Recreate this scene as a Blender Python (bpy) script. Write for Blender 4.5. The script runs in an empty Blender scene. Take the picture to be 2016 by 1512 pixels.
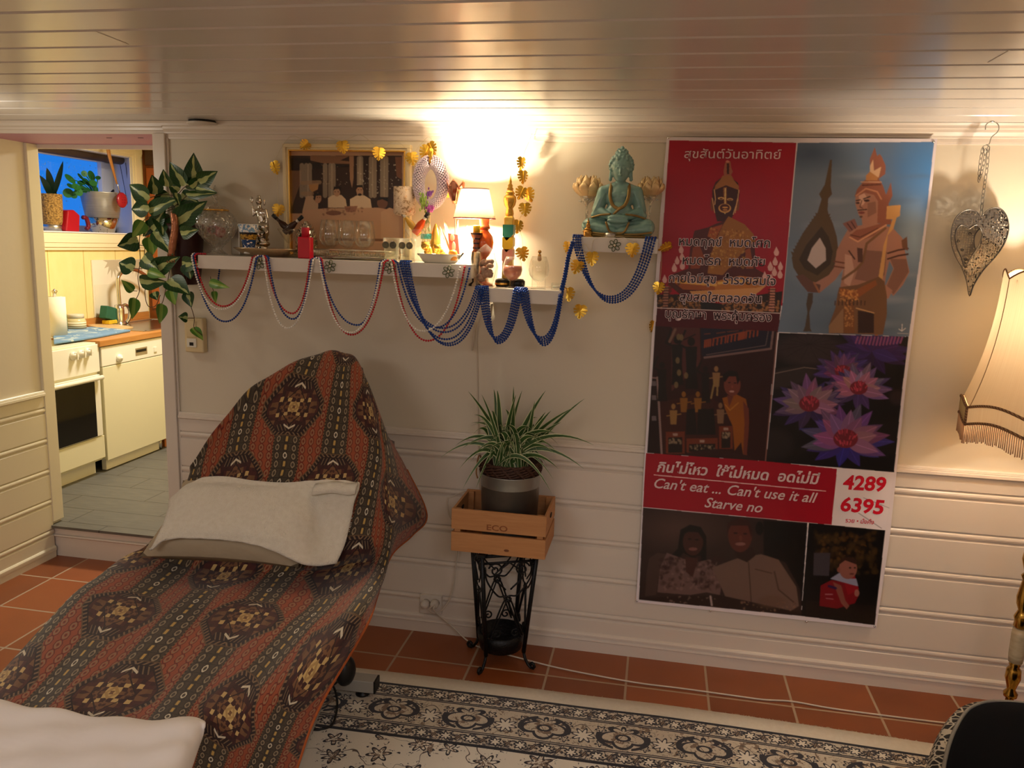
import bpy, bmesh, math, random
import numpy as np
from mathutils import Vector, Matrix
C = bpy.context.scene
COL = C.collection
random.seed(7)
# ---------------------------------------------------------------- camera
FPX = 1556.9485
_p, _y, _r = -0.1734, -0.18, 0.0306
CAM = Vector((0, -3.0737, 1.6509))
_f = Vector((math.sin(_y)*math.cos(_p), math.cos(_y)*math.cos(_p), math.sin(_p)))
_ri = Vector((math.cos(_y), -math.sin(_y), 0))
_up = _ri.cross(_f)
RIGHT = math.cos(_r)*_ri + math.sin(_r)*_up
UP = -math.sin(_r)*_ri + math.cos(_r)*_up
FWD = _f
cd = bpy.data.cameras.new('camera')
cam = bpy.data.objects.new('camera', cd)
COL.objects.link(cam)
cd.sensor_fit = 'HORIZONTAL'; cd.sensor_width = 36.0; cd.lens = FPX/2016*36
cd.clip_start = 0.05; cd.clip_end = 100
cam.matrix_world = Matrix(((RIGHT.x, UP.x, -FWD.x, CAM.x), (RIGHT.y, UP.y, -FWD.y, CAM.y), (RIGHT.z, UP.z, -FWD.z, CAM.z), (0, 0, 0, 1)))
C.camera = cam
# ---------------------------------------------------------------- world, light, exposure
w = bpy.data.worlds.new('dusk'); C.world = w; w.use_nodes = True
bg = w.node_tree.nodes['Background']
bg.inputs[0].default_value = (0.012, 0.165, 0.63, 1); bg.inputs[1].default_value = 1.35
C.view_settings.view_transform = 'Standard'; C.view_settings.look = 'None'
C.view_settings.gamma = 1; C.view_settings.use_curve_mapping = False
C.view_settings.exposure = 0.0
C.cycles.use_denoising = True
C.cycles.max_bounces = 10; C.cycles.transparent_max_bounces = 24
C.cycles.sample_clamp_indirect = 6.0

def lamp(name, kind, loc, power, color, size=0.1, rot=None, **kw):
    d = bpy.data.lights.new(name, kind); d.energy = power; d.color = color
    if kind == 'AREA':
        d.shape = 'DISK'; d.size = size
    else:
        d.shadow_soft_size = size
    for k, v in kw.items(): setattr(d, k, v)
    o = bpy.data.objects.new(name, d); COL.objects.link(o); o.location = loc
    if rot: o.rotation_euler = rot
    return o
lamp('room_fill_light', 'AREA', (0.6, -3.4, 2.07), 24, (1.0, 0.95, 0.95), 1.3)  # soft ambient fill added behind the camera, no actual fixture
lamp('left_fill_light', 'AREA', (-1.6, -3.9, 2.07), 31, (1.0, 0.95, 0.93), 1.3)  # second added fill, unseen, brightens the lounge side
lamp('left_wall_light', 'POINT', (-2.55, -0.60, 1.93), 3.5, (1.0, 0.92, 0.78), 0.05)
lamp('kitchen_ceiling_light', 'AREA', (-2.75, 1.5, 2.31), 44, (1.0, 0.93, 0.78), 0.35)
lamp('table_lamp_light', 'POINT', (-0.703, -0.13, 1.829), 20, (1.0, 0.84, 0.58), 0.012)
lamp('table_lamp_glow', 'POINT', (-0.703, -0.13, 1.772), 14, (1.0, 0.84, 0.58), 0.012)
lamp('floor_lamp_light', 'POINT', (1.245, -0.35, 1.475), 19, (1.0, 0.87, 0.70), 0.03)

# ---------------------------------------------------------------- pixel rays -> world points (real distances are given by the caller)
def ray(px, py): return FWD + RIGHT*((px-1008)/FPX) - UP*((py-756)/FPX)
def P(px, py, Y):
    d = ray(px, py); return CAM + d*((Y-CAM.y)/d.y)
def PZ(px, py, Z):
    d = ray(px, py); return CAM + d*((Z-CAM.z)/d.z)
def PX(px, py, X):
    d = ray(px, py); return CAM + d*((X-CAM.x)/d.x)
def PN(px, py, p0, n):
    d = ray(px, py); return CAM + d*((Vector(p0)-CAM).dot(n)/d.dot(n))
def mpp(p): return (Vector(p)-CAM).dot(FWD)/FPX      # metres per pixel at a point
def lin(c):
    c = c/255.0
    return c/12.92 if c <= 0.04045 else ((c+0.055)/1.055)**2.4
def rgb(r, g, b): return (lin(r), lin(g), lin(b), 1.0)

# ---------------------------------------------------------------- mesh builder
class MB:
    def __init__(s): s.v = []; s.f = []; s.m = []; s.s = []; s.uv = []
    def add(s, V, F, mi=0, smooth=True, uv=None):
        o = len(s.v); s.v += [tuple(p) for p in V]
        s.uv += list(uv) if uv is not None else [(0.0, 0.0)]*len(V)
        for f in F:
            s.f.append(tuple(i+o for i in f)); s.m.append(mi); s.s.append(smooth)
        return s
    def box(s, lo, hi, mi=0, M=None):
        V = [Vector((x, y, z)) for z in (lo[2], hi[2]) for y in (lo[1], hi[1]) for x in (lo[0], hi[0])]
        if M is not None: V = [M @ p for p in V]
        return s.add(V, [(0, 2, 3, 1), (4, 5, 7, 6), (0, 1, 5, 4), (2, 6, 7, 3), (0, 4, 6, 2), (1, 3, 7, 5)], mi, False)
    def tube(s, path, r, seg=8, mi=0, cap=True, closed=False, flat=1.0):
        P_ = [Vector(p) for p in path]; n = len(P_)
        rs = r if isinstance(r, (list, tuple)) else [r]*n
        V = []; up = None
        for i in range(n):
            if closed: t = P_[(i+1) % n]-P_[i-1]
            else: t = P_[min(i+1, n-1)]-P_[max(i-1, 0)]
            t = t.normalized() if t.length > 1e-9 else Vector((0, 0, 1))
            if up is None:
                up = Vector((0, 0, 1)) if abs(t.z) < 0.9 else Vector((1, 0, 0))
            a = t.cross(up)
            if a.length < 1e-6: a = t.orthogonal()
            a.normalize(); b = a.cross(t).normalized(); up = b
            for k in range(seg):
                th = 2*math.pi*k/seg
                V.append(P_[i]+a*(rs[i]*math.cos(th))+b*(rs[i]*flat*math.sin(th)))
        F = []
        for i in range(n if closed else n-1):
            j = (i+1) % n
            for k in range(seg):
                l = (k+1) % seg
                F.append((i*seg+k, i*seg+l, j*seg+l, j*seg+k))
        if cap and not closed:
            F.append(tuple(range(seg-1, -1, -1))); F.append(tuple((n-1)*seg+k for k in range(seg)))
        return s.add(V, F, mi)
    def lathe(s, c, prof, seg=24, mi=0, smooth=True, sx=1.0, sy=1.0, rot=0.0, M=None, lobes=0, amp=0.0):
        c = Vector(c); V = []; F = []; n = len(prof)
        for (r, z) in prof:
            for k in range(seg):
                th = 2*math.pi*k/seg+rot
                rr = r*(1+amp*math.cos(lobes*th)) if lobes else r
                p = Vector((rr*math.cos(th)*sx, rr*math.sin(th)*sy, z))
                if M is not None: p = M @ p
                V.append(c+p)
        for i in range(n-1):
            for k in range(seg):
                l = (k+1) % seg
                F.append((i*seg+k, i*seg+l, (i+1)*seg+l, (i+1)*seg+k))
        if prof[0][0] > 1e-6: F.append(tuple(range(seg-1, -1, -1)))
        if prof[-1][0] > 1e-6: F.append(tuple((n-1)*seg+k for k in range(seg)))
        return s.add(V, F, mi, smooth)
    def grid(s, R, mi=0, smooth=True, uv=None, closed=False):
        n = len(R); m = len(R[0]); V = [p for row in R for p in row]; F = []
        for i in range(n-1):
            for k in range(m if closed else m-1):
                l = (k+1) % m
                F.append((i*m+k, i*m+l, (i+1)*m+l, (i+1)*m+k))
        U = [q for row in uv for q in row] if uv is not None else None
        return s.add(V, F, mi, smooth, U)
    def ball(s, c, r, seg=12, rings=8, mi=0, sc=(1, 1, 1), M=None):
        c = Vector(c); V = [Vector((0, 0, -1))]
        for i in range(1, rings):
            ph = math.pi*i/rings-math.pi/2
            for k in range(seg):
                th = 2*math.pi*k/seg
                V.append(Vector((math.cos(ph)*math.cos(th), math.cos(ph)*math.sin(th), math.sin(ph))))
        V.append(Vector((0, 0, 1))); F = []
        for k in range(seg):
            l = (k+1) % seg
            F.append((0, 1+l, 1+k)); e = 1+(rings-2)*seg
            F.append((e+k, e+l, len(V)-1))
            for i in range(rings-2):
                F.append((1+i*seg+k, 1+i*seg+l, 1+(i+1)*seg+l, 1+(i+1)*seg+k))
        W = []
        for p in V:
            q = Vector((p.x*sc[0]*r, p.y*sc[1]*r, p.z*sc[2]*r))
            if M is not None: q = M @ q
            W.append(c+q)
        return s.add(W, F, mi)
    def prism(s, pts, off, mi=0, smooth=False):      # closed outline of 3D points extruded along off
        n = len(pts); A = [Vector(p) for p in pts]; B = [p+Vector(off) for p in A]
        F = [tuple(range(n)), tuple(range(2*n-1, n-1, -1))]
        F += [(i, i+n, (i+1) % n+n, (i+1) % n) for i in range(n)]
        return s.add(A+B, F, mi, smooth)
    def build(s, name, mats, parent=None, bevel=0, subsurf=0, solid=0, fix=True):
        off = parent_world(parent) if parent else Vector((0, 0, 0))
        me = bpy.data.meshes.new(name)
        V = np.array(s.v, dtype=float).reshape(-1, 3)-np.array(off)
        me.from_pydata(V.tolist(), [], s.f)
        for m_ in (mats if isinstance(mats, (list, tuple)) else [mats]): me.materials.append(m_)
        me.polygons.foreach_set('material_index', s.m); me.polygons.foreach_set('use_smooth', s.s)
        if any(u != (0.0, 0.0) for u in s.uv):
            L = me.uv_layers.new(name='UVMap')
            idx = np.zeros(len(me.loops), dtype=int); me.loops.foreach_get('vertex_index', idx)
            L.data.foreach_set('uv', np.array(s.uv)[idx].ravel())
        me.update()
        if fix:
            b = bmesh.new(); b.from_mesh(me); bmesh.ops.recalc_face_normals(b, faces=b.faces); b.to_mesh(me); b.free()
        o = bpy.data.objects.new(name, me); COL.objects.link(o)
        if parent: o.parent = parent
        if bevel:
            q = o.modifiers.new('bevel', 'BEVEL'); q.width = bevel; q.segments = 2; q.limit_method = 'ANGLE'
        if solid:
            q = o.modifiers.new('solid', 'SOLIDIFY'); q.thickness = solid; q.offset = 0
        if subsurf:
            q = o.modifiers.new('sub', 'SUBSURF'); q.levels = subsurf; q.render_levels = subsurf
        return o
def parent_world(o):
    v = Vector((0, 0, 0))
    while o is not None: v = v+o.location; o = o.parent
    return v
def tag(o, label, cat, group=None, kind=None):
    o['label'] = label; o['category'] = cat
    if group: o['group'] = group
    if kind: o['kind'] = kind
    return o
def thing(name, label, cat, loc, group=None):
    o = bpy.data.objects.new(name, None); COL.objects.link(o); o.location = loc; o.empty_display_size = 0.05
    return tag(o, label, cat, group)
def struct(mb, name, mats, **k):
    o = mb.build(name, mats, **k); o['kind'] = 'structure'; return o
def remesh(mb, voxel, smooth=4):
    me = bpy.data.meshes.new('tmp'); me.from_pydata(mb.v, [], mb.f)
    o = bpy.data.objects.new('tmp', me); COL.objects.link(o)
    q = o.modifiers.new('r', 'REMESH'); q.mode = 'VOXEL'; q.voxel_size = voxel
    if smooth:
        q = o.modifiers.new('s', 'SMOOTH'); q.iterations = smooth; q.factor = 0.5
    dg = bpy.context.evaluated_depsgraph_get()
    m2 = bpy.data.meshes.new_from_object(o.evaluated_get(dg), depsgraph=dg)
    out = MB(); out.add([tuple(v.co) for v in m2.vertices], [tuple(p.vertices) for p in m2.polygons])
    bpy.data.objects.remove(o); bpy.data.meshes.remove(me); bpy.data.meshes.remove(m2)
    return out
def cr(pts, n):      # Catmull-Rom through pts (any dimension), n samples per span
    A = np.array([tuple(p) for p in pts], dtype=float); out = []
    for i in range(len(A)-1):
        p0 = A[i-1] if i else 2*A[0]-A[1]; p1 = A[i]; p2 = A[i+1]; p3 = A[i+2] if i+2 < len(A) else 2*A[-1]-A[-2]
        for k in range(n):
            t = k/n
            out.append(0.5*(2*p1+(p2-p0)*t+(2*p0-5*p1+4*p2-p3)*t*t+(3*p1-p0-3*p2+p3)*t**3))
    out.append(A[-1]); return np.array(out)

# ---------------------------------------------------------------- node maths
class E:
    nt = None
    def __init__(s, k): s.k = k
    def _op(op, *a):
        n = E.nt.nodes.new('ShaderNodeMath'); n.operation = op
        for i, x in enumerate(a):
            if isinstance(x, E): E.nt.links.new(x.k, n.inputs[i])
            else: n.inputs[i].default_value = float(x)
        return E(n.outputs[0])
    def __add__(s, o): return E._op('ADD', s, o)
    __radd__ = __add__
    def __sub__(s, o): return E._op('SUBTRACT', s, o)
    def __rsub__(s, o): return E._op('SUBTRACT', o, s)
    def __mul__(s, o): return E._op('MULTIPLY', s, o)
    __rmul__ = __mul__
    def __truediv__(s, o): return E._op('DIVIDE', s, o)
    def __lt__(s, o): return E._op('LESS_THAN', s, o)
    def __gt__(s, o): return E._op('GREATER_THAN', s, o)
def eabs(a): return E._op('ABSOLUTE', a)
def emax(a, b): return E._op('MAXIMUM', a, b)
def emin(a, b): return E._op('MINIMUM', a, b)
def eround(a): return E._op('ROUND', a)
def efloor(a): return E._op('FLOOR', a)
def emod(a, b): return E._op('FLOORED_MODULO', a, b)
def esin(a): return E._op('SINE', a)
def esqrt(a): return E._op('SQRT', a)
def eatan2(a, b): return E._op('ARCTAN2', a, b)
def sgn(a): return a-eround(a)
def band(a, lo, hi): return (a > lo)*(a < hi)
def emix(f, a, b):
    n = E.nt.nodes.new('ShaderNodeMix'); n.data_type = 'RGBA'
    for i, x in ((0, f), (6, a), (7, b)):
        if isinstance(x, E): E.nt.links.new(x.k, n.inputs[i])
        elif i == 0: n.inputs[0].default_value = x
        else: n.inputs[i].default_value = x
    return E(n.outputs[2])
def noise(vec, scale, detail=3, rough=0.5, dist=0.0):
    n = E.nt.nodes.new('ShaderNodeTexNoise'); n.inputs['Scale'].default_value = scale
    n.inputs['Detail'].default_value = detail; n.inputs['Roughness'].default_value = rough; n.inputs['Distortion'].default_value = dist
    if vec is not None: E.nt.links.new(vec.k, n.inputs['Vector'])
    return E(n.outputs[0])
def voro(vec, scale, feature='F1', metric='EUCLIDEAN', out=0, rnd=1.0):
    n = E.nt.nodes.new('ShaderNodeTexVoronoi'); n.feature = feature; n.inputs['Scale'].default_value = scale
    if feature != 'DISTANCE_TO_EDGE': n.distance = metric
    n.inputs['Randomness'].default_value = rnd
    E.nt.links.new(vec.k, n.inputs['Vector']); return E(n.outputs[out])
def white(vec):
    n = E.nt.nodes.new('ShaderNodeTexWhiteNoise'); E.nt.links.new(vec.k, n.inputs['Vector']); return E(n.outputs['Value'])
def coord(kind='Object'):
    n = E.nt.nodes.new('ShaderNodeTexCoord'); return E(n.outputs[kind])
def sep(v):
    n = E.nt.nodes.new('ShaderNodeSeparateXYZ'); E.nt.links.new(v.k, n.inputs[0]); return E(n.outputs[0]), E(n.outputs[1]), E(n.outputs[2])
def comb(x, y, z=0.0):
    n = E.nt.nodes.new('ShaderNodeCombineXYZ')
    for i, a in enumerate((x, y, z)):
        if isinstance(a, E): E.nt.links.new(a.k, n.inputs[i])
        else: n.inputs[i].default_value = a
    return E(n.outputs[0])
def ramp(f, stops):
    n = E.nt.nodes.new('ShaderNodeValToRGB'); E.nt.links.new(f.k, n.inputs[0]); r = n.color_ramp
    while len(r.elements) < len(stops): r.elements.new(0.5)
    for e, (p, c) in zip(r.elements, stops): e.position = p; e.color = c
    return E(n.outputs[0])
def attr(name):
    n = E.nt.nodes.new('ShaderNodeAttribute'); n.attribute_name = name; return E(n.outputs[0])
def link(e, sock): E.nt.links.new(e.k, sock)
def pbr(name, color=(0.8, 0.8, 0.8, 1), rough=0.5, metal=0.0, trans=0.0, ior=1.45, fn=None, spec=None, coat=0.0, sheen=0.0, emit=None, estr=0.0, bump=None, alpha=None, sss=0.0):
    m = bpy.data.materials.new(name); m.use_nodes = True; nt = m.node_tree; E.nt = nt
    b = nt.nodes['Principled BSDF']
    b.inputs['Base Color'].default_value = color; b.inputs['Roughness'].default_value = rough
    b.inputs['Metallic'].default_value = metal; b.inputs['Transmission Weight'].default_value = trans; b.inputs['IOR'].default_value = ior
    b.inputs['Coat Weight'].default_value = coat; b.inputs['Sheen Weight'].default_value = sheen
    if sss: b.inputs['Subsurface Weight'].default_value = sss; b.inputs['Subsurface Radius'].default_value = (0.01, 0.006, 0.004)
    if spec is not None: b.inputs['Specular IOR Level'].default_value = spec
    if emit: b.inputs['Emission Color'].default_value = emit; b.inputs['Emission Strength'].default_value = estr
    if fn:
        r = fn()
        if isinstance(r, dict):
            for k, v in r.items():
                if k == 'bump':
                    bump = v
                else: link(v, b.inputs[k])
        else: link(r, b.inputs['Base Color'])
    if bump is not None:
        h, st, di = bump
        n = nt.nodes.new('ShaderNodeBump'); n.inputs['Strength'].default_value = st; n.inputs['Distance'].default_value = di
        link(h, n.inputs['Height']); nt.links.new(n.outputs[0], b.inputs['Normal'])
    if alpha is not None: link(alpha(), b.inputs['Alpha'])
    return m
def vary(c, scale=6, amt=0.12, kind='Object', bump=0.0, bscale=60, bdist=0.002, stretch=None):
    def fn():
        v = coord(kind)
        if stretch:
            x, y, z = sep(v); vv = comb(x*stretch[0], y*stretch[1], z*stretch[2])
        else: vv = v
        n = noise(vv, scale, 4)
        a = tuple(max(0, x*(1-amt)) for x in c[:3])+(1,); b = tuple(min(1, x*(1+amt)) for x in c[:3])+(1,)
        d = {'Base Color': emix(n, a, b)}
        if bump: d['bump'] = (noise(vv, bscale, 3), bump, bdist)
        return d
    return fn
def glassmat(name, color=(1, 1, 1, 1), rough=0.0, bumpscale=0, bstr=0.4, milk=0.03, gl=0.04):
    m = bpy.data.materials.new(name); m.use_nodes = True; nt = m.node_tree; E.nt = nt
    nt.nodes.remove(nt.nodes['Principled BSDF'])
    g = nt.nodes.new('ShaderNodeBsdfGlossy'); g.inputs['Roughness'].default_value = 0.03
    t = nt.nodes.new('ShaderNodeBsdfTransparent'); t.inputs[0].default_value = color
    fr = nt.nodes.new('ShaderNodeLayerWeight'); fr.inputs[0].default_value = 0.5
    df = nt.nodes.new('ShaderNodeBsdfTranslucent'); df.inputs[0].default_value = (0.9, 0.88, 0.82, 1); m1 = nt.nodes.new('ShaderNodeMixShader')
    mx = nt.nodes.new('ShaderNodeMixShader')
    fc = E(fr.outputs['Facing']); link((fc*fc*0.22+(0.6*milk if bumpscale == 0 else 1.0)*milk) if not bumpscale else emin(fc*fc*0.3+milk*voro(coord('Object'), bumpscale)*2.0, 0.9), m1.inputs[0]); nt.links.new(t.outputs[0], m1.inputs[1]); nt.links.new(df.outputs[0], m1.inputs[2])
    fac = fc*fc*fc*fc*0.55+gl
    link(fac, mx.inputs[0]); nt.links.new(m1.outputs[0], mx.inputs[1]); nt.links.new(g.outputs[0], mx.inputs[2])
    if bumpscale:
        n = nt.nodes.new('ShaderNodeBump'); n.inputs['Strength'].default_value = bstr; n.inputs['Distance'].default_value = 0.004
        link(voro(coord('Object'), bumpscale), n.inputs['Height'])
        nt.links.new(n.outputs[0], g.inputs['Normal']); nt.links.new(n.outputs[0], fr.inputs['Normal'])
    nt.links.new(mx.outputs[0], nt.nodes['Material Output'].inputs[0])
    return m
def clothmat(name, color, transl=0.5, fn=None, tcol=None):
    m = bpy.data.materials.new(name); m.use_nodes = True; nt = m.node_tree; E.nt = nt
    nt.nodes.remove(nt.nodes['Principled BSDF'])
    d = nt.nodes.new('ShaderNodeBsdfDiffuse'); t = nt.nodes.new('ShaderNodeBsdfTranslucent'); mx = nt.nodes.new('ShaderNodeMixShader')
    mx.inputs[0].default_value = transl; d.inputs[0].default_value = color; t.inputs[0].default_value = tcol or color
    if fn:
        e = fn(); link(e, d.inputs[0]); link(e, t.inputs[0])
    nt.links.new(d.outputs[0], mx.inputs[1]); nt.links.new(t.outputs[0], mx.inputs[2])
    nt.links.new(mx.outputs[0], nt.nodes['Material Output'].inputs[0])
    return m
# ================================================================= the setting
XL, XR, YB, H = -2.993, 2.9, -5.2, 2.108
M_wall = pbr('wall_paint', rgb(222, 211, 190), 0.55, fn=vary(rgb(222, 211, 190), 3, 0.035, bump=0.12, bscale=45, bdist=0.003))
M_trim = pbr('white_gloss_paint', rgb(226, 214, 200), 0.32, fn=vary(rgb(226, 214, 200), 4, 0.04, bump=0.12, bscale=14, bdist=0.004, stretch=(0.12, 1, 1)))
M_trimL = pbr('white_gloss_paint_side', rgb(226, 216, 190), 0.32, fn=vary(rgb(226, 216, 190), 4, 0.04, bump=0.12, bscale=14, bdist=0.004, stretch=(1, 0.12, 1)))
M_ceil = pbr('ceiling_gloss_paint', rgb(212, 206, 198), 0.2, fn=vary(rgb(212, 206, 198), 5, 0.05, bump=0.2, bscale=16, bdist=0.003, stretch=(0.10, 1, 1)))
M_pink = pbr('pink_paint', rgb(188, 134, 170), 0.5, fn=vary(rgb(188, 134, 170), 6, 0.05))
M_yellow = pbr('yellow_wallboard', rgb(232, 205, 122), 0.5)
def f_tile():
    x, y, z = sep(coord('Object'))
    tx = (x+0.9583)/0.3075; ty = (y+0.2399)/0.3075
    d = emin(eabs(sgn(tx)), eabs(sgn(ty)))
    g = d < 0.0145
    r = white(comb(efloor(tx), efloor(ty), 3.0))
    n = noise(coord('Object'), 5, 4)
    c = emix(r*0.55+n*0.45, rgb(112, 56, 28), rgb(178, 98, 54))
    c = emix(noise(coord('Object'), 2.2, 2)*0.5, c, rgb(128, 78, 42))
    return {'Base Color': emix(g, c, rgb(176, 152, 126)), 'Roughness': g*0.4+0.36, 'bump': ((d > 0.02)+n*0.15, 0.35, 0.003)}
M_tile = pbr('terracotta_tiles', fn=f_tile, rough=0.4)
def f_slate():
    x, y, z = sep(coord('Object'))
    row = efloor((y+0.03)/0.195); sx = (x+row*0.23)/0.62; fy = (y+0.03)/0.195
    d = emin(eabs(sgn(sx))*0.62, eabs(sgn(fy))*0.195)
    n = noise(comb(x*3, y*22, 0.0), 3, 4)
    c = emix(n, rgb(84, 82, 76), rgb(118, 115, 106))
    c = emix(white(comb(row, efloor(sx+0.5), 0.0))*0.25, c, rgb(90, 86, 78))
    return emix(d < 0.003, c, rgb(66, 62, 54))
M_slate = pbr('grey_floor_planks', fn=f_slate, rough=0.5)

mb = MB(); mb.box((XL-0.1, YB, -0.05), (XR, 0.34, 0)); struct(mb, 'floor', M_tile)
# ceiling boards
prof = []; y = 0.0; g0 = 0.04
ys = [-(g0+0.1463*k) for k in range(36)]
prof.append((0.36, H))
for g in ys:
    if g < YB: break
    prof += [(g+0.009, H), (g+0.0055, H+0.004), (g+0.0048, H+0.013), (g-0.0048, H+0.013), (g-0.0055, H+0.004), (g-0.009, H)]
prof.append((YB, H))
mb = MB(); mb.grid([[(XL-0.1, a, b) for a, b in prof], [(XR, a, b) for a, b in prof]], smooth=False)
mb.box((XL-0.1, YB, H+0.02), (XR, 0.36, H+0.06))
# two scarf joints between board ends
def sliver(pa, pb, wd=0.003):
    a = PZ(*pa, H); b = PZ(*pb, H); n = (b-a).cross(Vector((0, 0, 1))).normalized()*wd
    return [a-n+Vector((0, 0, -0.0006)), b-n+Vector((0, 0, -0.0006)), b+n+Vector((0, 0, -0.0006)), a+n+Vector((0, 0, -0.0006))]
M_joint = pbr('board_joint', rgb(120, 96, 70), 0.6)
for a, b in (((190, 62), (254, 87)), ((1944, 123), (1988, 98))):
    mb.add(sliver(a, b, 0.0012), [(0, 1, 2, 3)], 1, False)
struct(mb, 'ceiling', [M_ceil, M_joint], fix=False)
# walls
mb = MB(); mb.box((-2.09, 0, 0), (XR, 0.36, H)); struct(mb, 'wall_back', M_wall)
mb = MB(); mb.box((XL-0.1, 0.0, 2.060), (-2.09, 0.372, 2.30))
o = struct(mb, 'trim_1', [M_trim, M_pink])
o.data.polygons[0].material_index = 1
for p in o.data.polygons:
    if p.normal.z < -0.9: p.material_index = 1
mb = MB(); mb.box((XL-0.1, YB, 0), (XL, 0.372, 2.06)); mb.box((XL-0.1, YB, 2.06), (XL, 0.0, H)); struct(mb, 'wall_left', M_wall)
mb = MB(); mb.box((XR, YB, 0), (XR+0.1, 0.36, H)); struct(mb, 'wall_right', M_wall)
mb = MB(); mb.box((XL-0.1, YB-0.1, 0), (XR+0.1, YB, H)); struct(mb, 'wall_front', M_wall)
# wainscot profile (depth from wall, height)
def wains(dz=0.0):
    pr = [(0.0, 0.892), (0.012, 0.892), (0.015, 0.889), (0.0155, 0.885), (0.019, 0.884), (0.019, 0.880), (0.023, 0.878), (0.024, 0.868), (0.018, 0.864), (0.010, 0.860)]
    for zc in (0.790, 0.633, 0.474, 0.315, 0.156):
        pr += [(0.0105, zc+0.019), (0.003, zc+0.0165), (0.0025, zc+0.013)]
        for k in range(7):
            a = math.pi*(k/6)-math.pi/2
            pr.append((0.0025+0.0105*math.cos(a), zc+0.001-0.012*math.sin(a)))
        pr += [(0.0025, zc-0.0135), (0.0105, zc-0.0195)]
    pr += [(0.0105, 0.082), (0.016, 0.080), (0.021, 0.074), (0.021, 0.066), (0.014, 0.062), (0.020, 0.056), (0.021, 0.050), (0.0165, 0.046), (0.0165, 0.0), (0.0, 0.0)]
    return [(d, z+dz if 0.05 < z else z) for d, z in pr]
pr = wains()
mb = MB(); mb.grid([[(-2.031, -d, z) for d, z in pr], [(XR, -d, z) for d, z in pr]], smooth=False)
struct(mb, 'trim_2', M_trim, fix=False)
pr = wains(-0.022)
mb = MB(); mb.grid([[(XL+d, YB, z) for d, z in pr], [(XL+d, 0.305, z) for d, z in pr]], smooth=False)
struct(mb, 'trim_3', M_trimL, fix=False)
cp = [(0.0, 2.040), (0.005, 2.041), (0.0065, 2.048), (0.0065, 2.060), (0.012, 2.062), (0.013, 2.068), (0.022, 2.079), (0.024, 2.088), (0.031, 2.091), (0.033, 2.100), (0.040, 2.108)]
mb = MB(); mb.grid([[(-2.045, -d, z) for d, z in cp], [(XR, -d, z) for d, z in cp]], smooth=False)
cp2 = [(0.0, 2.060), (0.004, 2.060), (0.006, 2.066), (0.008, 2.072), (0.016, 2.074), (0.018, 2.084), (0.028, 2.088), (0.030, 2.100), (0.040, 2.108)]
mb.grid([[(XL, -d, z) for d, z in cp2], [(-2.045, -d, z) for d, z in cp2]], smooth=False)
struct(mb, 'trim_4', M_trim, fix=False)
# door casing on the right of the opening, edge board on the left
mb = MB(); mb.box((-2.096, -0.020, 0), (-2.040, 0.0, 2.062)); mb.box((-2.040, -0.010, 0), (-2.031, 0.0, 2.045))
struct(mb, 'trim_5', M_trim, bevel=0.003)
mb = MB(); mb.box((XL-0.10, 0.305, 0.184), (XL+0.014, 0.378, 2.06)); struct(mb, 'trim_6', M_trimL, bevel=0.003)
mb = MB(); mb.box((XL, 0.372, 2.040), (-2.09, 0.385, 2.064)); struct(mb, 'trim_7', M_trim, bevel=0.002)
# two small dark clips in the soffit
for cx in (215, 277):
    c = PZ(cx, 271, 2.06); mb = MB(); mb.box((c.x-0.012, c.y-0.003, 2.0585), (c.x+0.012, c.y+0.003, 2.061))
    struct(mb, 'trim_8' if cx < 250 else 'trim_9', pbr('dark_slot', rgb(50, 28, 30), 0.6))
# step up to the kitchen
mb = MB(); mb.box((XL, 0.318, 0.0), (-2.05, 0.345, 0.163))
mb.grid([[(XL, 0.318-d, z) for d, z in ((0, 0.118), (0.010, 0.116), (0.013, 0.110), (0.005, 0.104), (0, 0.100))], [(-2.05, 0.318-d, z) for d, z in ((0, 0.118), (0.010, 0.116), (0.013, 0.110), (0.005, 0.104), (0, 0.100))]], smooth=False)
struct(mb, 'baseboard_step', M_trim)
mb = MB(); mb.box((-3.99, 0.372, 0.10), (-2.05, 3.1, 0.17)); mb.box((XL, 0.292, 0.157), (-2.09, 0.372, 0.17)); struct(mb, 'floor_kitchen', M_slate)
# kitchen shell
KX, KH, SZ = -3.95, 2.36, 1.65
WY0, WY1, WZ1 = 0.75, 2.40, 2.215
WY2 = 2.66          # the right reveal is splayed outwards
mb = MB()
mb.box((KX-0.36, 0.25, 0.1), (KX, 3.1, SZ)); mb.box((KX-0.36, 0.25, WZ1), (KX, 3.1, KH)); mb.box((KX-0.36, 0.25, SZ), (KX, WY0, WZ1)); mb.prism([(KX, WY1, SZ), (KX, 3.1, SZ), (KX-0.36, 3.1, SZ), (KX-0.36, WY2, SZ)], (0, 0, WZ1-SZ))
def f_yel():
    x, y, z = sep(coord('Object')); d = eabs(sgn((y+0.13)/0.33))*0.33
    n = noise(comb(x, y*1.0, z*0.5), 16, 3)
    return {'Base Color': emix(d < 0.003, emix(n, rgb(232, 208, 136), rgb(240, 222, 158)), rgb(190, 160, 84)), 'bump': (noise(coord('Object'), 30, 3), 0.3, 0.004)}
M_yellow = pbr('yellow_wallboard', rough=0.45, fn=f_yel)
struct(mb, 'wall_kitchen', M_yellow)
M_reveal = pbr('window_reveal_paint', rgb(225, 222, 225), 0.4, fn=vary(rgb(225, 222, 225), 5, 0.03))
mb = MB()      # reveal lining
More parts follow.
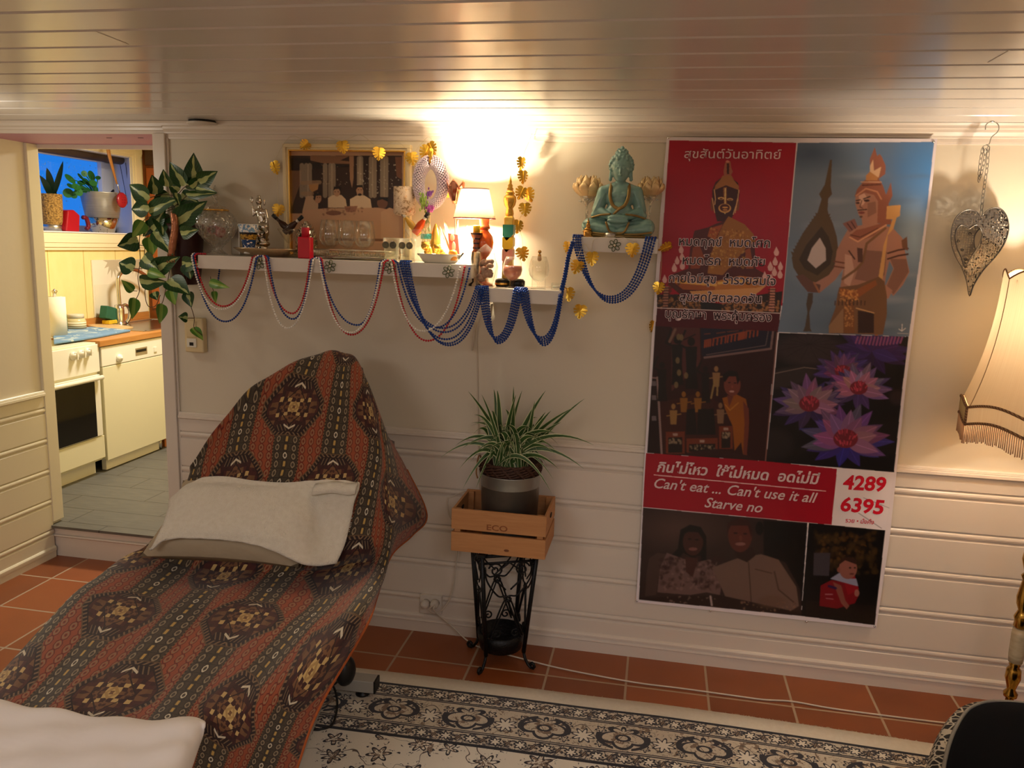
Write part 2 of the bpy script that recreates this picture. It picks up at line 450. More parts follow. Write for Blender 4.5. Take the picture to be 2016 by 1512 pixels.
mb.prism([(KX+0.001, WY1-0.006, SZ), (KX+0.001, WY1, SZ), (KX-0.36, WY2, SZ), (KX-0.36, WY2-0.006, SZ)], (0, 0, WZ1-SZ)); mb.box((KX-0.355, WY0, SZ), (KX+0.001, WY0+0.006, WZ1)); mb.box((KX-0.355, WY0, WZ1-0.006), (KX+0.001, WY2, WZ1)); mb.box((KX-0.355, WY0, SZ-0.004), (KX, WY2, SZ+0.004)); mb.box((KX, WY0, SZ-0.004), (KX+0.012, WY1+0.01, SZ+0.004))
struct(mb, 'trim_10', M_reveal)
mb = MB()      # casing with stepped mouldings
for (a, b, t) in ((0.0, 0.11, 0.018), (0.012, 0.09, 0.026), (0.03, 0.06, 0.031)):
    mb.box((KX, WY1+a, SZ-0.007), (KX+t, WY1+b, WZ1+0.11)); mb.box((KX, WY0-0.1, WZ1+a), (KX+t-0.0007, WY1+0.1095, WZ1+b))
    mb.box((KX, WY0-0.1, SZ-0.01-b), (KX+t+0.0007, WY1+0.1105, SZ-0.0075-a))
struct(mb, 'trim_11', pbr('cream_gloss_paint', rgb(232, 216, 176), 0.35, fn=vary(rgb(232, 216, 176), 4, 0.03)))
# window: frame and pane
M_frame = pbr('window_frame_paint', rgb(228, 226, 226), 0.35, fn=vary(rgb(228, 226, 226), 4, 0.03))
mb = MB(); fx = KX-0.33; wy = WY2-0.02
for (y0, y1, z0, z1) in ((WY0, wy, SZ, SZ+0.05), (WY0, wy, WZ1-0.035, WZ1), (WY0, WY0+0.06, SZ, WZ1), (wy-0.125, wy, SZ, WZ1)):
    mb.box((fx-0.02, y0, z0), (fx+0.02, y1, z1))
mb.box((fx-0.01, wy-0.16, SZ), (fx+0.028, wy-0.12, WZ1-0.02))
o = struct(mb, 'window_1', M_frame, bevel=0.003)
mb = MB(); mb.box((fx-0.004, WY0+0.03, SZ+0.03), (fx+0.001, wy-0.1, WZ1-0.02)); q = mb.build('pane', glassmat('window_glass'), o)
mb = MB(); rnd = random.Random(3)
for i in range(420):
    y_, z_ = rnd.uniform(WY0+.1, wy-.15), rnd.triangular(SZ+.06, WZ1-.06, WZ1-.1); r_ = rnd.uniform(.0015, .0050); x_ = fx+.0016
    mb.add([(x_, y_-r_, z_), (x_, y_, z_-r_*1.2), (x_, y_+r_, z_), (x_, y_, z_+r_*1.2)], [(0, 1, 2, 3)], 0, False)
q2 = mb.build('frost_specks', pbr('frost', rgb(150, 190, 235), 0.5, fn=vary(rgb(150, 190, 235), 9, 0.1)), q, fix=False); q2['kind'] = 'stuff'
mb = MB(); mb.box((-3.99-0.3, 0.20, KH), (-2.0, 3.1, KH+0.05)); struct(mb, 'ceiling_kitchen', pbr('kitchen_ceiling_paint', rgb(225, 215, 190), 0.5, fn=vary(rgb(225, 215, 190), 4, 0.03)))
mb = MB(); mb.box((-4.3, 3.0, 0.1), (-2.0, 3.1, KH)); struct(mb, 'wall_kitchen_end', M_yellow)
mb = MB(); mb.box((-2.06, 0.36, 0.1), (-2.0, 3.1, KH)); mb.box((-2.09, 0.36, 2.1), (-2.0, 0.40, KH)); struct(mb, 'wall_kitchen_right', M_yellow)
mb = MB(); mb.box((-4.3, 0.20, 0.1), (XL-0.1, 0.36, KH)); struct(mb, 'wall_kitchen_near', M_yellow)
# outside: snowy garden seen through the pane
mb = MB(); mb.box((-12, -4, 0.9), (-4.5, 12, 1.0)); tag(mb.build('garden_ground', pbr('evening_snow', rgb(215, 222, 235), 0.8, fn=vary(rgb(215, 222, 235), 3, 0.05))), 'snowy ground outside the kitchen window at dusk', 'ground', kind='structure')
# ================================================================= kitchen furniture
KF = -3.35         # plane of the appliance fronts
M_enamel = pbr('cream_enamel', rgb(228, 220, 186), 0.28, fn=vary(rgb(228, 220, 186), 3, 0.02))
M_white = pbr('white_enamel', rgb(236, 230, 212), 0.3, fn=vary(rgb(236, 230, 212), 3, 0.02))
M_black = pbr('black_plastic', rgb(18, 17, 17), 0.4, fn=vary(rgb(18, 17, 17), 8, 0.2))
def wood_fn(c1, c2, ax=(1, 12, 12), sc=4):
    def fn():
        x, y, z = sep(coord('Object')); n = noise(comb(x*ax[0], y*ax[1], z*ax[2]), sc, 5, 0.6, 0.6)
        n2 = noise(comb(x*ax[0]*0.3, y*ax[1]*2.5, z*ax[2]*2.5), sc*2, 3)
        return {'Base Color': emix(n*0.7+n2*0.3, c1, c2), 'bump': (n2, 0.08, 0.002)}
    return fn
M_oak = pbr('oak_worktop', rough=0.4, fn=wood_fn(rgb(150, 92, 40), rgb(206, 146, 78), (14, 1, 14)))
M_pine = pbr('orange_pine', rough=0.35, fn=wood_fn(rgb(160, 84, 26), rgb(206, 128, 52), (12, 12, 1)))
M_chrome = pbr('chrome', rgb(210, 208, 205), 0.12, 1.0, fn=vary(rgb(210, 208, 205), 8, 0.05))
M_steel = pbr('brushed_steel', rgb(190, 186, 178), 0.28, 1.0, fn=vary(rgb(190, 186, 178), 30, 0.1))
# stove
sy0, sy1, zt = 0.56, 1.175, 0.995
t = thing('cooker', 'white freestanding cooker with black oven glass left of the dishwasher', 'cooker', (KF, (sy0+sy1)/2, 0.17))
mb = MB(); mb.box((KF-0.58, sy0, 0.26), (KF, sy1-0.014, zt)); mb.build('body', M_enamel, t, bevel=0.004)
mb = MB(); mb.box((KF-0.50, sy0+0.02, 0.17), (KF-0.05, sy1-0.02, 0.262)); mb.build('plinth', M_white, t)
mb = MB(); mb.box((KF, sy0+0.01, 0.815), (KF+0.012, sy1-0.005, zt-0.01)); mb.build('control_panel', M_white, t, bevel=0.003)
for i, (px, py) in enumerate(((149, 703), (164, 699), (177, 695))):
    c = PX(px-6, py-2, KF+0.012); mb = MB(); R_ = Matrix.Rotation(math.pi/2, 3, 'Y')
    mb.lathe(c, [(0.026, 0), (0.025, 0.012), (0.016, 0.016), (0.016, 0.03), (0.0, 0.032)], 20, M=R_)
    mb.box((c.x+0.014, c.y-0.004, c.z-0.02), (c.x+0.036, c.y+0.004, c.z+0.02))
    mb.build('knob', M_white, t)
d = MB(); d.box((KF, sy0+0.01, 0.42), (KF+0.02, sy1-0.02, 0.80)); dr = d.build('oven_door', M_white, t, bevel=0.003)
mb = MB(); mb.box((KF+0.018, sy0+0.03, 0.425), (KF+0.024, sy1-0.075, 0.765)); mb.build('oven_glass', pbr('black_oven_glass', rgb(12, 9, 9), 0.06, fn=vary(rgb(12, 9, 9), 3, 0.4)), dr)
mb = MB(); mb.tube([(KF+0.045, sy0+0.02, 0.785), (KF+0.045, sy1-0.03, 0.785)], 0.014, 12); mb.box((KF+0.015, sy0+0.03, 0.777), (KF+0.045, sy0+0.05, 0.793)); mb.box((KF+0.015, sy1-0.06, 0.777), (KF+0.045, sy1-0.04, 0.793)); mb.build('handle', M_white, dr)
mb = MB(); mb.box((KF, sy0+0.01, 0.275), (KF+0.016, sy1-0.006, 0.415)); mb.build('drawer', M_enamel, t, bevel=0.003)
# dishwasher
dy0, dy1 = 1.185, 1.825
t = thing('dishwasher', 'cream front dishwasher under the wooden worktop right of the cooker', 'dishwasher', (KF, (dy0+dy1)/2, 0.17))
mb = MB(); mb.box((KF-0.56, dy0, 0.255), (KF, dy1, 0.962)); mb.build('body', M_enamel, t)
mb = MB(); mb.box((KF, dy0, 0.84), (KF+0.016, dy1-0.004, 0.960)); cpn = mb.build('control_panel', M_white, t, bevel=0.003)
mb = MB(); c = Vector((KF+0.016, dy0+0.155, 0.875)); mb.lathe(c, [(0.026, 0), (0.024, 0.014), (0.015, 0.018), (0.0, 0.03)], 20, M=Matrix.Rotation(math.pi/2, 3, 'Y')); mb.build('dial', M_white, cpn)
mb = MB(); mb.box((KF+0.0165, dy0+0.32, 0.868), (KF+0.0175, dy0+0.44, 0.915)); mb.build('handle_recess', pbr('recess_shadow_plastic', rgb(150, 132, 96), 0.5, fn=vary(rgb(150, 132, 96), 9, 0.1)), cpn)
mb = MB(); mb.box((KF+0.017, dy0+0.325, 0.888), (KF+0.0185, dy0+0.43, 0.905)); mb.build('handle_slot', M_black, cpn)
mb = MB(); mb.box((KF+0.0165, dy1-0.13, 0.87), (KF+0.022, dy1-0.10, 0.90)); mb.build('button', M_white, cpn)
mb = MB(); mb.box((KF, dy0+0.003, 0.245), (KF+0.016, dy1-0.004, 0.836)); mb.build('door', M_enamel, t, bevel=0.003)
mb = MB(); mb.box((KF-0.05, dy0+0.03, 0.175), (KF-0.02, dy1-0.07, 0.245)); mb.build('kick_plate', M_white, t)
mb = MB(); mb.tube([(KF-0.03, dy1-0.05, 0.17), (KF-0.03, dy1-0.05, 0.25)], 0.018, 10); mb.build('foot', M_steel, t)
# base cabinet at the far end
t = thing('kitchen_cabinet', 'orange pine base cabinet right of the dishwasher', 'cabinet', (KF, 2.25, 0.17))
mb = MB(); mb.box((KF-0.56, dy1+0.01, 0.25), (KF, 2.52, 0.965)); mb.build('body', M_pine, t)
mb = MB(); mb.box((KF, dy1+0.04, 0.30), (KF+0.02, 2.45, 0.955)); db = mb.build('door', M_pine, t, bevel=0.004)
mb = MB(); mb.ball((KF+0.035, dy1+0.09, 0.52), 0.014); mb.build('knob', M_steel, db)
mb = MB(); mb.box((KF-0.5, dy1+0.01, 0.17), (KF-0.03, 2.52, 0.25)); mb.build('plinth', M_pine, t)
# worktop with upstand
t = thing('worktop', 'oak kitchen worktop with a low upstand beneath the yellow wall', 'worktop', (KF, 1.9, 0.97))
mb = MB(); mb.box((KX+0.001, dy0-0.02, 0.966), (KF+0.025, 2.52, 1.003)); mb.build('top', M_oak, t, bevel=0.003)
mb = MB(); mb.box((KX+0.001, sy0, 1.003), (KX+0.018, 2.52, 1.055)); mb.build('upstand', M_oak, t, bevel=0.002)
# blue board over the hob
c0 = [PZ(px, py, 1.012) for px, py in ((106, 676), (190, 664), (257, 651), (180, 645), (104, 652))]
mb = MB(); mb.prism([Vector((p.x, p.y, 1.005)) for p in c0], (0, 0, 0.014))
def f_blue():
    n = noise(coord('Object'), 9, 3, 0.5, 1.5); return emix(n > 0.58, rgb(104, 138, 168), rgb(176, 188, 186))
tag(mb.build('ironing_pad', pbr('blue_printed_fabric', rough=0.7, fn=f_blue), bevel=0.004), 'blue patterned pad covering the cooker hob and worktop edge', 'pad')
# cutting mat, sink, tap, sponge, bottles
mb = MB(); c0 = [PZ(px, py, 1.006) for px, py in ((165, 640), (205, 636), (262, 645), (240, 650), (200, 648))]
mb.prism([Vector((p.x, p.y, 1.004)) for p in c0], (0, 0, 0.008)); tag(mb.build('chopping_board', pbr('pale_wood', rough=0.5, fn=wood_fn(rgb(196, 158, 104), rgb(222, 188, 136), (14, 1, 14)))), 'pale wooden chopping board between blue pad and sink', 'chopping board')
t = thing('sink', 'stainless steel sink set in the worktop behind hanging leaves', 'sink', (KF-0.3, 2.05, 1.0))
mb = MB(); x0, x1, y0, y1 = KX+0.09, KF-0.05, 1.72, 2.45
mb.box((x0-0.02, y0-0.02, 1.003), (x0+0.02, y1, 1.008)); mb.box((x1-0.02, y0, 1.003), (x1+0.02, y1, 1.008)); mb.box((x0, y0-0.02, 1.003), (x1, y0+0.02, 1.008)); mb.box((x0, y1-0.02, 1.003), (x1, y1+0.02, 1.008)); mb.build('rim', M_steel, t, bevel=0.002)
mb = MB(); mb.box((x0+0.01, y0+0.01, 1.0032), (x1-0.01, y1-0.01, 1.0045)); mb.build('basin', pbr('sink_steel', rgb(150, 146, 138), 0.22, 1.0, fn=vary(rgb(150, 146, 138), 9, 0.25)), t)
bx = KX+0.13; by = PX(236, 633, bx).y
t = thing('kitchen_tap', 'chrome swan neck kitchen tap standing behind the sink', 'tap', (bx, by, 1.003))
pth = [PX(px, py, bx) for px, py in ((235, 632), (235, 600), (232, 560), (233, 545), (242, 534), (256, 530), (270, 533), (284, 541), (296, 553))]
mb = MB(); mb.tube(cr(pth, 6), 0.014, 10); mb.build('spout', M_chrome, t)
mb = MB(); mb.lathe((bx, by, 1.003), [(0.045, 0), (0.042, 0.01), (0.032, 0.02), (0.034, 0.10), (0.03, 0.14), (0.0, 0.15)], 18); mb.build('base', M_chrome, t)
mb = MB(); mb.tube(cr([(bx, by+0.02, 1.13), (bx+0.01, by+0.06, 1.14), (bx+0.01, by+0.10, 1.10), (bx+0.01, by+0.09, 1.04), (bx, by+0.07, 1.01)], 5), [0.012]*21, 8); mb.build('lever', M_chrome, t)
sp = PX(217, 628, KX+0.10); t = thing('scouring_sponge', 'green and yellow scouring sponge standing left of the tap', 'sponge', (sp.x, sp.y, 1.003))
mb = MB(); mb.box((sp.x-0.03, sp.y-0.05, 1.013), (sp.x+0.03, sp.y+0.055, 1.04)); mb.build('yellow_foam', pbr('yellow_foam', rough=0.9, fn=vary(rgb(214, 176, 30), 40, 0.2)), t, bevel=0.004)
mb = MB(); q = Matrix.Translation((sp.x, sp.y, 1.04)) @ Matrix.Rotation(-0.25, 4, 'X'); mb.box((-0.035, -0.075, 0.0), (0.025, 0.06, 0.09), M=q); mb.build('green_pad', pbr('green_scourer', rough=0.95, fn=vary(rgb(40, 88, 62), 60, 0.25)), t, bevel=0.006)
mb = MB(); mb.box((sp.x-0.035, sp.y-0.02, 1.003), (sp.x+0.04, sp.y+0.09, 1.013)); mb.build('dish', M_black, t)
b = PX(124, 643, KX+0.17); r_ = 0.034
t = thing('washing_up_bottle', 'green washing up liquid bottle with pale cap on the worktop', 'bottle', (b.x, b.y, 1.003))
mb = MB(); mb.lathe((b.x, b.y, 1.003), [(r_, 0), (r_, 0.11), (r_*0.7, 0.16), (0.016, 0.20), (0.0, 0.2)], 18, sx=0.7); mb.build('bottle_body', pbr('green_liquid_plastic', rgb(20, 110, 52), 0.15, trans=0.5, fn=vary(rgb(20, 110, 52), 5, 0.2)), t)
mb = MB(); mb.lathe((b.x, b.y, 1.2), [(0.016, 0), (0.016, 0.015), (0.008, 0.03), (0.0, 0.045)], 12); mb.build('cap', M_white, t)
b = PX(150, 638, KX+0.14)
t = thing('glass_jar', 'squat glass jar with pale lid and label beside the green bottle', 'jar', (b.x, b.y, 1.003))
mb = MB(); mb.lathe((b.x, b.y, 1.003), [(0.055, 0), (0.06, 0.01), (0.06, 0.07), (0.048, 0.085), (0.0, 0.085)], 20); mb.build('jar_body', pbr('sauce_jar', rgb(206, 190, 140), 0.2, fn=vary(rgb(206, 190, 140), 9, 0.2)), t)
mb = MB(); mb.lathe((b.x, b.y, 1.088), [(0.05, 0), (0.05, 0.022), (0.046, 0.026), (0.0, 0.026)], 20); mb.build('lid', pbr('jar_lid', rgb(206, 196, 170), 0.35), t)
mb = MB(); mb.lathe((b.x, b.y, 1.02), [(0.0605, 0), (0.0605, 0.045)], 20); mb.build('label', pbr('jar_label', rough=0.6, fn=lambda: emix(esin(sep(coord('Object'))[2]*420.0) > 0.3, rgb(226, 214, 180), rgb(150, 132, 84))), t)
b = PX(112, 648, KX+0.28)
t = thing('kitchen_roll', 'white kitchen paper roll on a holder against the doorway edge', 'kitchen roll', (b.x, b.y, 1.003))
mb = MB(); mb.lathe((b.x, b.y, 1.012), [(0.02, 0), (0.058, 0), (0.058, 0.24), (0.02, 0.24)], 22); mb.build('paper', pbr('kitchen_paper', rgb(232, 222, 196), 0.9, fn=vary(rgb(232, 222, 196), 50, 0.04)), t)
mb = MB(); mb.lathe((b.x, b.y, 1.003), [(0.07, 0), (0.07, 0.008), (0.01, 0.01), (0.01, 0.27), (0.018, 0.285), (0.0, 0.3)], 18); mb.build('holder', M_chrome, t)
# pale splash panel with star cut-outs
a = PX(180, 512, KX+0.008); b2 = PX(188, 629, KX+0.008)
t = thing('splashback_panel', 'pale glossy splashback panel with grey stars behind the tap', 'splashback', (KX+0.005, 2.1, 1.06))
mb = MB(); mb.box((KX+0.002, a.y, 1.057), (KX+0.010, 2.52, a.z)); mb.build('board', pbr('cream_laminate', rgb(232, 222, 198), 0.12, fn=vary(rgb(232, 222, 198), 4, 0.03)), t)
for (px, py, r_) in ((222, 512, 0.13), (270, 512, 0.13)):
    c = PX(px, py, KX+0.011); V = []
    for k in range(28):
        th = 2*math.pi*k/28; rr = r_ if k % 2 == 0 else r_*0.55
        V.append(Vector((KX+0.0105, c.y+rr*math.cos(th)*0.8, min(a.z-0.002, c.z+rr*math.sin(th)))))
    mb = MB(); mb.prism(V, (0.001, 0, 0)); mb.build('star', pbr('grey_print', rgb(190, 176, 148), 0.3), t)
mb = MB(); q = PX(196, 566, KX+0.012); mb.box((KX+0.0105, q.y-0.05, q.z-0.20), (KX+0.012, q.y+0.13, q.z+0.02)); mb.build('note', pbr('paper_note', rgb(222, 212, 186), 0.6, fn=vary(rgb(222, 212, 186), 9, 0.04)), t)
# tall pine cupboard at the far end
t = thing('tall_cupboard', 'tall dark pine cupboard right of the kitchen window', 'cupboard', (-3.45, 2.75, 0.17))
mb = MB(); mb.box((KX+0.003, 2.545, 0.17), (-3.0, 2.99, 2.34)); mb.build('body', pbr('dark_pine', rough=0.4, fn=wood_fn(rgb(92, 46, 14), rgb(136, 74, 26), (12, 12, 1))), t)
mb = MB(); mb.box((KX+0.04, 2.528, 1.08), (-3.03, 2.545, 2.15)); mb.build('door', pbr('red_pine', rough=0.4, fn=wood_fn(rgb(128, 62, 18), rgb(176, 94, 34), (12, 12, 1))), t, bevel=0.004)
mb = MB(); mb.box((KX+0.04, 2.522, 2.17), (-3.03, 2.545, 2.34)); mb.build('valance', pbr('brown_wood', rough=0.5, fn=wood_fn(rgb(60, 38, 18), rgb(84, 56, 30), (1, 12, 12))), t)
# things on the sill and in the window
SX = KX-0.13
def potpos(px, py, X): q = PX(px, py, X); return Vector((q.x, q.y, SZ+0.004))
c = potpos(104, 455, SX+0.03); t = thing('basket_pot', 'woven straw plant basket at the left end of the kitchen sill', 'pot', c)
k_ = mpp(c)
mb = MB(); mb.lathe(c, [(15*k_, 0), (16*k_, 10*k_), (18.5*k_, 20*k_), (20*k_, 40*k_), (20.5*k_, 71*k_), (18*k_, 71*k_), (18*k_, 60*k_), (0, 60*k_)], 26); mb.build('basket', pbr('woven_straw', rough=0.9, fn=lambda: {'Base Color': emix(voro(comb(*(lambda s: (s[0]*1.0, s[1]*1.0, s[2]*2.4))(sep(coord('Object')))), 70), rgb(206, 160, 84), rgb(92, 62, 24)), 'bump': (voro(coord('Object'), 70), 0.8, 0.008)}), t)
mb = MB(); mb.lathe(c, [(16.5*k_, 0), (17.5*k_, 12*k_), (16*k_, 12.5*k_)], 22); mb.build('metal_foot', M_steel, t)
mb = MB()
def strap(mb, b0, tip, wd, bend=(0, 0, 0), n=8, mi=0):
    b0 = Vector(b0); tip = Vector(tip); mid = (b0+tip)/2+Vector(bend); ax = (tip-b0).normalized(); sd = ax.cross(Vector((0.5, -1, 0.3))).normalized(); R1 = []; U = []
    for i in range(n+1):
        s_ = i/n; p = b0*(1-s_)**2+mid*2*s_*(1-s_)+tip*s_*s_; ww = wd*math.sin(math.pi*min(1, 0.12+0.88*s_))**0.8+0.0005
        R1.append([p-sd*ww, p+Vector((0, 0.25*ww, -0.12*ww)), p+sd*ww]); U.append([(-1, s_), (0, s_), (1, s_)])
    mb.grid(R1, mi, True, U)
top = c+Vector((0, 0, 60*k_))
for (px, py, wd) in ((124, 317, 5), (92, 330, 7), (100, 372, 8), (78, 345, 6)):
    strap(mb, top+Vector((0, 0.01, 0)), PX(px, py, SX+0.03), wd*k_, (0, 0.02, 0.02))
mb.build('leaves', pbr('dark_strap_leaf', rgb(20, 42, 26), 0.35, fn=vary(rgb(20, 42, 26), 12, 0.3)), t, fix=False)
c = potpos(195, 457, SX+0.04); k_ = mpp(c)
t = thing('steel_bowl', 'shiny pierced steel bowl under the metal tub on the sill', 'bowl', c)
mb = MB(); mb.lathe(c+Vector((0, 12*k_, 0)), [(21*k_, 0), (24*k_, 12*k_), (30*k_, 28*k_), (29*k_, 28*k_), (0, 26*k_)], 26); mb.build('bowl_shell', pbr('pierced_steel', rgb(200, 190, 170), 0.15, 1.0, fn=lambda: emix(voro(coord('Object'), 60, rnd=0.2) < 0.2, rgb(205, 196, 178), rgb(70, 58, 44))), t)
t = thing('metal_planter', 'oval pale metal tub holding a round leaved plant on the sill', 'planter', c+Vector((0, 0, 28.5*k_)))
M_zink = pbr('pale_zinc', rgb(170, 166, 160), 0.45, 0.6, fn=lambda: emix(noise(comb(*(lambda s: (s[0], s[1], s[2]*30))(sep(coord('Object')))), 6, 2), rgb(150, 146, 140), rgb(190, 186, 180)))
mb = MB(); mb.lathe(c+Vector((0, 12*k_, 28.5*k_)), [(30*k_, 0), (38*k_, 47*k_), (39*k_, 49*k_), (37*k_, 49*k_), (35*k_, 40*k_), (0, 40*k_)], 30); mb.build('tub', M_zink, t)
mb = MB(); mb.tube(cr([c+Vector((0.02, 40*k_, 75*k_)), c+Vector((0.02, 42*k_, 84*k_)), c+Vector((0.03, 30*k_, 78*k_))], 5), 1.5*k_, 6); mb.build('handle', M_black, t)
mb = MB(); ctr = c+Vector((0, -2*k_, 28.5*k_+44*k_)); rr = random.Random(5)
M_rl = pbr('round_leaf', rgb(36, 104, 44), 0.4, fn=vary(rgb(36, 104, 44), 14, 0.35))
for (px, py, r_) in ((138, 352, 11), (159, 348, 8), (163, 372, 9), (180, 346, 10), (193, 350, 5), (150, 368, 8), (170, 358, 9), (134, 380, 9), (145, 384, 7), (188, 372, 7), (183, 360, 7), (160, 360, 7), (155, 378, 8), (172, 378, 8), (139, 366, 7), (186, 385, 6), (166, 342, 6)):
    q = PX(px, py, SX+0.03+rr.uniform(-0.06, 0.06)); n = Vector((rr.uniform(0.4, 1), rr.uniform(-0.7, 0.2), rr.uniform(0.1, 0.7))).normalized(); a = n.orthogonal().normalized(); b = n.cross(a)
    V = [q-n*0.002]+[q+(a*math.cos(u)+b*math.sin(u))*(r_*k_) for u in [2*math.pi*i/14 for i in range(14)]]
    mb.add(V, [(0, 1+i, 1+(i+1) % 14) for i in range(14)], 0, True)
    mb.tube(cr([ctr+Vector((rr.uniform(-.02, .02), rr.uniform(-.03, .03), -0.03)), (ctr+q)/2+Vector((0, 0, 0.02)), q], 4), 1.0*k_, 5)
mb.build('round_leaves', M_rl, t, fix=False)
c = potpos(145, 455, SX+0.06); t = thing('watering_can', 'red plastic watering can between basket pot and metal tub', 'watering can', c)
mb = MB(); mb.prism([PX(px, py, SX+0.10) for px, py in ((130, 455), (134, 414), (146, 413), (158, 424), (157, 457))], (-0.09, 0, 0)); mb.build('can_body', pbr('red_plastic', rgb(170, 16, 34), 0.35, fn=vary(rgb(170, 16, 34), 6, 0.1)), t, bevel=0.008)
mb = MB(); mb.tube(cr([PX(163, 428, SX+0.05), PX(170, 430, SX+0.05), PX(174, 445, SX+0.05), PX(170, 451, SX+0.05)], 4), 4*k_, 8); mb.build('spout', pbr('dark_red_plastic', rgb(110, 10, 30), 0.4), t)
# roller blind rolled up in the recess
t = thing('roller_blind', 'rolled up brown blind at the top of the kitchen window', 'blind', (KX-0.10, 1.5, 2.14))
rz = PX(237, 315, KX-0.10).z; ry = PX(237, 315, KX-0.10).y
mb = MB(); mb.tube([(KX-0.10, WY0+0.01, rz), (KX-0.10, ry, rz)], 0.034, 18); mb.build('roll', pbr('brown_blind_fabric', rgb(72, 56, 46), 0.7, fn=vary(rgb(72, 56, 46), 12, 0.2)), t)
mb = MB(); mb.tube([(KX-0.10, ry, rz), (KX-0.10, ry+0.012, rz)], 0.03, 16); mb.build('end_cap', M_chrome, t)
for o_ in (0, 0.05):
    mb = MB(); mb.tube([(KX-0.10+o_, ry-0.01, rz-0.02), PX(255+o_*60, 420, KX-0.06)], 0.0022, 5); mb.build('cord', M_black, t)
# ladle hanging in front of the window
lx = KX+0.10
t = thing('skimmer_ladle', 'red enamel skimmer with wooden handle hanging before the window', 'ladle', PX(240, 394, lx))
mb = MB(); mb.tube([PX(211, 285, lx), PX(216, 310, lx), PX(230, 362, lx)], [0.018, 0.016, 0.008], 10, flat=0.5); mb.build('handle', M_oak, t)
mb = MB(); mb.tube([PX(230, 358, lx), PX(236, 380, lx)], 0.004, 6); mb.build('shank', M_steel, t)
q = PX(240, 394, lx); k_ = mpp(q); mb = MB(); mb.ball(q, 15*k_, 20, 12, sc=(0.35, 1, 1)); mb.build('pan', pbr('red_enamel', rough=0.3, fn=lambda: emix(voro(coord('Object'), 55, rnd=0.1) < 0.2, rgb(150, 22, 34), rgb(60, 8, 14))), t)
mb = MB(); q2 = PX(211, 284, lx); mb.tube([q2, q2+Vector((0, 0, KH-q2.z))], 0.002, 5); mb.build('hanging_string', M_steel, t)
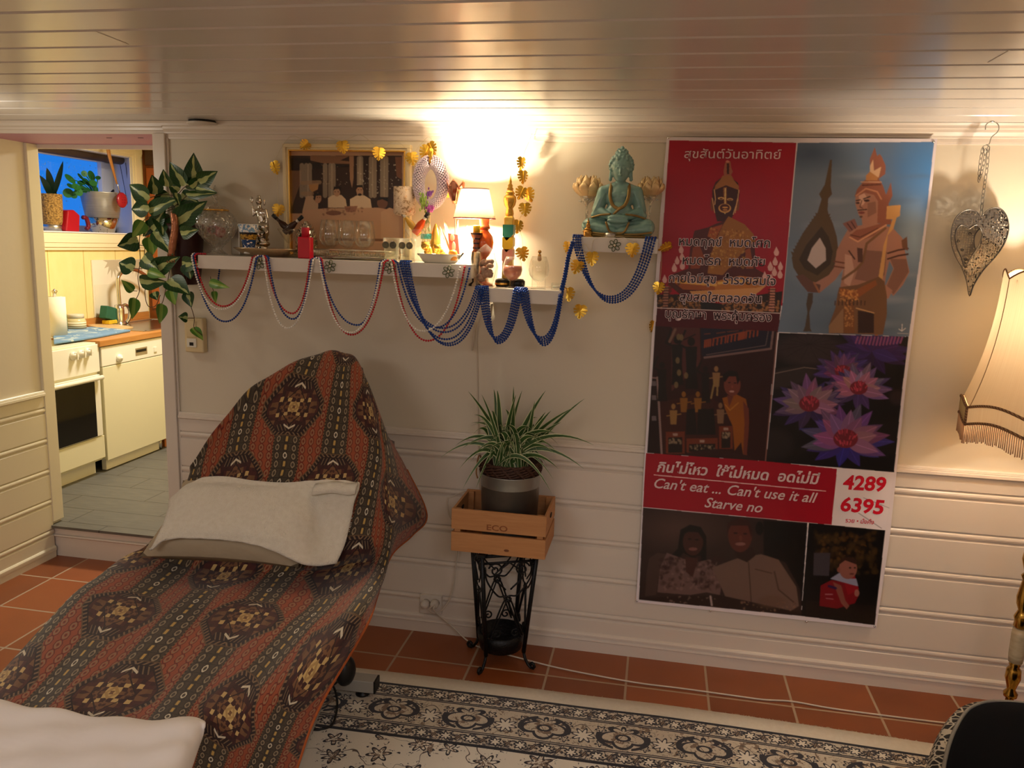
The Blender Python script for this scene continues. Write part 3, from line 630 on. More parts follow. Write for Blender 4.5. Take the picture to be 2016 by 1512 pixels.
# ================================================================= rug, lounge with its cover, pillow, towels, pouf
_re = [PZ(px, py, 0.01) for px, py in ((685, 1312), (857, 1332), (1036, 1353), (1160, 1369), (1298, 1385), (1457, 1407), (1655, 1436), (1830, 1462), (2000, 1486))]
def rug_edge(x): return float(np.interp(x, [-2.4]+[p.x for p in _re], [_re[0].y-0.03]+[p.y for p in _re]))
def f_rug():
    u, v, _ = sep(coord('UV'))          # u along the room in metres, v metres in from the edge
    cream, beige, navy, tan = rgb(238, 230, 212), rgb(212, 200, 178), rgb(20, 20, 32), rgb(136, 114, 94)
    x = u/0.27; fx_ = sgn(x)*0.27; alt = emod(efloor(x+0.5), 2.0)
    def flower(px, py, n, r0, amp, lo, hi):
        r = esqrt(px*px+py*py); a = eatan2(py, px); q = r-(esin(a*n)*amp+r0)
        return band(q, lo, hi), q < lo
    c = emix(noise(coord('UV'), 60, 2), cream, rgb(222, 210, 188))
    nz = noise(coord('UV'), 22, 4, 0.6, 1.2); nz2 = noise(coord('UV'), 46, 3, 0.6, 1.5)
    # guard stripes
    for a, b in ((0.093, 0.152), (0.326, 0.380)):
        inb = band(v, a, b); mid = (a+b)/2
        px = sgn(u/0.085)*0.085; py = v-mid
        o, i_ = flower(px, py, 6.0, 0.017, 0.005, -0.004, 0.003)
        px2 = sgn(u/0.085+0.5)*0.085
        o2, i2 = flower(px2, py, 4.0, 0.010, 0.006, -0.003, 0.003)
        wv = eabs(py-esin(u*74.0)*0.017) < 0.0035
        g = emix(nz2 > 0.53, beige, rgb(88, 82, 84))
        g = emix(emax(o, emax(o2, wv)), g, navy); g = emix(i_, g, cream); g = emix(i2, g, tan)
        c = emix(inb, c, g)
    # main border: palmettes and rosettes
    inm = band(v, 0.166, 0.312); py = v-0.24; px = fx_
    r = esqrt(px*px*0.55+py*py); a = eatan2(py+0.03, px)
    pal = band(r-(eabs(esin(a*3.0))*0.022+0.038), -0.007, 0.006)
    arc = band(r-0.064, -0.007, 0.005)*(eabs(px) > 0.03)*(py*(alt*2.0-1.0) > -0.02)
    core = band(r, 0.012, 0.020); fill = band(r, 0.020, 0.034)*(nz > 0.5)
    px3 = sgn(x+0.5)*0.27
    o3, i3 = flower(px3, py-0.012, 8.0, 0.030, 0.010, -0.005, 0.004)
    o4, i4 = flower(eabs(px3)-0.058, py+0.036, 5.0, 0.014, 0.005, -0.004, 0.003)
    o5, i5 = flower(eabs(px3)-0.060, py-0.046, 5.0, 0.012, 0.005, -0.004, 0.003)
    vine = eabs(py-esin(u*35.0)*0.05) < 0.0022
    m = emix((nz > 0.60), beige, tan)
    m = emix(emax(vine, band(nz2, 0.60, 0.635)), m, rgb(92, 78, 66))
    m = emix(fill, m, tan); m = emix(i3, m, cream)
    m = emix(emax(emax(pal, arc), emax(core, emax(o3, emax(o4, o5)))), m, rgb(44, 42, 50))
    c = emix(inm, c, m)
    # field: scattered sprays
    inf = v > 0.395
    vv = comb(u, v, 0.0); d = voro(vv, 7.5, out=0, rnd=0.75)
    n = E.nt.nodes.new('ShaderNodeTexVoronoi'); n.inputs['Scale'].default_value = 7.5; n.inputs['Randomness'].default_value = 0.75; link(vv, n.inputs['Vector'])
    qx, qy, _ = sep(E(n.outputs['Position']))
    ax_ = u-qx; ay = v-qy; rr = esqrt(ax_*ax_+ay*ay); an = eatan2(ay, ax_)
    hsh = white(comb(qx, qy, 1.0))
    fl = rr-(esin(an*(efloor(hsh*3.0)+5.0)+hsh*6.0)*0.011+hsh*0.016+0.020)
    f = emix(band(fl, -0.006, 0.003), cream, navy); f = emix((fl < -0.006)*(nz2 > 0.5), f, tan)
    ed = noise(vv, 5.5, 2, 0.4, 0.8)
    f = emix(band(ed, 0.497, 0.507), f, rgb(90, 74, 62)); f = emix(band(fl, 0.012, 0.03)*(nz2 > 0.60), f, navy)
    c = emix(inf, c, f)
    for a, b in ((0.080, 0.093), (0.152, 0.158), (0.160, 0.166), (0.312, 0.317), (0.320, 0.326), (0.380, 0.395)):
        c = emix(band(v, a, b), c, navy)
    return {'Base Color': c, 'bump': (noise(coord('UV'), 420, 2), 0.5, 0.004)}
M_rug = pbr('woven_wool_rug', rough=0.95, fn=f_rug, sheen=0.2)
mb = MB(); R1 = []; U = []
for i in range(61):
    x = -2.3+4.2*i/60; e = rug_edge(x); row = []; ur = []
    for v in (0.0, 0.004, 0.06, 0.25, 0.6, 1.2, 1.9, 2.4):
        row.append((x, e-v, 0.011 if v > 0.002 else 0.002)); ur.append((x+3.0, v+0.0001))
    R1.append(row); U.append(ur)
mb.grid(R1, 0, True, U); t = thing('rug', 'cream wool rug with navy floral borders on the terracotta tiles', 'rug', (0, -1.4, 0)); mb.build('pile', M_rug, t)
mb = MB(); rnd = random.Random(2)
for i in range(260):
    x = 0.35+0.62*rnd.random() if rnd.random() < 0.7 else rnd.uniform(-1.0, 1.1); e = rug_edge(x); a = rnd.uniform(-0.8, 0.8); l_ = rnd.uniform(0.004, 0.011)
    mb.tube([(x, e-0.002, 0.009), (x+l_*math.sin(a), e+l_*math.cos(a), 0.006)], 0.0008, 4)
o = mb.build('frayed_pile', pbr('loose_wool', rgb(206, 190, 162), 0.9), t); o['kind'] = 'stuff'

# ---- lounge: frame, cushion, back
SEAT = 0.52; HY = -0.72; ANG = math.radians(62)
NB = Vector((0, -math.sin(ANG), math.cos(ANG))); PB = Vector((0, HY, SEAT))
AX = Vector((-0.02, -1, 0)).normalized(); SD = Vector((1, -0.02, 0)).normalized()
M_metal = pbr('grey_white_metal', rgb(188, 186, 178), 0.35, 0.3, fn=vary(rgb(188, 186, 178), 6, 0.05))
M_vinyl = pbr('black_vinyl', rgb(22, 21, 22), 0.45, fn=vary(rgb(22, 21, 22), 9, 0.2))
t = thing('treatment_lounge', 'treatment lounge on a grey metal base under the woven rust cover', 'lounge', (-1.27, -0.9, 0))
def slab(c, ax, sd, up, L0, L1, W, T):
    M = Matrix((( sd.x, ax.x, up.x, c.x), (sd.y, ax.y, up.y, c.y), (sd.z, ax.z, up.z, c.z), (0, 0, 0, 1)))
    m = MB(); m.box((-W/2, L0, -T), (W/2, L1, 0), M=M); return m
UPV = Vector((0, 0, 1))
slab(Vector((-1.30, HY, SEAT-0.025)), AX, SD, UPV, 0.16, 1.28, 0.44, 0.10).build('seat_cushion', M_vinyl, t, bevel=0.03)
BU = Vector((0.03, math.cos(ANG), math.sin(ANG))).normalized()
slab(Vector((-1.25, HY, SEAT))-NB*0.035, BU, Vector((1, 0, 0)), NB, 0.14, 0.62, 0.44, 0.09).build('back_cushion', M_vinyl, t, bevel=0.03)
slab(Vector((-1.21, HY, SEAT))-NB*0.05, BU, Vector((1, 0, 0)), NB, 0.64, 0.80, 0.22, 0.07).build('head_rest', M_vinyl, t, bevel=0.03)
a = PZ(657, 1328, 0.075); b = PZ(740, 1337, 0.075); d_ = (b-a).normalized(); n_ = Vector((-d_.y, d_.x, 0))
def beam(p, q, wd, z0, z1):
    m = MB(); n = Vector((-(q-p).y, (q-p).x, 0)).normalized()*wd
    m.prism([Vector((p.x, p.y, z0))+n, Vector((q.x, q.y, z0))+n, Vector((q.x, q.y, z0))-n, Vector((p.x, p.y, z0))-n], (0, 0, z1-z0)); return m
a0 = Vector((b.x-0.62, b.y-d_.y*0.62/d_.x, 0))
beam(a0, b, 0.028, 0.032, 0.078).build('base_beam', M_metal, t, bevel=0.003)
beam(b-d_*0.002, b+d_*0.006, 0.027, 0.033, 0.077).build('end_cap', M_black, t)
for q in (b-d_*0.05, a0+d_*0.05):
    mb = MB(); mb.lathe((q.x, q.y, 0.0112), [(0.026, 0), (0.026, 0.008), (0.012, 0.012), (0.012, 0.022)], 16); mb.build('foot', M_black, t)
p1 = Vector((a.x-0.03, a.y-0.02, 0)); p2 = PZ(575, 1500, 0.05); p2.z = 0
beam(p1, p1+(p2-p1)*1.6, 0.022, 0.030, 0.072).build('side_beam', M_metal, t, bevel=0.003)
mb = MB(); mb.tube([(-1.25, -0.72, 0.05), (-1.27, -1.0, 0.44)], 0.035, 10); mb.tube([(-1.25, -1.5, 0.05), (-1.27, -1.2, 0.44)], 0.035, 10); mb.build('lift_column', M_metal, t)
mb = MB(); mb.tube([(-1.25, -0.55, 0.05), (-1.25, -1.9, 0.05)], 0.03, 8); mb.build('centre_beam', M_metal, t)
# black motor housing and cable visible under the hem
q = P(680, 1320, -0.66); mb = MB(); mb.ball(q, 0.05, 16, 10, sc=(0.7, 0.9, 1.1)); mb.build('motor_housing', M_black, t)
mb = MB(); pts = [q, PZ(661, 1345, 0.12), PZ(645, 1352, 0.10), PZ(638, 1362, 0.07), PZ(655, 1350, 0.10), PZ(664, 1385, 0.03), PZ(655, 1425, 0.016), PZ(628, 1436, 0.016), PZ(600, 1434, 0.016)]
mb.tube(cr(pts, 8), 0.004, 7); mb.build('power_cable', M_black, t)

# ---- woven cover, laid over the lounge: rows run down the length, columns are the woven stripes
def seat(px, py, dz=0.0): return PZ(px, py, SEAT+dz)
def back(px, py, d=0.0): return PN(px, py, PB+NB*d, NB)
rows = []
# columns: L hem, T0..T5, R hem  -> (point, u, v)
def row(*pts): rows.append(pts)
Bp = [(366, 930, .36), (388, 905, .30), (495, 768, -.08), (617, 700, -.35), (684, 698, -.42), (722, 752, -.24), (757, 848, .06), (772, 872, .10)]
B = [back(x, y) for x, y, v in Bp]; B[0] = back(366, 930)+Vector((0, 0.06, 0)); B[7] = P(772, 872, -0.30)
A = [p+Vector((0.0, 0.09, -0.10)) for p in B]; A[0] += Vector((0, 0.05, 0)); A[7] = P(775, 868, -0.16)
us = [-0.35, 0, 1, 2, 3, 4, 5, 5.55]
row(*[(p, u, v[2]-0.2) for p, u, v in zip(A, us, Bp)])
row(*[(p, u, v[2]) for p, u, v in zip(B, us, Bp)])
row((back(362, 940)+Vector((0, .06, 0)), -.35, .40), (back(384, 920), 0, .36), (back(484, 805), 1, .0), (back(579, 802), 2, 0), (back(668, 808), 3, 0), (back(733, 815), 4, 0.02), (back(764, 900), 5, .2), (P(800, 925, -.26), 5.6, .25))
row((back(358, 955)+Vector((0, .06, 0)), -.35, .45), (back(378, 938), 0, .42), (back(468, 872), 1, .25), (back(565, 876), 2, .25), (back(657, 878), 3, .25), (back(745, 882), 4, .25), (back(768, 960), 5, .4), (P(839, 1013, -.24), 5.75, .5))
row((back(345, 985)+Vector((0, .05, 0)), -.35, .55), (back(362, 985), 0, .55), (back(454, 955), 1, .5), (back(549, 950), 2, .5), (back(648, 955), 3, .5), (back(733, 951), 4, .5), (back(770, 1020), 5, .62), (P(812, 1052, -.28), 5.7, .62))
row((back(285, 1072)+Vector((-.05, .02, -.10)), -.4, .86), (back(298, 1068), 0, .86), (back(367, 1088), 1, .90), (back(462, 1099), 2, .90), (back(577, 1100), 3, .90), (back(704, 1080), 4, .88), (P(766, 1068, -.60), 5, .82), (P(769, 1094, -.50), 5.6, .80))
row((seat(238, 1094)+Vector((-.04, .03, -.12)), -.4, 1), (seat(250, 1096), 0, 1), (seat(343, 1121), 1, 1), (seat(440, 1135), 2, 1), (seat(553, 1133), 3, 1), (seat(686, 1118), 4, 1), (P(752, 1125, -.66), 5, 1), (P(742, 1172, -.66), 5.6, .98))
row((seat(185, 1136)+Vector((-.05, .03, -.14)), -.4, 1.25), (seat(195, 1139), 0, 1.25), (seat(290, 1164), 1, 1.25), (seat(400, 1172), 2, 1.25), (seat(518, 1175), 3, 1.25), (seat(636, 1196), 4, 1.25), (PX(712, 1185, -.80), 5, 1.25), (PX(727, 1218, -.775), 5.6, 1.25))
row((seat(128, 1178)+Vector((-.05, .03, -.15)), -.4, 1.5), (seat(139, 1181), 0, 1.5), (seat(237, 1203), 1, 1.5), (seat(355, 1220), 2, 1.5), (seat(482, 1214), 3, 1.5), (seat(585, 1245, -.01), 4, 1.5), (PX(662, 1255, -.82), 5, 1.38), (PX(700, 1268, -.79), 5.6, 1.42))
row((seat(-10, 1285)+Vector((-.06, .03, -.16)), -.4, 2), (seat(5, 1331), 0, 2), (seat(98, 1362), 1, 2), (seat(221, 1367), 2, 2), (seat(362, 1372), 3, 2), (PX(452, 1405, -.965), 4, 2), (PX(575, 1375, -.86), 5, 1.62), (PX(628, 1392, -.82), 5.6, 1.7))
row((seat(-130, 1420)+Vector((-.06, .03, -.16)), -.4, 2.5), (seat(-115, 1470), 0, 2.5), (seat(-25, 1500), 1, 2.5), (seat(100, 1505), 2, 2.5), (seat(285, 1490), 3, 2.5), (PX(400, 1530, -.99), 4, 2.5), (PX(520, 1490, -.90), 5, 2.1), (PX(588, 1500, -.85), 5.6, 2.15))
row((seat(-260, 1560)+Vector((-.06, .03, -.16)), -.4, 3), (seat(-240, 1600), 0, 3), (seat(-140, 1640), 1, 3), (seat(0, 1640), 2, 3), (seat(200, 1620), 3, 3), (PX(340, 1640, -1.01), 4, 3), (PX(470, 1620, -.93), 5, 2.6), (PX(545, 1640, -.87), 5.6, 2.65))
ctl = np.array([[(p.x, p.y, p.z, u, v) for p, u, v in r] for r in rows])
NS = 12
a1 = np.array([cr(ctl[:, j], NS) for j in range(ctl.shape[1])]).transpose(1, 0, 2)
a2 = np.array([cr(r_, NS) for r_ in a1])
# soft wrinkles
def wr(u, v):
    return 0.006*math.sin(3.1*u+5.3*v+1.2*math.sin(2.2*v))+0.004*math.sin(7.7*u-4.1*v)
Rw = []; Uw = []
for r_ in a2:
    Rw.append([Vector(p[:3])+Vector((0, -0.4, 0.8))*(wr(p[3], p[4])*(1.0 if p[3] < 4.3 else 0.4)) for p in r_]); Uw.append([(float(p[3])+1.0, float(p[4])+2.0) for p in r_])
def f_cover():
    u, v, _ = sep(coord('UV')); u = u-1.0; v = v-2.0
    fu = sgn(u); a = eabs(fu); dark = a < 0.255
    rust = emix(noise(coord('UV'), 5, 4), rgb(138, 62, 32), rgb(168, 84, 48)); oliv = emix(noise(coord('UV'), 5, 4), rgb(58, 48, 34), rgb(80, 68, 50))
    # small hexagon motifs in a 6 x 18 lattice
    cx = sgn(u*6.0); rowi = eround(v*18.0+0.03); cy = sgn(v*18.0)
    ax_ = eabs(cx); ay = eabs(cy); k = emax(ax_*1.25, ax_*0.85+ay*0.62); k = emax(k, ay*0.78)
    ring = band(k, 0.17, 0.30); outl = band(k, 0.35, 0.43); core = k < 0.10
    cen = (a < 0.09)*dark; par = emod(rowi, 3.0) < 0.5
    small = emax(ax_*2.3, ay*1.0)
    rc = emix(dark, rgb(146, 112, 80), rgb(150, 132, 104)); rc = emix(cen, rc, emix(par, rgb(196, 158, 82), rgb(214, 202, 176)))
    c = emix(dark, rust, oliv)
    c = emix(outl, c, emix(dark, rgb(96, 30, 16), rgb(44, 34, 24)))
    c = emix(emax(ring*(1.0-cen*(1.0-par)), cen*(1.0-par)*(small < 0.30)), c, rc)
    c = emix(core*(1.0-dark), c, rgb(100, 42, 24))
    c = emix((ay > 0.46)*dark, c, rgb(46, 38, 28))
    c = emix(band(a, 0.246, 0.268), c, emix(esin(v*300.0) > 0.0, rgb(40, 30, 20), rgb(120, 92, 58)))
    # medallions, staggered
    best = None
    for s_ in (0.0, 1.0):
        mx = eabs(sgn((u+s_)*0.5)*2.0); my = eabs(sgn(v+s_*0.5))*3.3
        d = emax(emax(my-0.66, mx-0.64), (mx*0.5+my*0.35-0.3725)/0.61)
        q = comb(efloor(mx*17.0), efloor(my*15.0), s_*0.0)
        if best is None: best = (d, mx, my)
        else:
            sel = d < best[0]
            def pick(A_, B_): return B_+(A_-B_)*sel
            best = (emin(d, best[0]), pick(mx, best[1]), pick(my, best[2]))
    d, mx, my = best
    q = comb(mx, my, 0.0)
    blk = voro(q, 8.0, metric='CHEBYCHEV', out=0, rnd=0.9); h = white(comb(efloor(mx*13.0+noise(q, 6, 1)*1.5), efloor(my*11.0+noise(q, 5, 1)*1.5), 2.0))
    m = ramp(h, [(0.0, rgb(52, 20, 18)), (0.30, rgb(74, 30, 24)), (0.52, rgb(112, 76, 44)), (0.64, rgb(60, 24, 20)), (0.79, rgb(204, 170, 108)), (0.89, rgb(120, 82, 50)), (1.0, rgb(44, 18, 18))])
    for e in m.k.node.color_ramp.elements: pass
    m.k.node.color_ramp.interpolation = 'CONSTANT'
    inn = emax(mx*1.0, 0.0)+my*0.75
    m = emix((inn < 0.30)*(h < 0.70), m, emix(esin(mx*60.0)*esin(my*52.0+mx*20.0) > 0.1, rgb(122, 82, 50), rgb(72, 40, 28)))
    m = emix((inn < 0.11)*(inn > 0.06), m, rgb(176, 140, 84))
    m = emix(band(inn, 0.30, 0.325), m, rgb(40, 18, 14))
    chev = (eabs(my-0.50+mx*0.75) < 0.022)*(mx < 0.115); m = emix((my > 0.40)*(mx < 0.26), m, emix(esin(my*0.0+mx*90.0+my*40.0) > 0.6, rgb(34, 14, 14), rgb(120, 96, 70)))
    m = emix(chev, m, rgb(218, 204, 176))
    rope = esin((mx-my*0.75)*70.0) > 0.35
    m = emix(band(d, -0.085, -0.02), m, emix(rope, rgb(34, 18, 16), rgb(128, 100, 72)))
    m = emix(band(d, -0.105, -0.085), m, rgb(30, 14, 12)); m = emix(d > -0.02, m, rgb(104, 78, 50))
    c = emix(d < 0.0, c, m)
    c = emix(d*(-1.0) > 100.0, c, c)
    x = noise(coord('UV'), 260, 2)
    c = emix(x*0.25, c, rgb(60, 36, 24))
    return {'Base Color': c, 'bump': (x, 0.35, 0.003)}
M_cover = pbr('woven_tapestry', rough=0.85, fn=f_cover, sheen=0.15)
t = thing('tapestry_cover', 'rust and olive striped tapestry cover with medallions draped over the lounge', 'blanket', (-1.27, -0.9, 0.52))
mb = MB(); mb.grid(Rw, 0, True, Uw); mb.build('cloth', M_cover, t, solid=0.006, fix=False)
# rolled orange hem with short fringe along the right edge
mb = MB(); mb2 = MB(); rnd = random.Random(9)
hem = [r_[-1] for r_ in Rw][NS*2:]
mb.tube(hem, 0.006, 6); mb.build('hem', pbr('orange_hem', rough=0.9, fn=vary(rgb(164, 82, 34), 90, 0.3)), t)

# ---- pillow and towel
C0 = PZ(308, 1103, SEAT+0.008); C1 = PZ(586, 1122, SEAT+0.008)
wx = (C1-C0); W_ = wx.length; wx.normalize()
tilt = math.radians(38); fy = Vector((-wx.y, wx.x, 0)); dv = fy*math.cos(tilt)+UPV*math.sin(tilt); nv = wx.cross(dv).normalized()
def cushion(L, D, T, n=20, pinch=0.06):
    R2 = []; 
    for sgn_ in (1, -1):
        rr = []
        for i in range(n+1):
            a = -1+2*i/n; row_ = []
            for j in range(n+1):
                b = -1+2*j/n
                th = T*(max(0, (1-a**4))**0.40)*(max(0, (1-b**4))**0.34)
                sx = 1-pinch*(1-b*b)*abs(a)**3*0+pinch*0; s1 = 1-pinch*(1-b*b); s2 = 1-pinch*(1-a*a)
                row_.append((a*L/2*s1, b*D/2*s2, sgn_*th/2))
            rr.append(row_)
        R2.append(rr)
    return R2
Cc = C0+wx*(W_/2)+dv*0.148+nv*0.058-fy*0.02
Lp = W_+0.05
def lift(p): return Cc+wx*(p[0]+.10*(p[1]+.18))+dv*p[1]+nv*p[2]
M_pil = pbr('taupe_pillowcase', rough=0.85, fn=vary(rgb(176, 158, 130), 10, 0.08, bump=0.5, bscale=14, bdist=0.012))
t = thing('pillow', 'taupe pillow leaning in the lounge under a cream towel', 'pillow', Cc)
mb = MB()
for rr in cushion(Lp, 0.32, 0.15, pinch=0.10): mb.grid([[lift(p) for p in r_] for r_ in rr])
mb.build('pillowcase', M_pil, t, bevel=0)
# towel: draped over the upper side, front edge falls short of the pillow front, right end hangs free
M_tow = pbr('cream_terry', rough=1.0, fn=lambda: {'Base Color': emix(noise(coord('Object'), 60, 3), rgb(224, 212, 188), rgb(244, 236, 218)), 'bump': (noise(coord('Object'), 190, 3, 0.7), 0.8, 0.008)}, sheen=0.4)
def bk(px, py, o):
    a = PN(px, py, Cc+nv*o, nv)
    for b in (back(px, py, 0.022), seat(px, py, 0.022)):
        if (b-CAM).length < (a-CAM).length: a = b
    return a
tr = [
 [(352, 972, .00), (392, 944, .02), (440, 938, .03), (500, 946, .03), (560, 950, .03), (620, 946, .035), (664, 945, .05), (708, 950, .04)],
 [(335, 985, .04), (372, 955, .07), (430, 951, .075), (500, 955, .08), (560, 956, .08), (618, 958, .075), (655, 952, .055), (706, 965, .042)],
 [(333, 1000, .065), (366, 968, .095), (430, 962, .10), (500, 968, .10), (560, 970, .10), (610, 978, .085), (640, 985, .05), (697, 990, .038)],
 [(325, 1025, .085), (360, 1005, .105), (430, 1005, .115), (500, 1008, .115), (560, 1014, .115), (604, 1022, .09), (630, 1030, .045), (690, 1025, .03)],
 [(310, 1058, .085), (350, 1040, .105), (420, 1040, .115), (490, 1044, .118), (550, 1052, .112), (598, 1066, .08), (634, 1066, .04), (682, 1060, .02)],
 [(298, 1080, .07), (335, 1058, .095), (410, 1056, .105), (480, 1062, .105), (540, 1076, .10), (592, 1092, .07), (630, 1094, .035), (672, 1090, .012)],
 [(295, 1083, .066), (332, 1060, .092), (408, 1059, .101), (478, 1066, .101), (532, 1080, .096), (585, 1104, .066), (622, 1112, .035), (664, 1105, .01)],
 [(297, 1082, .055), (334, 1058, .08), (410, 1057, .09), (480, 1064, .09), (533, 1076, .085), (588, 1100, .05), (624, 1108, .02), (664, 1108, .0)]]
ctl = np.array([[tuple(bk(*q)) for q in r_] for r_ in tr])
a1 = np.array([cr(ctl[:, j], 6) for j in range(8)]).transpose(1, 0, 2); a2 = np.array([cr(r_, 6) for r_ in a1])
t = thing('towel', 'cream terry towel folded over the taupe pillow on the lounge', 'towel', Cc)
rnd = random.Random(4)
mb = MB(); mb.grid([[Vector(p)+nv*(0.0025*math.sin(p[0]*90)*math.sin(p[2]*70)) for p in r_] for r_ in a2]); mb.build('terry_cloth', M_tow, t, solid=0.008, fix=False)
mb = MB(); e_ = [Vector(p) for p in cr([tuple(bk(706, 950, .052)), tuple(bk(690, 952, .075)), tuple(bk(660, 948, .08)), tuple(bk(622, 953, .095))], 6)]
f_ = [p-dv*0.05+nv*0.004 for p in e_]; mb.grid([e_, [(p+q)/2+nv*0.008 for p, q in zip(e_, f_)], f_]); mb.build('folded_end', M_tow, t, solid=0.008, fix=False)
mb = MB()
for i in range(46):
    s_ = i/45; p = Vector(cr([tuple(bk(694, 956, .088)), tuple(bk(690, 1000, .05)), tuple(bk(684, 1045, .034))], 15)[min(30, int(s_*30))])
    mb.tube([p, p+wx*rnd.uniform(.006, .012)+dv*rnd.uniform(-.003, .003)], 0.0011, 4)
o = mb.build('fringe', M_tow, t); o['kind'] = 'stuff'
# ---- white sheet across the foot of the lounge
e1 = [(-60, 1368), (0, 1384), (60, 1396), (130, 1408), (210, 1417), (300, 1420), (380, 1418), (403, 1424)]
tr = [[seat(x, y, .012) for x, y in e1],
      [seat(x, y+10, .018) for x, y in e1[:-1]]+[seat(404, 1436, .012)],
      [seat(x-25, y+50, .016) for x, y in e1[:-2]]+[seat(372, 1462, .02), seat(392, 1472, -.03)],
      [seat(x-60, y+110, .016) for x, y in e1[:-2]]+[seat(345, 1520, .02), seat(372, 1525, -.05)],
      [seat(x-100, y+190, .026) for x, y in e1[:-2]]+[seat(300, 1610, .02), seat(335, 1620, -.06)]]
ctl = np.array([[tuple(p) for p in r_] for r_ in tr])
a1 = np.array([cr(ctl[:, j], 6) for j in range(8)]).transpose(1, 0, 2); a2 = np.array([cr(r_, 6) for r_ in a1])
mb = MB(); mb.grid([[Vector(p)+Vector((0, 0, 0.004*math.sin(p[0]*40+p[1]*17)+0.003*math.sin(p[1]*63-p[0]*20)+.006)) for p in r_] for r_ in a2])
tag(mb.build('white_sheet', pbr('white_cotton', rough=0.9, fn=vary(rgb(230, 220, 212), 6, 0.04, bump=0.4, bscale=9, bdist=0.012)), solid=0.006, fix=False), 'white cotton sheet folded across the near end of the lounge', 'sheet')

# ---- black velvet pouf at the right
PZT = 0.40
t = thing('pouf', 'black velvet pouf with a patterned side band at bottom right', 'pouf', (1.35, -1.25, 0))
out = [PZ(x, y, PZT) for x, y in ((1851, 1560), (1858, 1500), (1868, 1460), (1880, 1430), (1896, 1403), (1912, 1388), (1940, 1378), (1980, 1377), (2030, 1382), (2100, 1392), (2200, 1412))]
cen = Vector((1.42, -1.22, 0))
pts = [Vector((p.x, p.y, 0)) for p in out]
last = pts[-1]
pts += [Vector((1.62, -0.90, 0)), Vector((1.80, -1.10, 0)), Vector((1.86, -1.40, 0)), Vector((1.70, -1.75, 0)), Vector((1.30, -1.85, 0)), Vector((0.90, -1.70, 0)), Vector((0.74, -1.45, 0))]
pts = [Vector(p) for p in cr(pts+[pts[0]], 5)[:-1]]
def ringp(sc, z): return [cen+(p-cen)*sc+Vector((0, 0, z)) for p in pts]
def f_velvet(): return emix(noise(coord('Object'), 3.5, 3), rgb(3, 3, 5), rgb(7, 7, 10))
M_velvet = pbr('black_velvet', rough=1.0, fn=f_velvet, sheen=0.03, spec=0.03)
mb = MB(); mb.grid([ringp(0.02, PZT+.012), ringp(0.5, PZT+.012), ringp(0.85, PZT+.008), ringp(0.97, PZT+.002), ringp(0.995, PZT-.008)], closed=True); mb.build('velvet_top', M_velvet, t)
def f_band():
    x, y, z = sep(coord('Object')); q = voro(coord('Object'), 42, 'DISTANCE_TO_EDGE'); return emix(q < 0.09, rgb(16, 15, 17), rgb(176, 168, 152))
mb = MB(); mb.grid([ringp(0.995, PZT-.010), ringp(1.04, PZT-.02), ringp(1.06, PZT-.045), ringp(1.045, PZT-.07)], closed=True); mb.build('patterned_band', pbr('black_white_braid', rough=0.8, fn=f_band), t)
mb = MB(); mb.tube(ringp(0.997, PZT-.006), 0.005, 6, closed=True); mb.build('piping', pbr('grey_piping', rough=0.8, fn=vary(rgb(120, 116, 108), 60, 0.2)), t)
mb = MB(); mb.grid([ringp(1.045, PZT-.07), ringp(1.03, .12), ringp(0.98, .0118), ringp(0.02, .0118)], closed=True); mb.build('velvet_side', M_velvet, t)
# ================================================================= shelves and everything on them
SF = -0.26
S1, S2, S3 = 1.578, 1.497, 1.688
M_shelf = pbr('white_lacquer', rgb(226, 218, 206), 0.3, fn=vary(rgb(226, 218, 206), 3, 0.02))
def shelf(x0, x1, top, label):
    mb = MB(); mb.box((x0, SF, top-0.051), (x1, -0.0005, top)); return tag(mb.build('wall_shelf', M_shelf, bevel=0.002), label, 'shelf', 'white floating shelves')
shelf(P(389, 500, SF).x, P(928, 520, SF).x, S1, 'long white floating shelf beside the hanging plant')
shelf(P(940, 565, SF).x, P(1105, 572, SF).x, S2, 'short low white floating shelf under the lit lamp')
shelf(P(1131, 470, SF).x, P(1296, 468, SF).x, S3, 'short white floating shelf carrying the teal meditating statue')
M_gold = pbr('polished_gold', rgb(228, 176, 78), 0.25, 0.8, fn=vary(rgb(228, 176, 78), 20, 0.12))
M_gold2 = pbr('gold_foil', rgb(240, 192, 70), 0.24, 0.75, fn=vary(rgb(240, 192, 70), 25, 0.12))
M_brass = pbr('antique_brass', rgb(168, 124, 60), 0.25, 1.0, fn=vary(rgb(168, 124, 60), 14, 0.2))
M_silver = pbr('polished_silver', rgb(200, 192, 176), 0.16, 1.0, fn=vary(rgb(200, 192, 176), 14, 0.1))
M_glass = glassmat('clear_glass', (0.97, 0.97, 0.95, 1))
M_cut = glassmat('cut_glass', (0.90, 0.90, 0.87, 1), bumpscale=55, bstr=1.0, milk=0.20, gl=0.22)
M_facet = glassmat('faceted_glass', (0.92, 0.92, 0.90, 1), milk=0.05)
def at(cx, yb, Y, z):
    p = P(cx, yb, Y); return Vector((p.x, Y, z)), mpp(Vector((p.x, Y, z)))
def lpx(mb, c, k, prof, **kw): return mb.lathe(c, [(r*k, z*k) for r, z in prof], **kw)
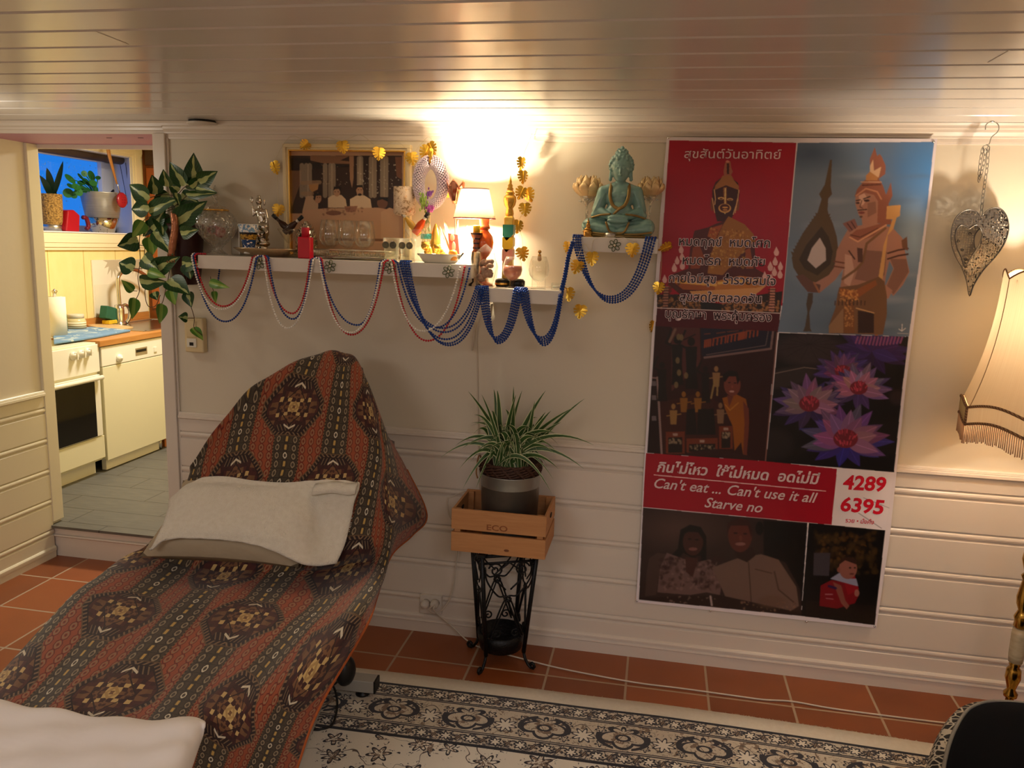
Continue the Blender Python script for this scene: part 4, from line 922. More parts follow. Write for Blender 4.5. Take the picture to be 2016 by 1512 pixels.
# ---- framed photograph leaning on the shelf against the wall
FY = -0.022
fa, fb, fc, fd = P(557, 283, FY), P(809, 284, FY), P(812, 505, FY), P(556, 498, FY)
x0, x1, z1 = fa.x, fb.x, fa.z; z0 = S1
t = thing('picture_frame', 'sepia photograph in cream and gilt frame standing behind the glasses', 'picture', ((x0+x1)/2, FY, z0))
M_fr = pbr('cream_frame', rgb(226, 208, 166), 0.35, fn=vary(rgb(226, 208, 166), 8, 0.06))
def ring4(mb, x0, x1, z0, z1, w_, ya, yb):
    mb.box((x0, ya, z1-w_), (x1, yb, z1)); mb.box((x0, ya, z0), (x1, yb, z0+w_)); mb.box((x0, ya, z0+w_), (x0+w_, yb, z1-w_)); mb.box((x1-w_, ya, z0+w_), (x1, yb, z1-w_))
mb = MB(); ring4(mb, x0, x1, z0, z1, 0.014, -0.030, -0.002); ring4(mb, x0+0.014, x1-0.014, z0+0.014, z1-0.014, 0.010, -0.024, -0.002); mb.build('frame', M_fr, t, bevel=0.002)
mb = MB(); ring4(mb, x0+0.022, x1-0.022, z0+0.022, z1-0.022, 0.006, -0.026, -0.003); mb.build('gilt_slip', M_gold, t, bevel=0.002)
class Paint:      # print colours worked out per mesh vertex from shapes
    def __init__(s, x0, x1, z0, z1, nx, nz, y):
        s.nx, s.nz = nx, nz
        X, Z = np.meshgrid(np.linspace(x0, x1, nx), np.linspace(z1, z0, nz)); s.X, s.Z, s.y = X, Z, y
        D = np.stack([X-CAM.x, np.full_like(X, y-CAM.y), Z-CAM.z], -1)
        zz = D @ np.array(FWD); s.px = 1008+FPX*(D @ np.array(RIGHT))/zz; s.py = 756-FPX*(D @ np.array(UP))/zz
        s.c = np.zeros((nz, nx, 3)); s.rng = np.random.RandomState(3)
    def _win(s, xs, ys, pad=1.0):
        if not hasattr(s, 'rb'): s.rb = (s.py.min(1), s.py.max(1), s.px.min(0), s.px.max(0))
        r = np.nonzero((s.rb[1] >= min(ys)-pad) & (s.rb[0] <= max(ys)+pad))[0]; c = np.nonzero((s.rb[3] >= min(xs)-pad) & (s.rb[2] <= max(xs)+pad))[0]
        return (slice(r[0], r[-1]+1), slice(c[0], c[-1]+1)) if len(r) and len(c) else None
    def _put(s, w, m, col, a):
        col = np.array([lin(v) for v in col]); w_ = (m*a)[..., None]; s.c[w] = s.c[w]*(1-w_)+col*w_
    def poly(s, pts, col, a=1.0, q=None):
        if q: pts = [(q[0]+x/q[2], q[1]+y/q[2]) for x, y in pts]
        w = s._win([t[0] for t in pts], [t[1] for t in pts])
        if w is None: return s
        X, Y = s.px[w], s.py[w]; ins = np.zeros(X.shape, bool); n = len(pts)
        for i in range(n):
            xa, ya = pts[i]; xb, yb = pts[i-1]
            if ya == yb: continue
            ins ^= ((ya > Y) != (yb > Y)) & (X < (xb-xa)*(Y-ya)/(yb-ya)+xa)
        s._put(w, ins.astype(float), col, a); return s
    def ell(s, cx, cy, rx, ry, col, a=1.0, soft=0.0, rot=0.0, q=None):
        if q: cx, cy, rx, ry = q[0]+cx/q[2], q[1]+cy/q[2], rx/q[2], ry/q[2]
        R_ = max(rx, ry); w = s._win((cx-R_, cx+R_), (cy-R_, cy+R_))
        if w is None: return s
        dx, dy = s.px[w]-cx, s.py[w]-cy; c_, s_ = math.cos(rot), math.sin(rot)
        r = np.sqrt(((dx*c_+dy*s_)/rx)**2+((-dx*s_+dy*c_)/ry)**2)
        s._put(w, np.clip((1-r)/soft, 0, 1) if soft else (r < 1).astype(float), col, a); return s
    def line(s, pts, wd, col, a=1.0, q=None):
        if q: pts = [(q[0]+x/q[2], q[1]+y/q[2]) for x, y in pts]
        w = s._win([t[0] for t in pts], [t[1] for t in pts], wd)
        if w is None: return s
        X, Y = s.px[w], s.py[w]; m = np.zeros(X.shape)
        for (xa, ya), (xb, yb) in zip(pts, pts[1:]):
            L2 = (xb-xa)**2+(yb-ya)**2+1e-9; tt = np.clip(((X-xa)*(xb-xa)+(Y-ya)*(yb-ya))/L2, 0, 1)
            m = np.maximum(m, (np.hypot(X-xa-tt*(xb-xa), Y-ya-tt*(yb-ya)) < wd/2).astype(float))
        s._put(w, m, col, a); return s
    def speck(s, pts, col, n, size, a=0.8, seed=1, q=None):
        r = random.Random(seed); xs = [p[0] for p in pts]; ys = [p[1] for p in pts]
        for i in range(n):
            s.ell(r.uniform(min(xs), max(xs)), r.uniform(min(ys), max(ys)), size*r.uniform(.5, 1.5), size*r.uniform(.5, 1.5), col, a*r.uniform(.4, 1), 0.5, r.uniform(0, 3), q=q)
        return s
    def build(s, name, mat, parent):      # two samples per vertex each way, averaged
        h = lambda A_: (A_[0::2, 0::2]+A_[1::2, 0::2]+A_[0::2, 1::2]+A_[1::2, 1::2])/4
        X_, Z_ = h(s.X), h(s.Z); e0, e1 = s.X[0::2, :1], s.X[0::2, -1:]; f_ = np.linspace(0, 1, X_.shape[1])[None]; s.X = e0+(e1-e0)*f_; s.Z = Z_[:, :1]+0*X_; s.c = h(s.c); s.nz, s.nx = X_.shape
        off = parent_world(parent); n, m = s.nz, s.nx
        me = bpy.data.meshes.new(name); me.vertices.add(n*m)
        V = np.stack([s.X-off.x, np.full_like(s.X, s.y-off.y), s.Z-off.z], -1).reshape(-1, 3); me.vertices.foreach_set('co', V.ravel())
        i = np.arange(n*m).reshape(n, m); F = np.stack([i[:-1, :-1], i[1:, :-1], i[1:, 1:], i[:-1, 1:]], -1).reshape(-1, 4)
        me.loops.add(F.size); me.loops.foreach_set('vertex_index', F.ravel())
        me.polygons.add(len(F)); me.polygons.foreach_set('loop_start', np.arange(len(F))*4)
        me.update(calc_edges=True); me.validate()
        A_ = me.color_attributes.new('print', 'FLOAT_COLOR', 'POINT')
        A_.data.foreach_set('color', np.concatenate([s.c.reshape(-1, 3), np.ones((n*m, 1))], 1).ravel())
        me.materials.append(mat); o = bpy.data.objects.new(name, me); COL.objects.link(o); o.parent = parent; return o
M_print = pbr('sepia_print', rough=0.25, fn=lambda: attr('print'))
p = Paint(x0+0.022, x1-0.022, z0+0.02, z1-0.022, 500, 400, -0.008)
q = (550, 270, 7.2)
p.c[:] = [lin(v) for v in (176, 138, 108)]
p.poly([(150, 262), (1735, 262), (1740, 1100), (150, 1080)], (50, 32, 24), q=q)
p.poly([(440, 265), (1000, 265), (860, 330), (1000, 345), (1000, 380), (620, 370), (440, 330)], (128, 92, 66), q=q).poly([(160, 300), (440, 300), (440, 360), (1000, 390), (1000, 420), (160, 470)], (36, 24, 18), q=q)
p.poly([(160, 475), (310, 475), (310, 620), (210, 900), (160, 1060)], (110, 78, 56), q=q).poly([(990, 265), (1055, 265), (1050, 600), (1030, 720), (1000, 600)], (150, 112, 82), q=q)
for xx in (320, 385, 430, 650, 725, 765, 1130, 1155, 1300, 1345, 1460, 1510): p.line([(xx, 400 if xx < 1000 else 300), (xx, 830)], 9, (170, 150, 126), 0.55, q=q)
p.poly([(415, 660), (560, 650), (545, 740), (470, 780), (430, 740)], (168, 122, 76), q=q).line([(330, 650), (570, 640)], 8, (150, 120, 90), .7, q=q).line([(330, 800), (460, 800)], 8, (150, 120, 90), .7, q=q)
p.speck([(1080, 380), (1700, 800)], (200, 186, 164), 70, 9, q=q).speck([(600, 380), (960, 680)], (170, 150, 126), 26, 9, seed=5, q=q)
p.poly([(1640, 280), (1730, 280), (1730, 600), (1660, 560)], (110, 70, 48), q=q)
# seated family group at a table
p.poly([(690, 860), (760, 820), (880, 820), (940, 880), (960, 1000), (690, 1000)], (206, 178, 146), q=q).ell(815, 780, 46, 62, (176, 134, 104), q=q).poly([(765, 760), (775, 700), (870, 705), (870, 790), (845, 735), (790, 738)], (28, 18, 14), q=q)
p.poly([(1000, 880), (1090, 830), (1200, 825), (1290, 880), (1310, 1010), (1000, 1010)], (208, 180, 148), q=q).ell(1140, 755, 50, 78, (172, 130, 100), q=q).poly([(1090, 740), (1100, 680), (1180, 678), (1192, 770), (1172, 710), (1112, 712)], (34, 22, 16), q=q).ell(1140, 815, 28, 18, (40, 26, 20), q=q)
p.poly([(380, 840), (480, 830), (550, 940), (550, 1040), (330, 1040)], (178, 146, 116), q=q).ell(545, 865, 52, 72, (168, 126, 96), q=q).poly([(480, 880), (500, 800), (590, 790), (600, 830), (520, 830), (505, 900)], (26, 18, 14), q=q)
p.ell(1460, 930, 75, 85, (110, 72, 52), q=q).poly([(1380, 900), (1420, 850), (1530, 850), (1545, 920), (1460, 880)], (24, 16, 12), q=q)
for (cx, cy) in ((790, 775), (835, 775), (1120, 745), (1160, 745), (540, 855), (575, 855)): p.ell(cx, cy, 9, 6, (50, 30, 22), q=q)
p.poly([(330, 1040), (640, 1010), (1400, 1000), (1740, 1060), (1740, 1500), (300, 1500)], (186, 144, 112), q=q).poly([(1440, 1060), (1560, 1000), (1690, 1040), (1700, 1480), (1440, 1480)], (196, 156, 122), q=q)
p.ell(770, 1075, 110, 34, (128, 86, 66), q=q).poly([(920, 980), (1110, 975), (1080, 1060), (950, 1060)], (150, 104, 82), q=q).speck([(620, 1000), (1240, 1100)], (110, 70, 54), 40, 18, .6, 9, q=q)
p.line([(800, 1450), (1480, 1460)], 5, (120, 84, 62), q=q)
p.build('photograph', M_print, t)
# ---- light switch and thermostat, wall socket
a, b = P(371, 624, 0), P(410, 693, 0)
t = thing('wall_switch', 'cream light switch with small thermostat display below the plant', 'switch', ((a.x+b.x)/2, 0, b.z))
M_cream = pbr('cream_plastic', rgb(226, 206, 160), 0.4, fn=vary(rgb(226, 206, 160), 5, 0.03))
mb = MB(); mb.box((a.x, -0.035, b.z), (b.x, -0.0005, a.z)); mb.build('housing', M_cream, t, bevel=0.006)
xm = (a.x*0.35+b.x*0.65); zm = a.z*0.42+b.z*0.58
mb = MB(); mb.box((a.x+0.012, -0.040, zm+0.004), (xm, -0.034, a.z-0.012)); mb.build('rocker', M_cream, t, bevel=0.002)
mb = MB(); mb.box((a.x+0.012, -0.040, b.z+0.022), (xm, -0.034, zm-0.002)); th = mb.build('thermostat', M_white, t, bevel=0.002)
mb = MB(); mb.box((a.x+0.026, -0.0412, zm-0.032), (a.x+0.044, -0.0398, zm-0.018)); mb.build('display', M_black, th)
a, b = P(829, 1167, -0.012), P(871, 1208, -0.012)
t = thing('wall_socket', 'white double wall socket with two plugs below the tapestry', 'socket', ((a.x+b.x)/2, -0.012, b.z))
M_plug = pbr('white_plastic', rgb(218, 208, 196), 0.4, fn=vary(rgb(218, 208, 196), 5, 0.03))
mb = MB(); mb.box((a.x, -0.030, b.z), (b.x, -0.008, a.z)); mb.build('face_plate', M_plug, t, bevel=0.003)
RX = Matrix.Rotation(math.pi/2, 3, 'X')
for px in (839, 857):
    c = P(px, 1187, -0.030); mb = MB(); mb.lathe(c, [(0.019, 0), (0.018, 0.02), (0.012, 0.034), (0.0, 0.036)], 18, M=RX); mb.build('plug', M_plug, t)
# ---- ceiling vent
c = PZ(400, 238, H); t = thing('ceiling_vent', 'round white ceiling vent above the potted plant', 'vent', c)
mb = MB(); mb.lathe(c, [(0.060, -0.008), (0.064, -0.010), (0.060, -0.016), (0.0, -0.017)], 28); mb.build('cover', M_plug, t)
mb = MB(); mb.lathe(c, [(0.056, 0.0), (0.056, -0.0079)], 24); mb.build('gap', M_black, t)

# ---- crystal bowl with lid
c, k = at(428, 502, -0.125, S1)
t = thing('crystal_jar', 'lidded cut crystal bowl with gilt rim on the long shelf', 'bowl', c)
mb = MB(); lpx(mb, c, k, [(18, 0), (19, 2), (12, 7), (9, 12), (14, 19), (27, 32), (36, 48), (38, 60), (34, 74), (24, 84), (19, 86)], seg=8)
mb = MB(); pr_ = cr([(18, 0), (19, 2), (12, 7), (9, 12), (14, 19), (27, 32), (36, 48), (38, 60), (34, 74), (24, 84), (19, 86)], 5)
mb.grid([[c+Vector((math.cos(a), math.sin(a), 0))*(r*k*(1+.05*abs(math.sin(8*a+zz*.16))*abs(math.sin(8*a-zz*.16))))+Vector((0, 0, zz*k)) for a in [2*math.pi*i/128 for i in range(128)]] for r, zz in pr_], smooth=False, closed=True); mb.build('bowl', M_cut, t)
mb = MB(); lpx(mb, c+Vector((0, 0, 86*k)), k, [(21, 0), (24, 2), (22, 4), (18, 7), (8, 10), (4, 13)], seg=30); ld = mb.build('lid', M_cut, t)
mb = MB(); lpx(mb, c+Vector((0, 0, 85*k)), k, [(24, 0), (25, 1.2), (24, 2.6), (22, 2.6)], seg=30); mb.build('gilt_rim', M_gold, t)
mb = MB(); lpx(mb, c+Vector((0, 0, 98*k)), k, [(3, 0), (5, 3), (3, 6), (8, 16), (6, 23), (2.5, 31), (0, 36)], seg=8, smooth=False); mb.build('finial', M_cut, ld)
mb = MB(); mb.ball(c+Vector((-6*k, 0, 48*k)), 13*k, 10, 6, sc=(1, 1, .7)); mb.ball(c+Vector((10*k, -4*k, 44*k)), 12*k, 10, 6, sc=(1, .8, .9)); mb.build('contents', pbr('wrapped_sweets', rough=0.5, fn=lambda: ramp(noise(coord('Object'), 28, 2), [(0.35, rgb(40, 70, 44)), (0.5, rgb(150, 40, 46)), (0.62, rgb(196, 150, 140))])), t)
c, k = at(468, 470, -0.05, S1)
mb = MB(); mb.box((c.x-9*k, -0.07, S1+0.001), (c.x+9*k, -0.03, S1+62*k)); tag(mb.build('metal_case', M_steel, bevel=0.003), 'small steel case standing behind the blue shot glass', 'case')
# ---- oval silver tray
c, k = at(525, 503, -0.135, S1)
t = thing('oval_tray', 'engraved oval silver tray carrying the statuette and martini glass', 'tray', c)
mb = MB(); lpx(mb, c, k, [(34, 0), (42, 2), (56, 9), (66, 15), (67, 16.5), (60, 14), (40, 5), (0, 4)], seg=48, sy=0.72); mb.build('dish', pbr('engraved_silver', rgb(206, 186, 158), 0.2, 1.0, fn=lambda: {'Base Color': emix(noise(coord('Object'), 50, 3), rgb(176, 146, 112), rgb(214, 198, 170)), 'bump': (voro(coord('Object'), 70), 0.3, 0.002)}), t)
TZ = S1+5.2*k
# gilt beads on the tray
mb = MB(); rnd = random.Random(8)
for i in range(46): mb.ball(c+Vector(((8+rnd.uniform(-4, 48))*k, rnd.uniform(-14, 6)*k, (7.5+rnd.uniform(0, 5))*k)), 2.6*k, 8, 5)
o = mb.build('gilt_beads', M_gold); tag(o, 'heap of gilt beads on the oval silver tray', 'beads', kind='stuff')
# ---- shot glass with harbour print
c, k = at(490, 482, -0.185, TZ)
t = thing('shot_glass', 'white shot glass with blue harbour picture on the silver tray', 'glass', c)
def f_harbour():
    x, y, z = sep(coord('Object')); zz = z/k; n = noise(coord('Object'), 90, 3)
    cc = emix(zz < 9, rgb(236, 232, 226), rgb(236, 232, 226))
    cc = emix(band(zz, 12, 27)*(n > 0.40), cc, rgb(24, 66, 118)); cc = emix(band(zz, 27, 37), cc, ramp(n, [(0.35, rgb(60, 40, 26)), (0.5, rgb(204, 160, 60)), (0.62, rgb(30, 26, 26))]))
    cc = emix(band(zz, 37, 41), cc, rgb(24, 30, 34)); cc = emix(band(zz, 41, 56)*(n > 0.52), cc, rgb(120, 160, 196)); return cc
mb = MB(); lpx(mb, c, k, [(10, 0), (10, 3), (12, 16), (17, 40), (20, 57), (18.5, 57), (16, 40), (9, 6), (0, 6)], seg=28); mb.build('cup', pbr('glazed_print', rough=0.12, fn=f_harbour), t)
# ---- silver statuette
c, k = at(517, 480, -0.125, TZ)
t = thing('silver_statuette', 'silver deity statuette with raised arm on a round pedestal', 'statuette', c)
def capsule(mb, a, b, r1, r2, n=8, seg=12):
    a = Vector(a); b = Vector(b)
    for i in range(n+1): mb.ball(a+(b-a)*(i/n), r1+(r2-r1)*i/n, seg, 8)
def pxv(c, k): return lambda x, y, z: c+Vector((x*k, y*k, z*k))
v = pxv(c, k); mb = MB()
mb.ball(v(-6, 0, 101), 7*k, 12, 10, sc=(.9, .95, 1.15)); mb.ball(v(-6, 0, 110), 4*k, sc=(1, 1, .8)); capsule(mb, v(-5, 0, 92), v(-4, 0, 88), 3.5*k, 4*k, 3)
mb.ball(v(-3, 0, 79), 11*k, sc=(1, .65, .85)); capsule(mb, v(-2, 0, 72), v(1, 0, 58), 8.5*k, 7.5*k, 5); mb.ball(v(3, -2, 52), 12*k, sc=(1.05, .9, .8))
capsule(mb, v(-13, 0, 83), v(-17, -3, 74), 3.4*k, 3*k, 4); capsule(mb, v(-17, -3, 74), v(-18, -5, 96), 3*k, 2.4*k, 6)
capsule(mb, v(8, 0, 84), v(12, -2, 70), 3.4*k, 3*k, 5); capsule(mb, v(12, -2, 70), v(13, -4, 56), 3*k, 2.6*k, 5)
capsule(mb, v(-4, -4, 50), v(-7, -10, 40), 6*k, 5*k, 5); capsule(mb, v(9, -4, 50), v(14, -9, 42), 6.5*k, 5*k, 5); capsule(mb, v(-7, -10, 40), v(-2, -7, 32), 5*k, 4*k, 4); capsule(mb, v(14, -9, 42), v(10, -6, 30), 5*k, 4*k, 4)
mb.ball(v(1, 0, 38), 13*k, sc=(1, .9, .55)); mb.ball(v(-6, -6.6, 100), 1.6*k)
remesh(mb, 1.4*k, 2).build('figure', M_silver, t)
mb = MB(); mb.ball(v(-18, -5, 103), 6.5*k, 14, 8, sc=(.62, .25, .95)); mb.build('fan', M_silver, t); mb = MB(); mb.ball(v(3, 5, 99), 6*k, 12, 8, sc=(.4, .3, 1)); mb.build('plume', M_silver, t)
mb = MB(); lpx(mb, c, k, [(11, 0), (11, 12), (9, 14), (13, 16), (15, 19), (14, 22), (10, 24), (13, 27), (12, 31), (0, 32)], seg=24); mb.build('pedestal', M_silver, t)
# ---- martini glasses with little bottles
M_choc = pbr('dark_liqueur', rgb(52, 26, 12), 0.15, fn=vary(rgb(52, 26, 12), 12, 0.3))
M_amber = pbr('amber_liqueur', rgb(184, 66, 16), 0.12, fn=vary(rgb(184, 66, 16), 9, 0.2))
def martini(name, label, cx, yb, Y, z, k_=1.0):
    c, k = at(cx, yb, Y, z); t = thing(name, label, 'glass', c, 'stemmed cocktail glasses'); k *= k_
    mb = MB(); lpx(mb, c, k, [(15, 0), (14, 1), (3, 3), (1.6, 6), (1.6, 18), (3, 22), (14, 38), (21.5, 50), (20.9, 50), (13, 38), (2, 23), (0, 22)], seg=32); mb.build('glass_body', M_glass, t); return c, k
def minibottle(label, c, k, tip, body, neck, cap):
    c = Vector(c); tip = Vector(tip); ax = (tip-c).normalized(); L = (tip-c).length; M = ax.to_track_quat('Z', 'Y').to_matrix(); t = thing('miniature_bottle', label, 'bottle', c)
    mb = MB(); mb.lathe(c, [(0.0, 0), (6*k, 0.5*k), (6.5*k, L*.45), (3*k, L*.68), (2.6*k, L*.80)], 14, M=M); mb.build('bottle_body', body, t)
    mb = MB(); mb.lathe(c, [(3.0*k, L*.68), (3.1*k, L*.79), (0, L*.79)], 12, M=M); mb.build('neck_label', neck, t)
    mb = MB(); mb.lathe(c, [(3.8*k, L*.79), (3.8*k, L), (0, L)], 12, M=M); mb.build('screw_cap', cap, t)
M_blackcap = pbr('black_cap', rgb(14, 13, 14), 0.35, fn=vary(rgb(14, 13, 14), 20, 0.2)); M_lab = pbr('white_label', rgb(226, 220, 206), 0.5, fn=vary(rgb(226, 220, 206), 30, 0.05))
c, k = martini('martini_glass', 'martini glass with dark miniature bottles on the silver tray', 568, 483, -0.14, TZ)
vv = pxv(c, k)
minibottle('dark miniature bottle leaning left out of the martini glass', vv(7, 0, 43), k, vv(-31, -2, 76), M_choc, M_choc, M_blackcap)
minibottle('dark miniature bottle leaning right out of the martini glass', vv(-5, -6, 43), k, vv(34, -8, 74), M_choc, M_lab, M_blackcap)
c, k = martini('martini_glass', 'patterned cocktail glass with amber miniature bottles left of the white plate', 822, 505, -0.10, S1, 1.25)
vv = pxv(c, k/1.25)
minibottle('pale gold miniature bottle leaning left out of the cocktail glass', vv(4, 0, 52), k*.8, vv(-38, 0, 100), pbr('pale_liqueur', rgb(206, 160, 60), 0.12, fn=vary(rgb(206, 160, 60), 9, 0.15)), M_lab, M_blackcap)
minibottle('amber miniature bottle leaning right out of the cocktail glass', vv(-4, -7, 54), k*.95, vv(24, -8, 94), M_amber, M_lab, M_blackcap)
# ---- silver pine cone ornament
c, k = at(604, 488, -0.10, S1)
t = thing('pinecone_ornament', 'silver cone shaped ornament behind the red bottle', 'ornament', c)
prof = [(12, 0), (17, 8), (19.5, 20), (19, 34), (15, 48), (9, 60), (3, 69), (0, 72)]
mb = MB(); lpx(mb, c, k, prof, seg=20)
def radius(z):
    for (r1, za), (r2, zb) in zip(prof, prof[1:]):
        if za <= z <= zb: return r1+(r2-r1)*(z-za)/(zb-za)
    return 0
for i in range(120):
    z = 3+66*i/120; a = i*2.39996; r = radius(z); p0 = c+Vector((math.cos(a)*r*k, math.sin(a)*r*k, z*k)); o_ = Vector((math.cos(a), math.sin(a), 0)); s_ = Vector((-math.sin(a), math.cos(a), 0)); h = (3.2 if r > 8 else 2)*k
    tip = p0+o_*h*.9+Vector((0, 0, h*1.6)); mb.add([p0-s_*h, p0+s_*h, tip, p0+o_*h*.5-Vector((0, 0, h*.5))], [(0, 3, 2), (3, 1, 2)], 0, False)
mb.build('scales', M_silver, t, fix=False)
# ---- red bottle
c, k = at(602, 508, -0.232, S1)
t = thing('red_bottle', 'square bright red perfume bottle at the shelf front', 'bottle', c)
M_red = pbr('red_glass', rgb(196, 18, 44), 0.2, fn=vary(rgb(196, 18, 44), 6, 0.08))
mb = MB(); mb.box((c.x-13*k, c.y-9*k, S1+0.0005), (c.x+13*k, c.y+9*k, S1+42*k)); mb.build('flask', M_red, t, bevel=0.004)
mb = MB(); lpx(mb, c+Vector((0, 0, 42*k)), k, [(7.6, 0), (7.6, 17), (7.2, 18), (0, 18)], seg=20); mb.build('cap', pbr('red_cap', rgb(186, 20, 46), 0.45, fn=vary(rgb(186, 20, 46), 9, 0.1)), t)
# ---- gallery tray with brandy glasses
TY = -0.13; a = P(617, 505, -0.205).x; b = P(762, 512, -0.205).x; tz = S1+0.010
t = thing('gallery_tray', 'rectangular mirror tray with pierced gallery rail under the brandy glasses', 'tray', ((a+b)/2, TY, S1))
mb = MB(); mb.box((a, -0.205, S1+0.006), (b, -0.055, tz)); mb.build('base', pbr('tray_mirror', rgb(150, 146, 138), 0.08, 1.0, fn=vary(rgb(150, 146, 138), 5, 0.1)), t, bevel=0.001)
mb = MB()
for z in (tz+0.002, tz+0.026):
    mb.tube([(a, -0.205, z), (b, -0.205, z), (b, -0.055, z), (a, -0.055, z)], 0.0022, 6, closed=True)
n = 46
for i in range(n): x = a+(b-a)*(i+.5)/n; mb.tube([(x, -0.205, tz), (x, -0.205, tz+0.026)], 0.0011, 5); mb.tube([(x, -0.055, tz), (x, -0.055, tz+0.026)], 0.0011, 5)
for i in range(24): y = -0.205+0.15*(i+.5)/24; mb.tube([(a, y, tz), (a, y, tz+0.026)], 0.0011, 5); mb.tube([(b, y, tz), (b, y, tz+0.026)], 0.0011, 5)
mb.build('gallery_rail', M_silver, t)
for i, x in enumerate((a+.02, b-.02)):
    for y in (-0.19, -0.07): mb = MB(); mb.ball((x, y, S1+0.0033), 0.0033, 8, 6); mb.build('foot', M_brass, t)
def brandy(label, cx, Y, z, sc=1.0, group='brandy glasses on the mirror tray', prof=None):
    c, k = at(cx, 500, Y, z); k *= sc; t = thing('brandy_glass', label, 'glass', c, group)
    prof = prof or [(13, 0), (12, 1), (2.5, 3), (1.8, 6), (1.8, 15), (4, 18), (12, 23), (16.2, 32), (16.6, 40), (15, 54), (12.6, 70), (12.2, 70), (14.5, 54), (16, 40), (15.5, 32), (11, 24), (0, 20)]
    mb = MB(); lpx(mb, c, k, prof, seg=30); mb.build('glass_body', M_glass, t); return t, c, k
for cx, nm in ((646, 'leftmost'), (682, 'middle'), (715, 'rightmost')):
    brandy(f'{nm} clear brandy glass in the front row on the mirror tray', cx, -0.155, tz+.0002)
for cx, nm in ((655, 'left'), (690, 'middle'), (722, 'right')):
    brandy(f'{nm} clear brandy glass in the back row on the mirror tray', cx, -0.092, tz+.0002)
# ---- owl tumblers
M_owl = glassmat('pressed_glass', (0.86, 0.86, 0.80, 1), bumpscale=40, bstr=0.7, milk=0.07)
for cx, lb in ((771, 'owl shaped pressed glass tumbler beside the mirror tray'), (803, 'owl shaped pressed glass tumbler behind the blue bead bundle')):
    c, k = at(cx, 515, -0.215, S1); t = thing('owl_tumbler', lb, 'glass', c, 'owl tumblers')
    mb = MB(); lpx(mb, c, k, [(14, 0), (14.5, 4), (14, 14), (16, 28), (17, 40), (16, 46), (15, 46), (15.6, 38), (13, 14), (12.5, 5), (0, 5)], seg=24, sy=0.85); mb.build('tumbler', M_owl, t)
    for s_ in (-1, 1):
        e = c+Vector((s_*7.5*k, -13.2*k, 32*k)); mb = MB()
        mb.lathe(e, [(6.5*k, 0), (7*k, 1*k), (6.2*k, 1.8*k), (5*k, 1*k), (4.6*k, .6*k), (2*k, 1.2*k), (0, 2.4*k)], 18, M=RX); mb.build('eye', pbr('grey_pressed_glass', rgb(120, 116, 96), 0.06, trans=0.6, fn=vary(rgb(120, 116, 96), 30, 0.2)), t)
# ---- tall stemmed candle cup
c, k = at(796, 500, -0.07, S1)
t = thing('candle_goblet', 'tall glass goblet with frosted silver patterned cup left of the bead wreath', 'candle holder', c)
mb = MB(); lpx(mb, c, k, [(18, 0), (16, 1.5), (3, 4), (1.8, 8), (1.8, 78), (4, 84), (10, 88)], seg=24); mb.build('stem', M_glass, t)
mb = MB(); lpx(mb, c, k, [(9, 87), (19, 89), (21.5, 94), (21.5, 142), (20.5, 142), (20.5, 95), (0, 91)], seg=36)
mb.build('cup', pbr('frosted_silver_cup', rough=0.3, fn=lambda: {'Base Color': emix(noise(coord('Object'), 85, 3, 0.6, 1.0) > 0.56, rgb(214, 190, 164), rgb(164, 134, 104)), 'Metallic': (noise(coord('Object'), 85, 3, 0.6, 1.0) > 0.56)*0.8}), t)
# ---- bead wreath (flower garland) hung from the picture line, with tail tassel
c = P(848, 361, -0.085); k = mpp(c)
t = thing('bead_wreath', 'oval wreath of white and lilac beads with green and purple ornaments', 'wreath', c)
M_pearl = pbr('lilac_pearl', rough=0.2, fn=lambda: emix(noise(coord('Object'), 24, 2), rgb(240, 230, 232), rgb(206, 182, 212)))
mb = MB(); n = 78
for i in range(n):
    th = math.radians(100)+math.radians(340)*i/(n-1)
    ax = Vector((25*math.cos(th), 0, 41*math.sin(th)))*k; nr = Vector((math.cos(th)/25, 0, math.sin(th)/41)).normalized()
    R0 = (10.5+1.5*math.sin(th*1))*k
    for j in range(11):
        a = 2*math.pi*(j+.5*(i % 2))/11
        mb.ball(c+ax+nr*R0*math.cos(a)+Vector((0, -1, 0))*R0*math.sin(a), 2.35*k, 6, 4)
o = mb.build('beads', M_pearl, t); o['kind'] = 'stuff'
mb = MB(); mb.tube([c+Vector((25*math.cos(q_), 0, 41*math.sin(q_)))*k for q_ in [math.radians(100)+math.radians(340)*i/40 for i in range(41)]], 9.8*k, 8); mb.build('padded_ring', pbr('mauve_cord', rgb(120, 92, 120), 0.8, fn=vary(rgb(120, 92, 120), 20, 0.2)), t)
mb = MB(); mb.tube(cr([c+Vector((0, 0, 66))*k, c+Vector((-1, -2, 52))*k, c+Vector((0, -4, 34))*k], 4), [4*k, 5*k, 5*k, 4*k, 4*k, 3*k, 3*k, 3*k, 2*k], 8); mb.build('gold_clasp', M_gold2, t)
rnd = random.Random(6)
def burst(name, cen, rx, rz, n, r, m):
    mb = MB()
    for i in range(n): mb.ball(cen+Vector((rnd.gauss(0, .45)*rx, -rnd.uniform(0, 6), rnd.gauss(0, .45)*rz))*k, r*k, 6, 4, sc=(.7, .7, 1.3))
    mb.build(name, m, t)
burst('green_buds', c+Vector((-11, -8, -35))*k, 9, 17, 60, 2.6, pbr('lime_buds', rough=0.4, fn=vary(rgb(150, 182, 84), 60, 0.3)))
burst('purple_buds', c+Vector((1, -10, -20))*k, 6, 8, 24, 2.2, pbr('violet_buds', rough=0.4, fn=vary(rgb(116, 62, 160), 60, 0.3)))
burst('magenta_buds', c+Vector((1, -8, -49))*k, 9, 7, 30, 2.6, pbr('magenta_buds', rough=0.4, fn=vary(rgb(190, 92, 180), 60, 0.3)))
mb = MB()
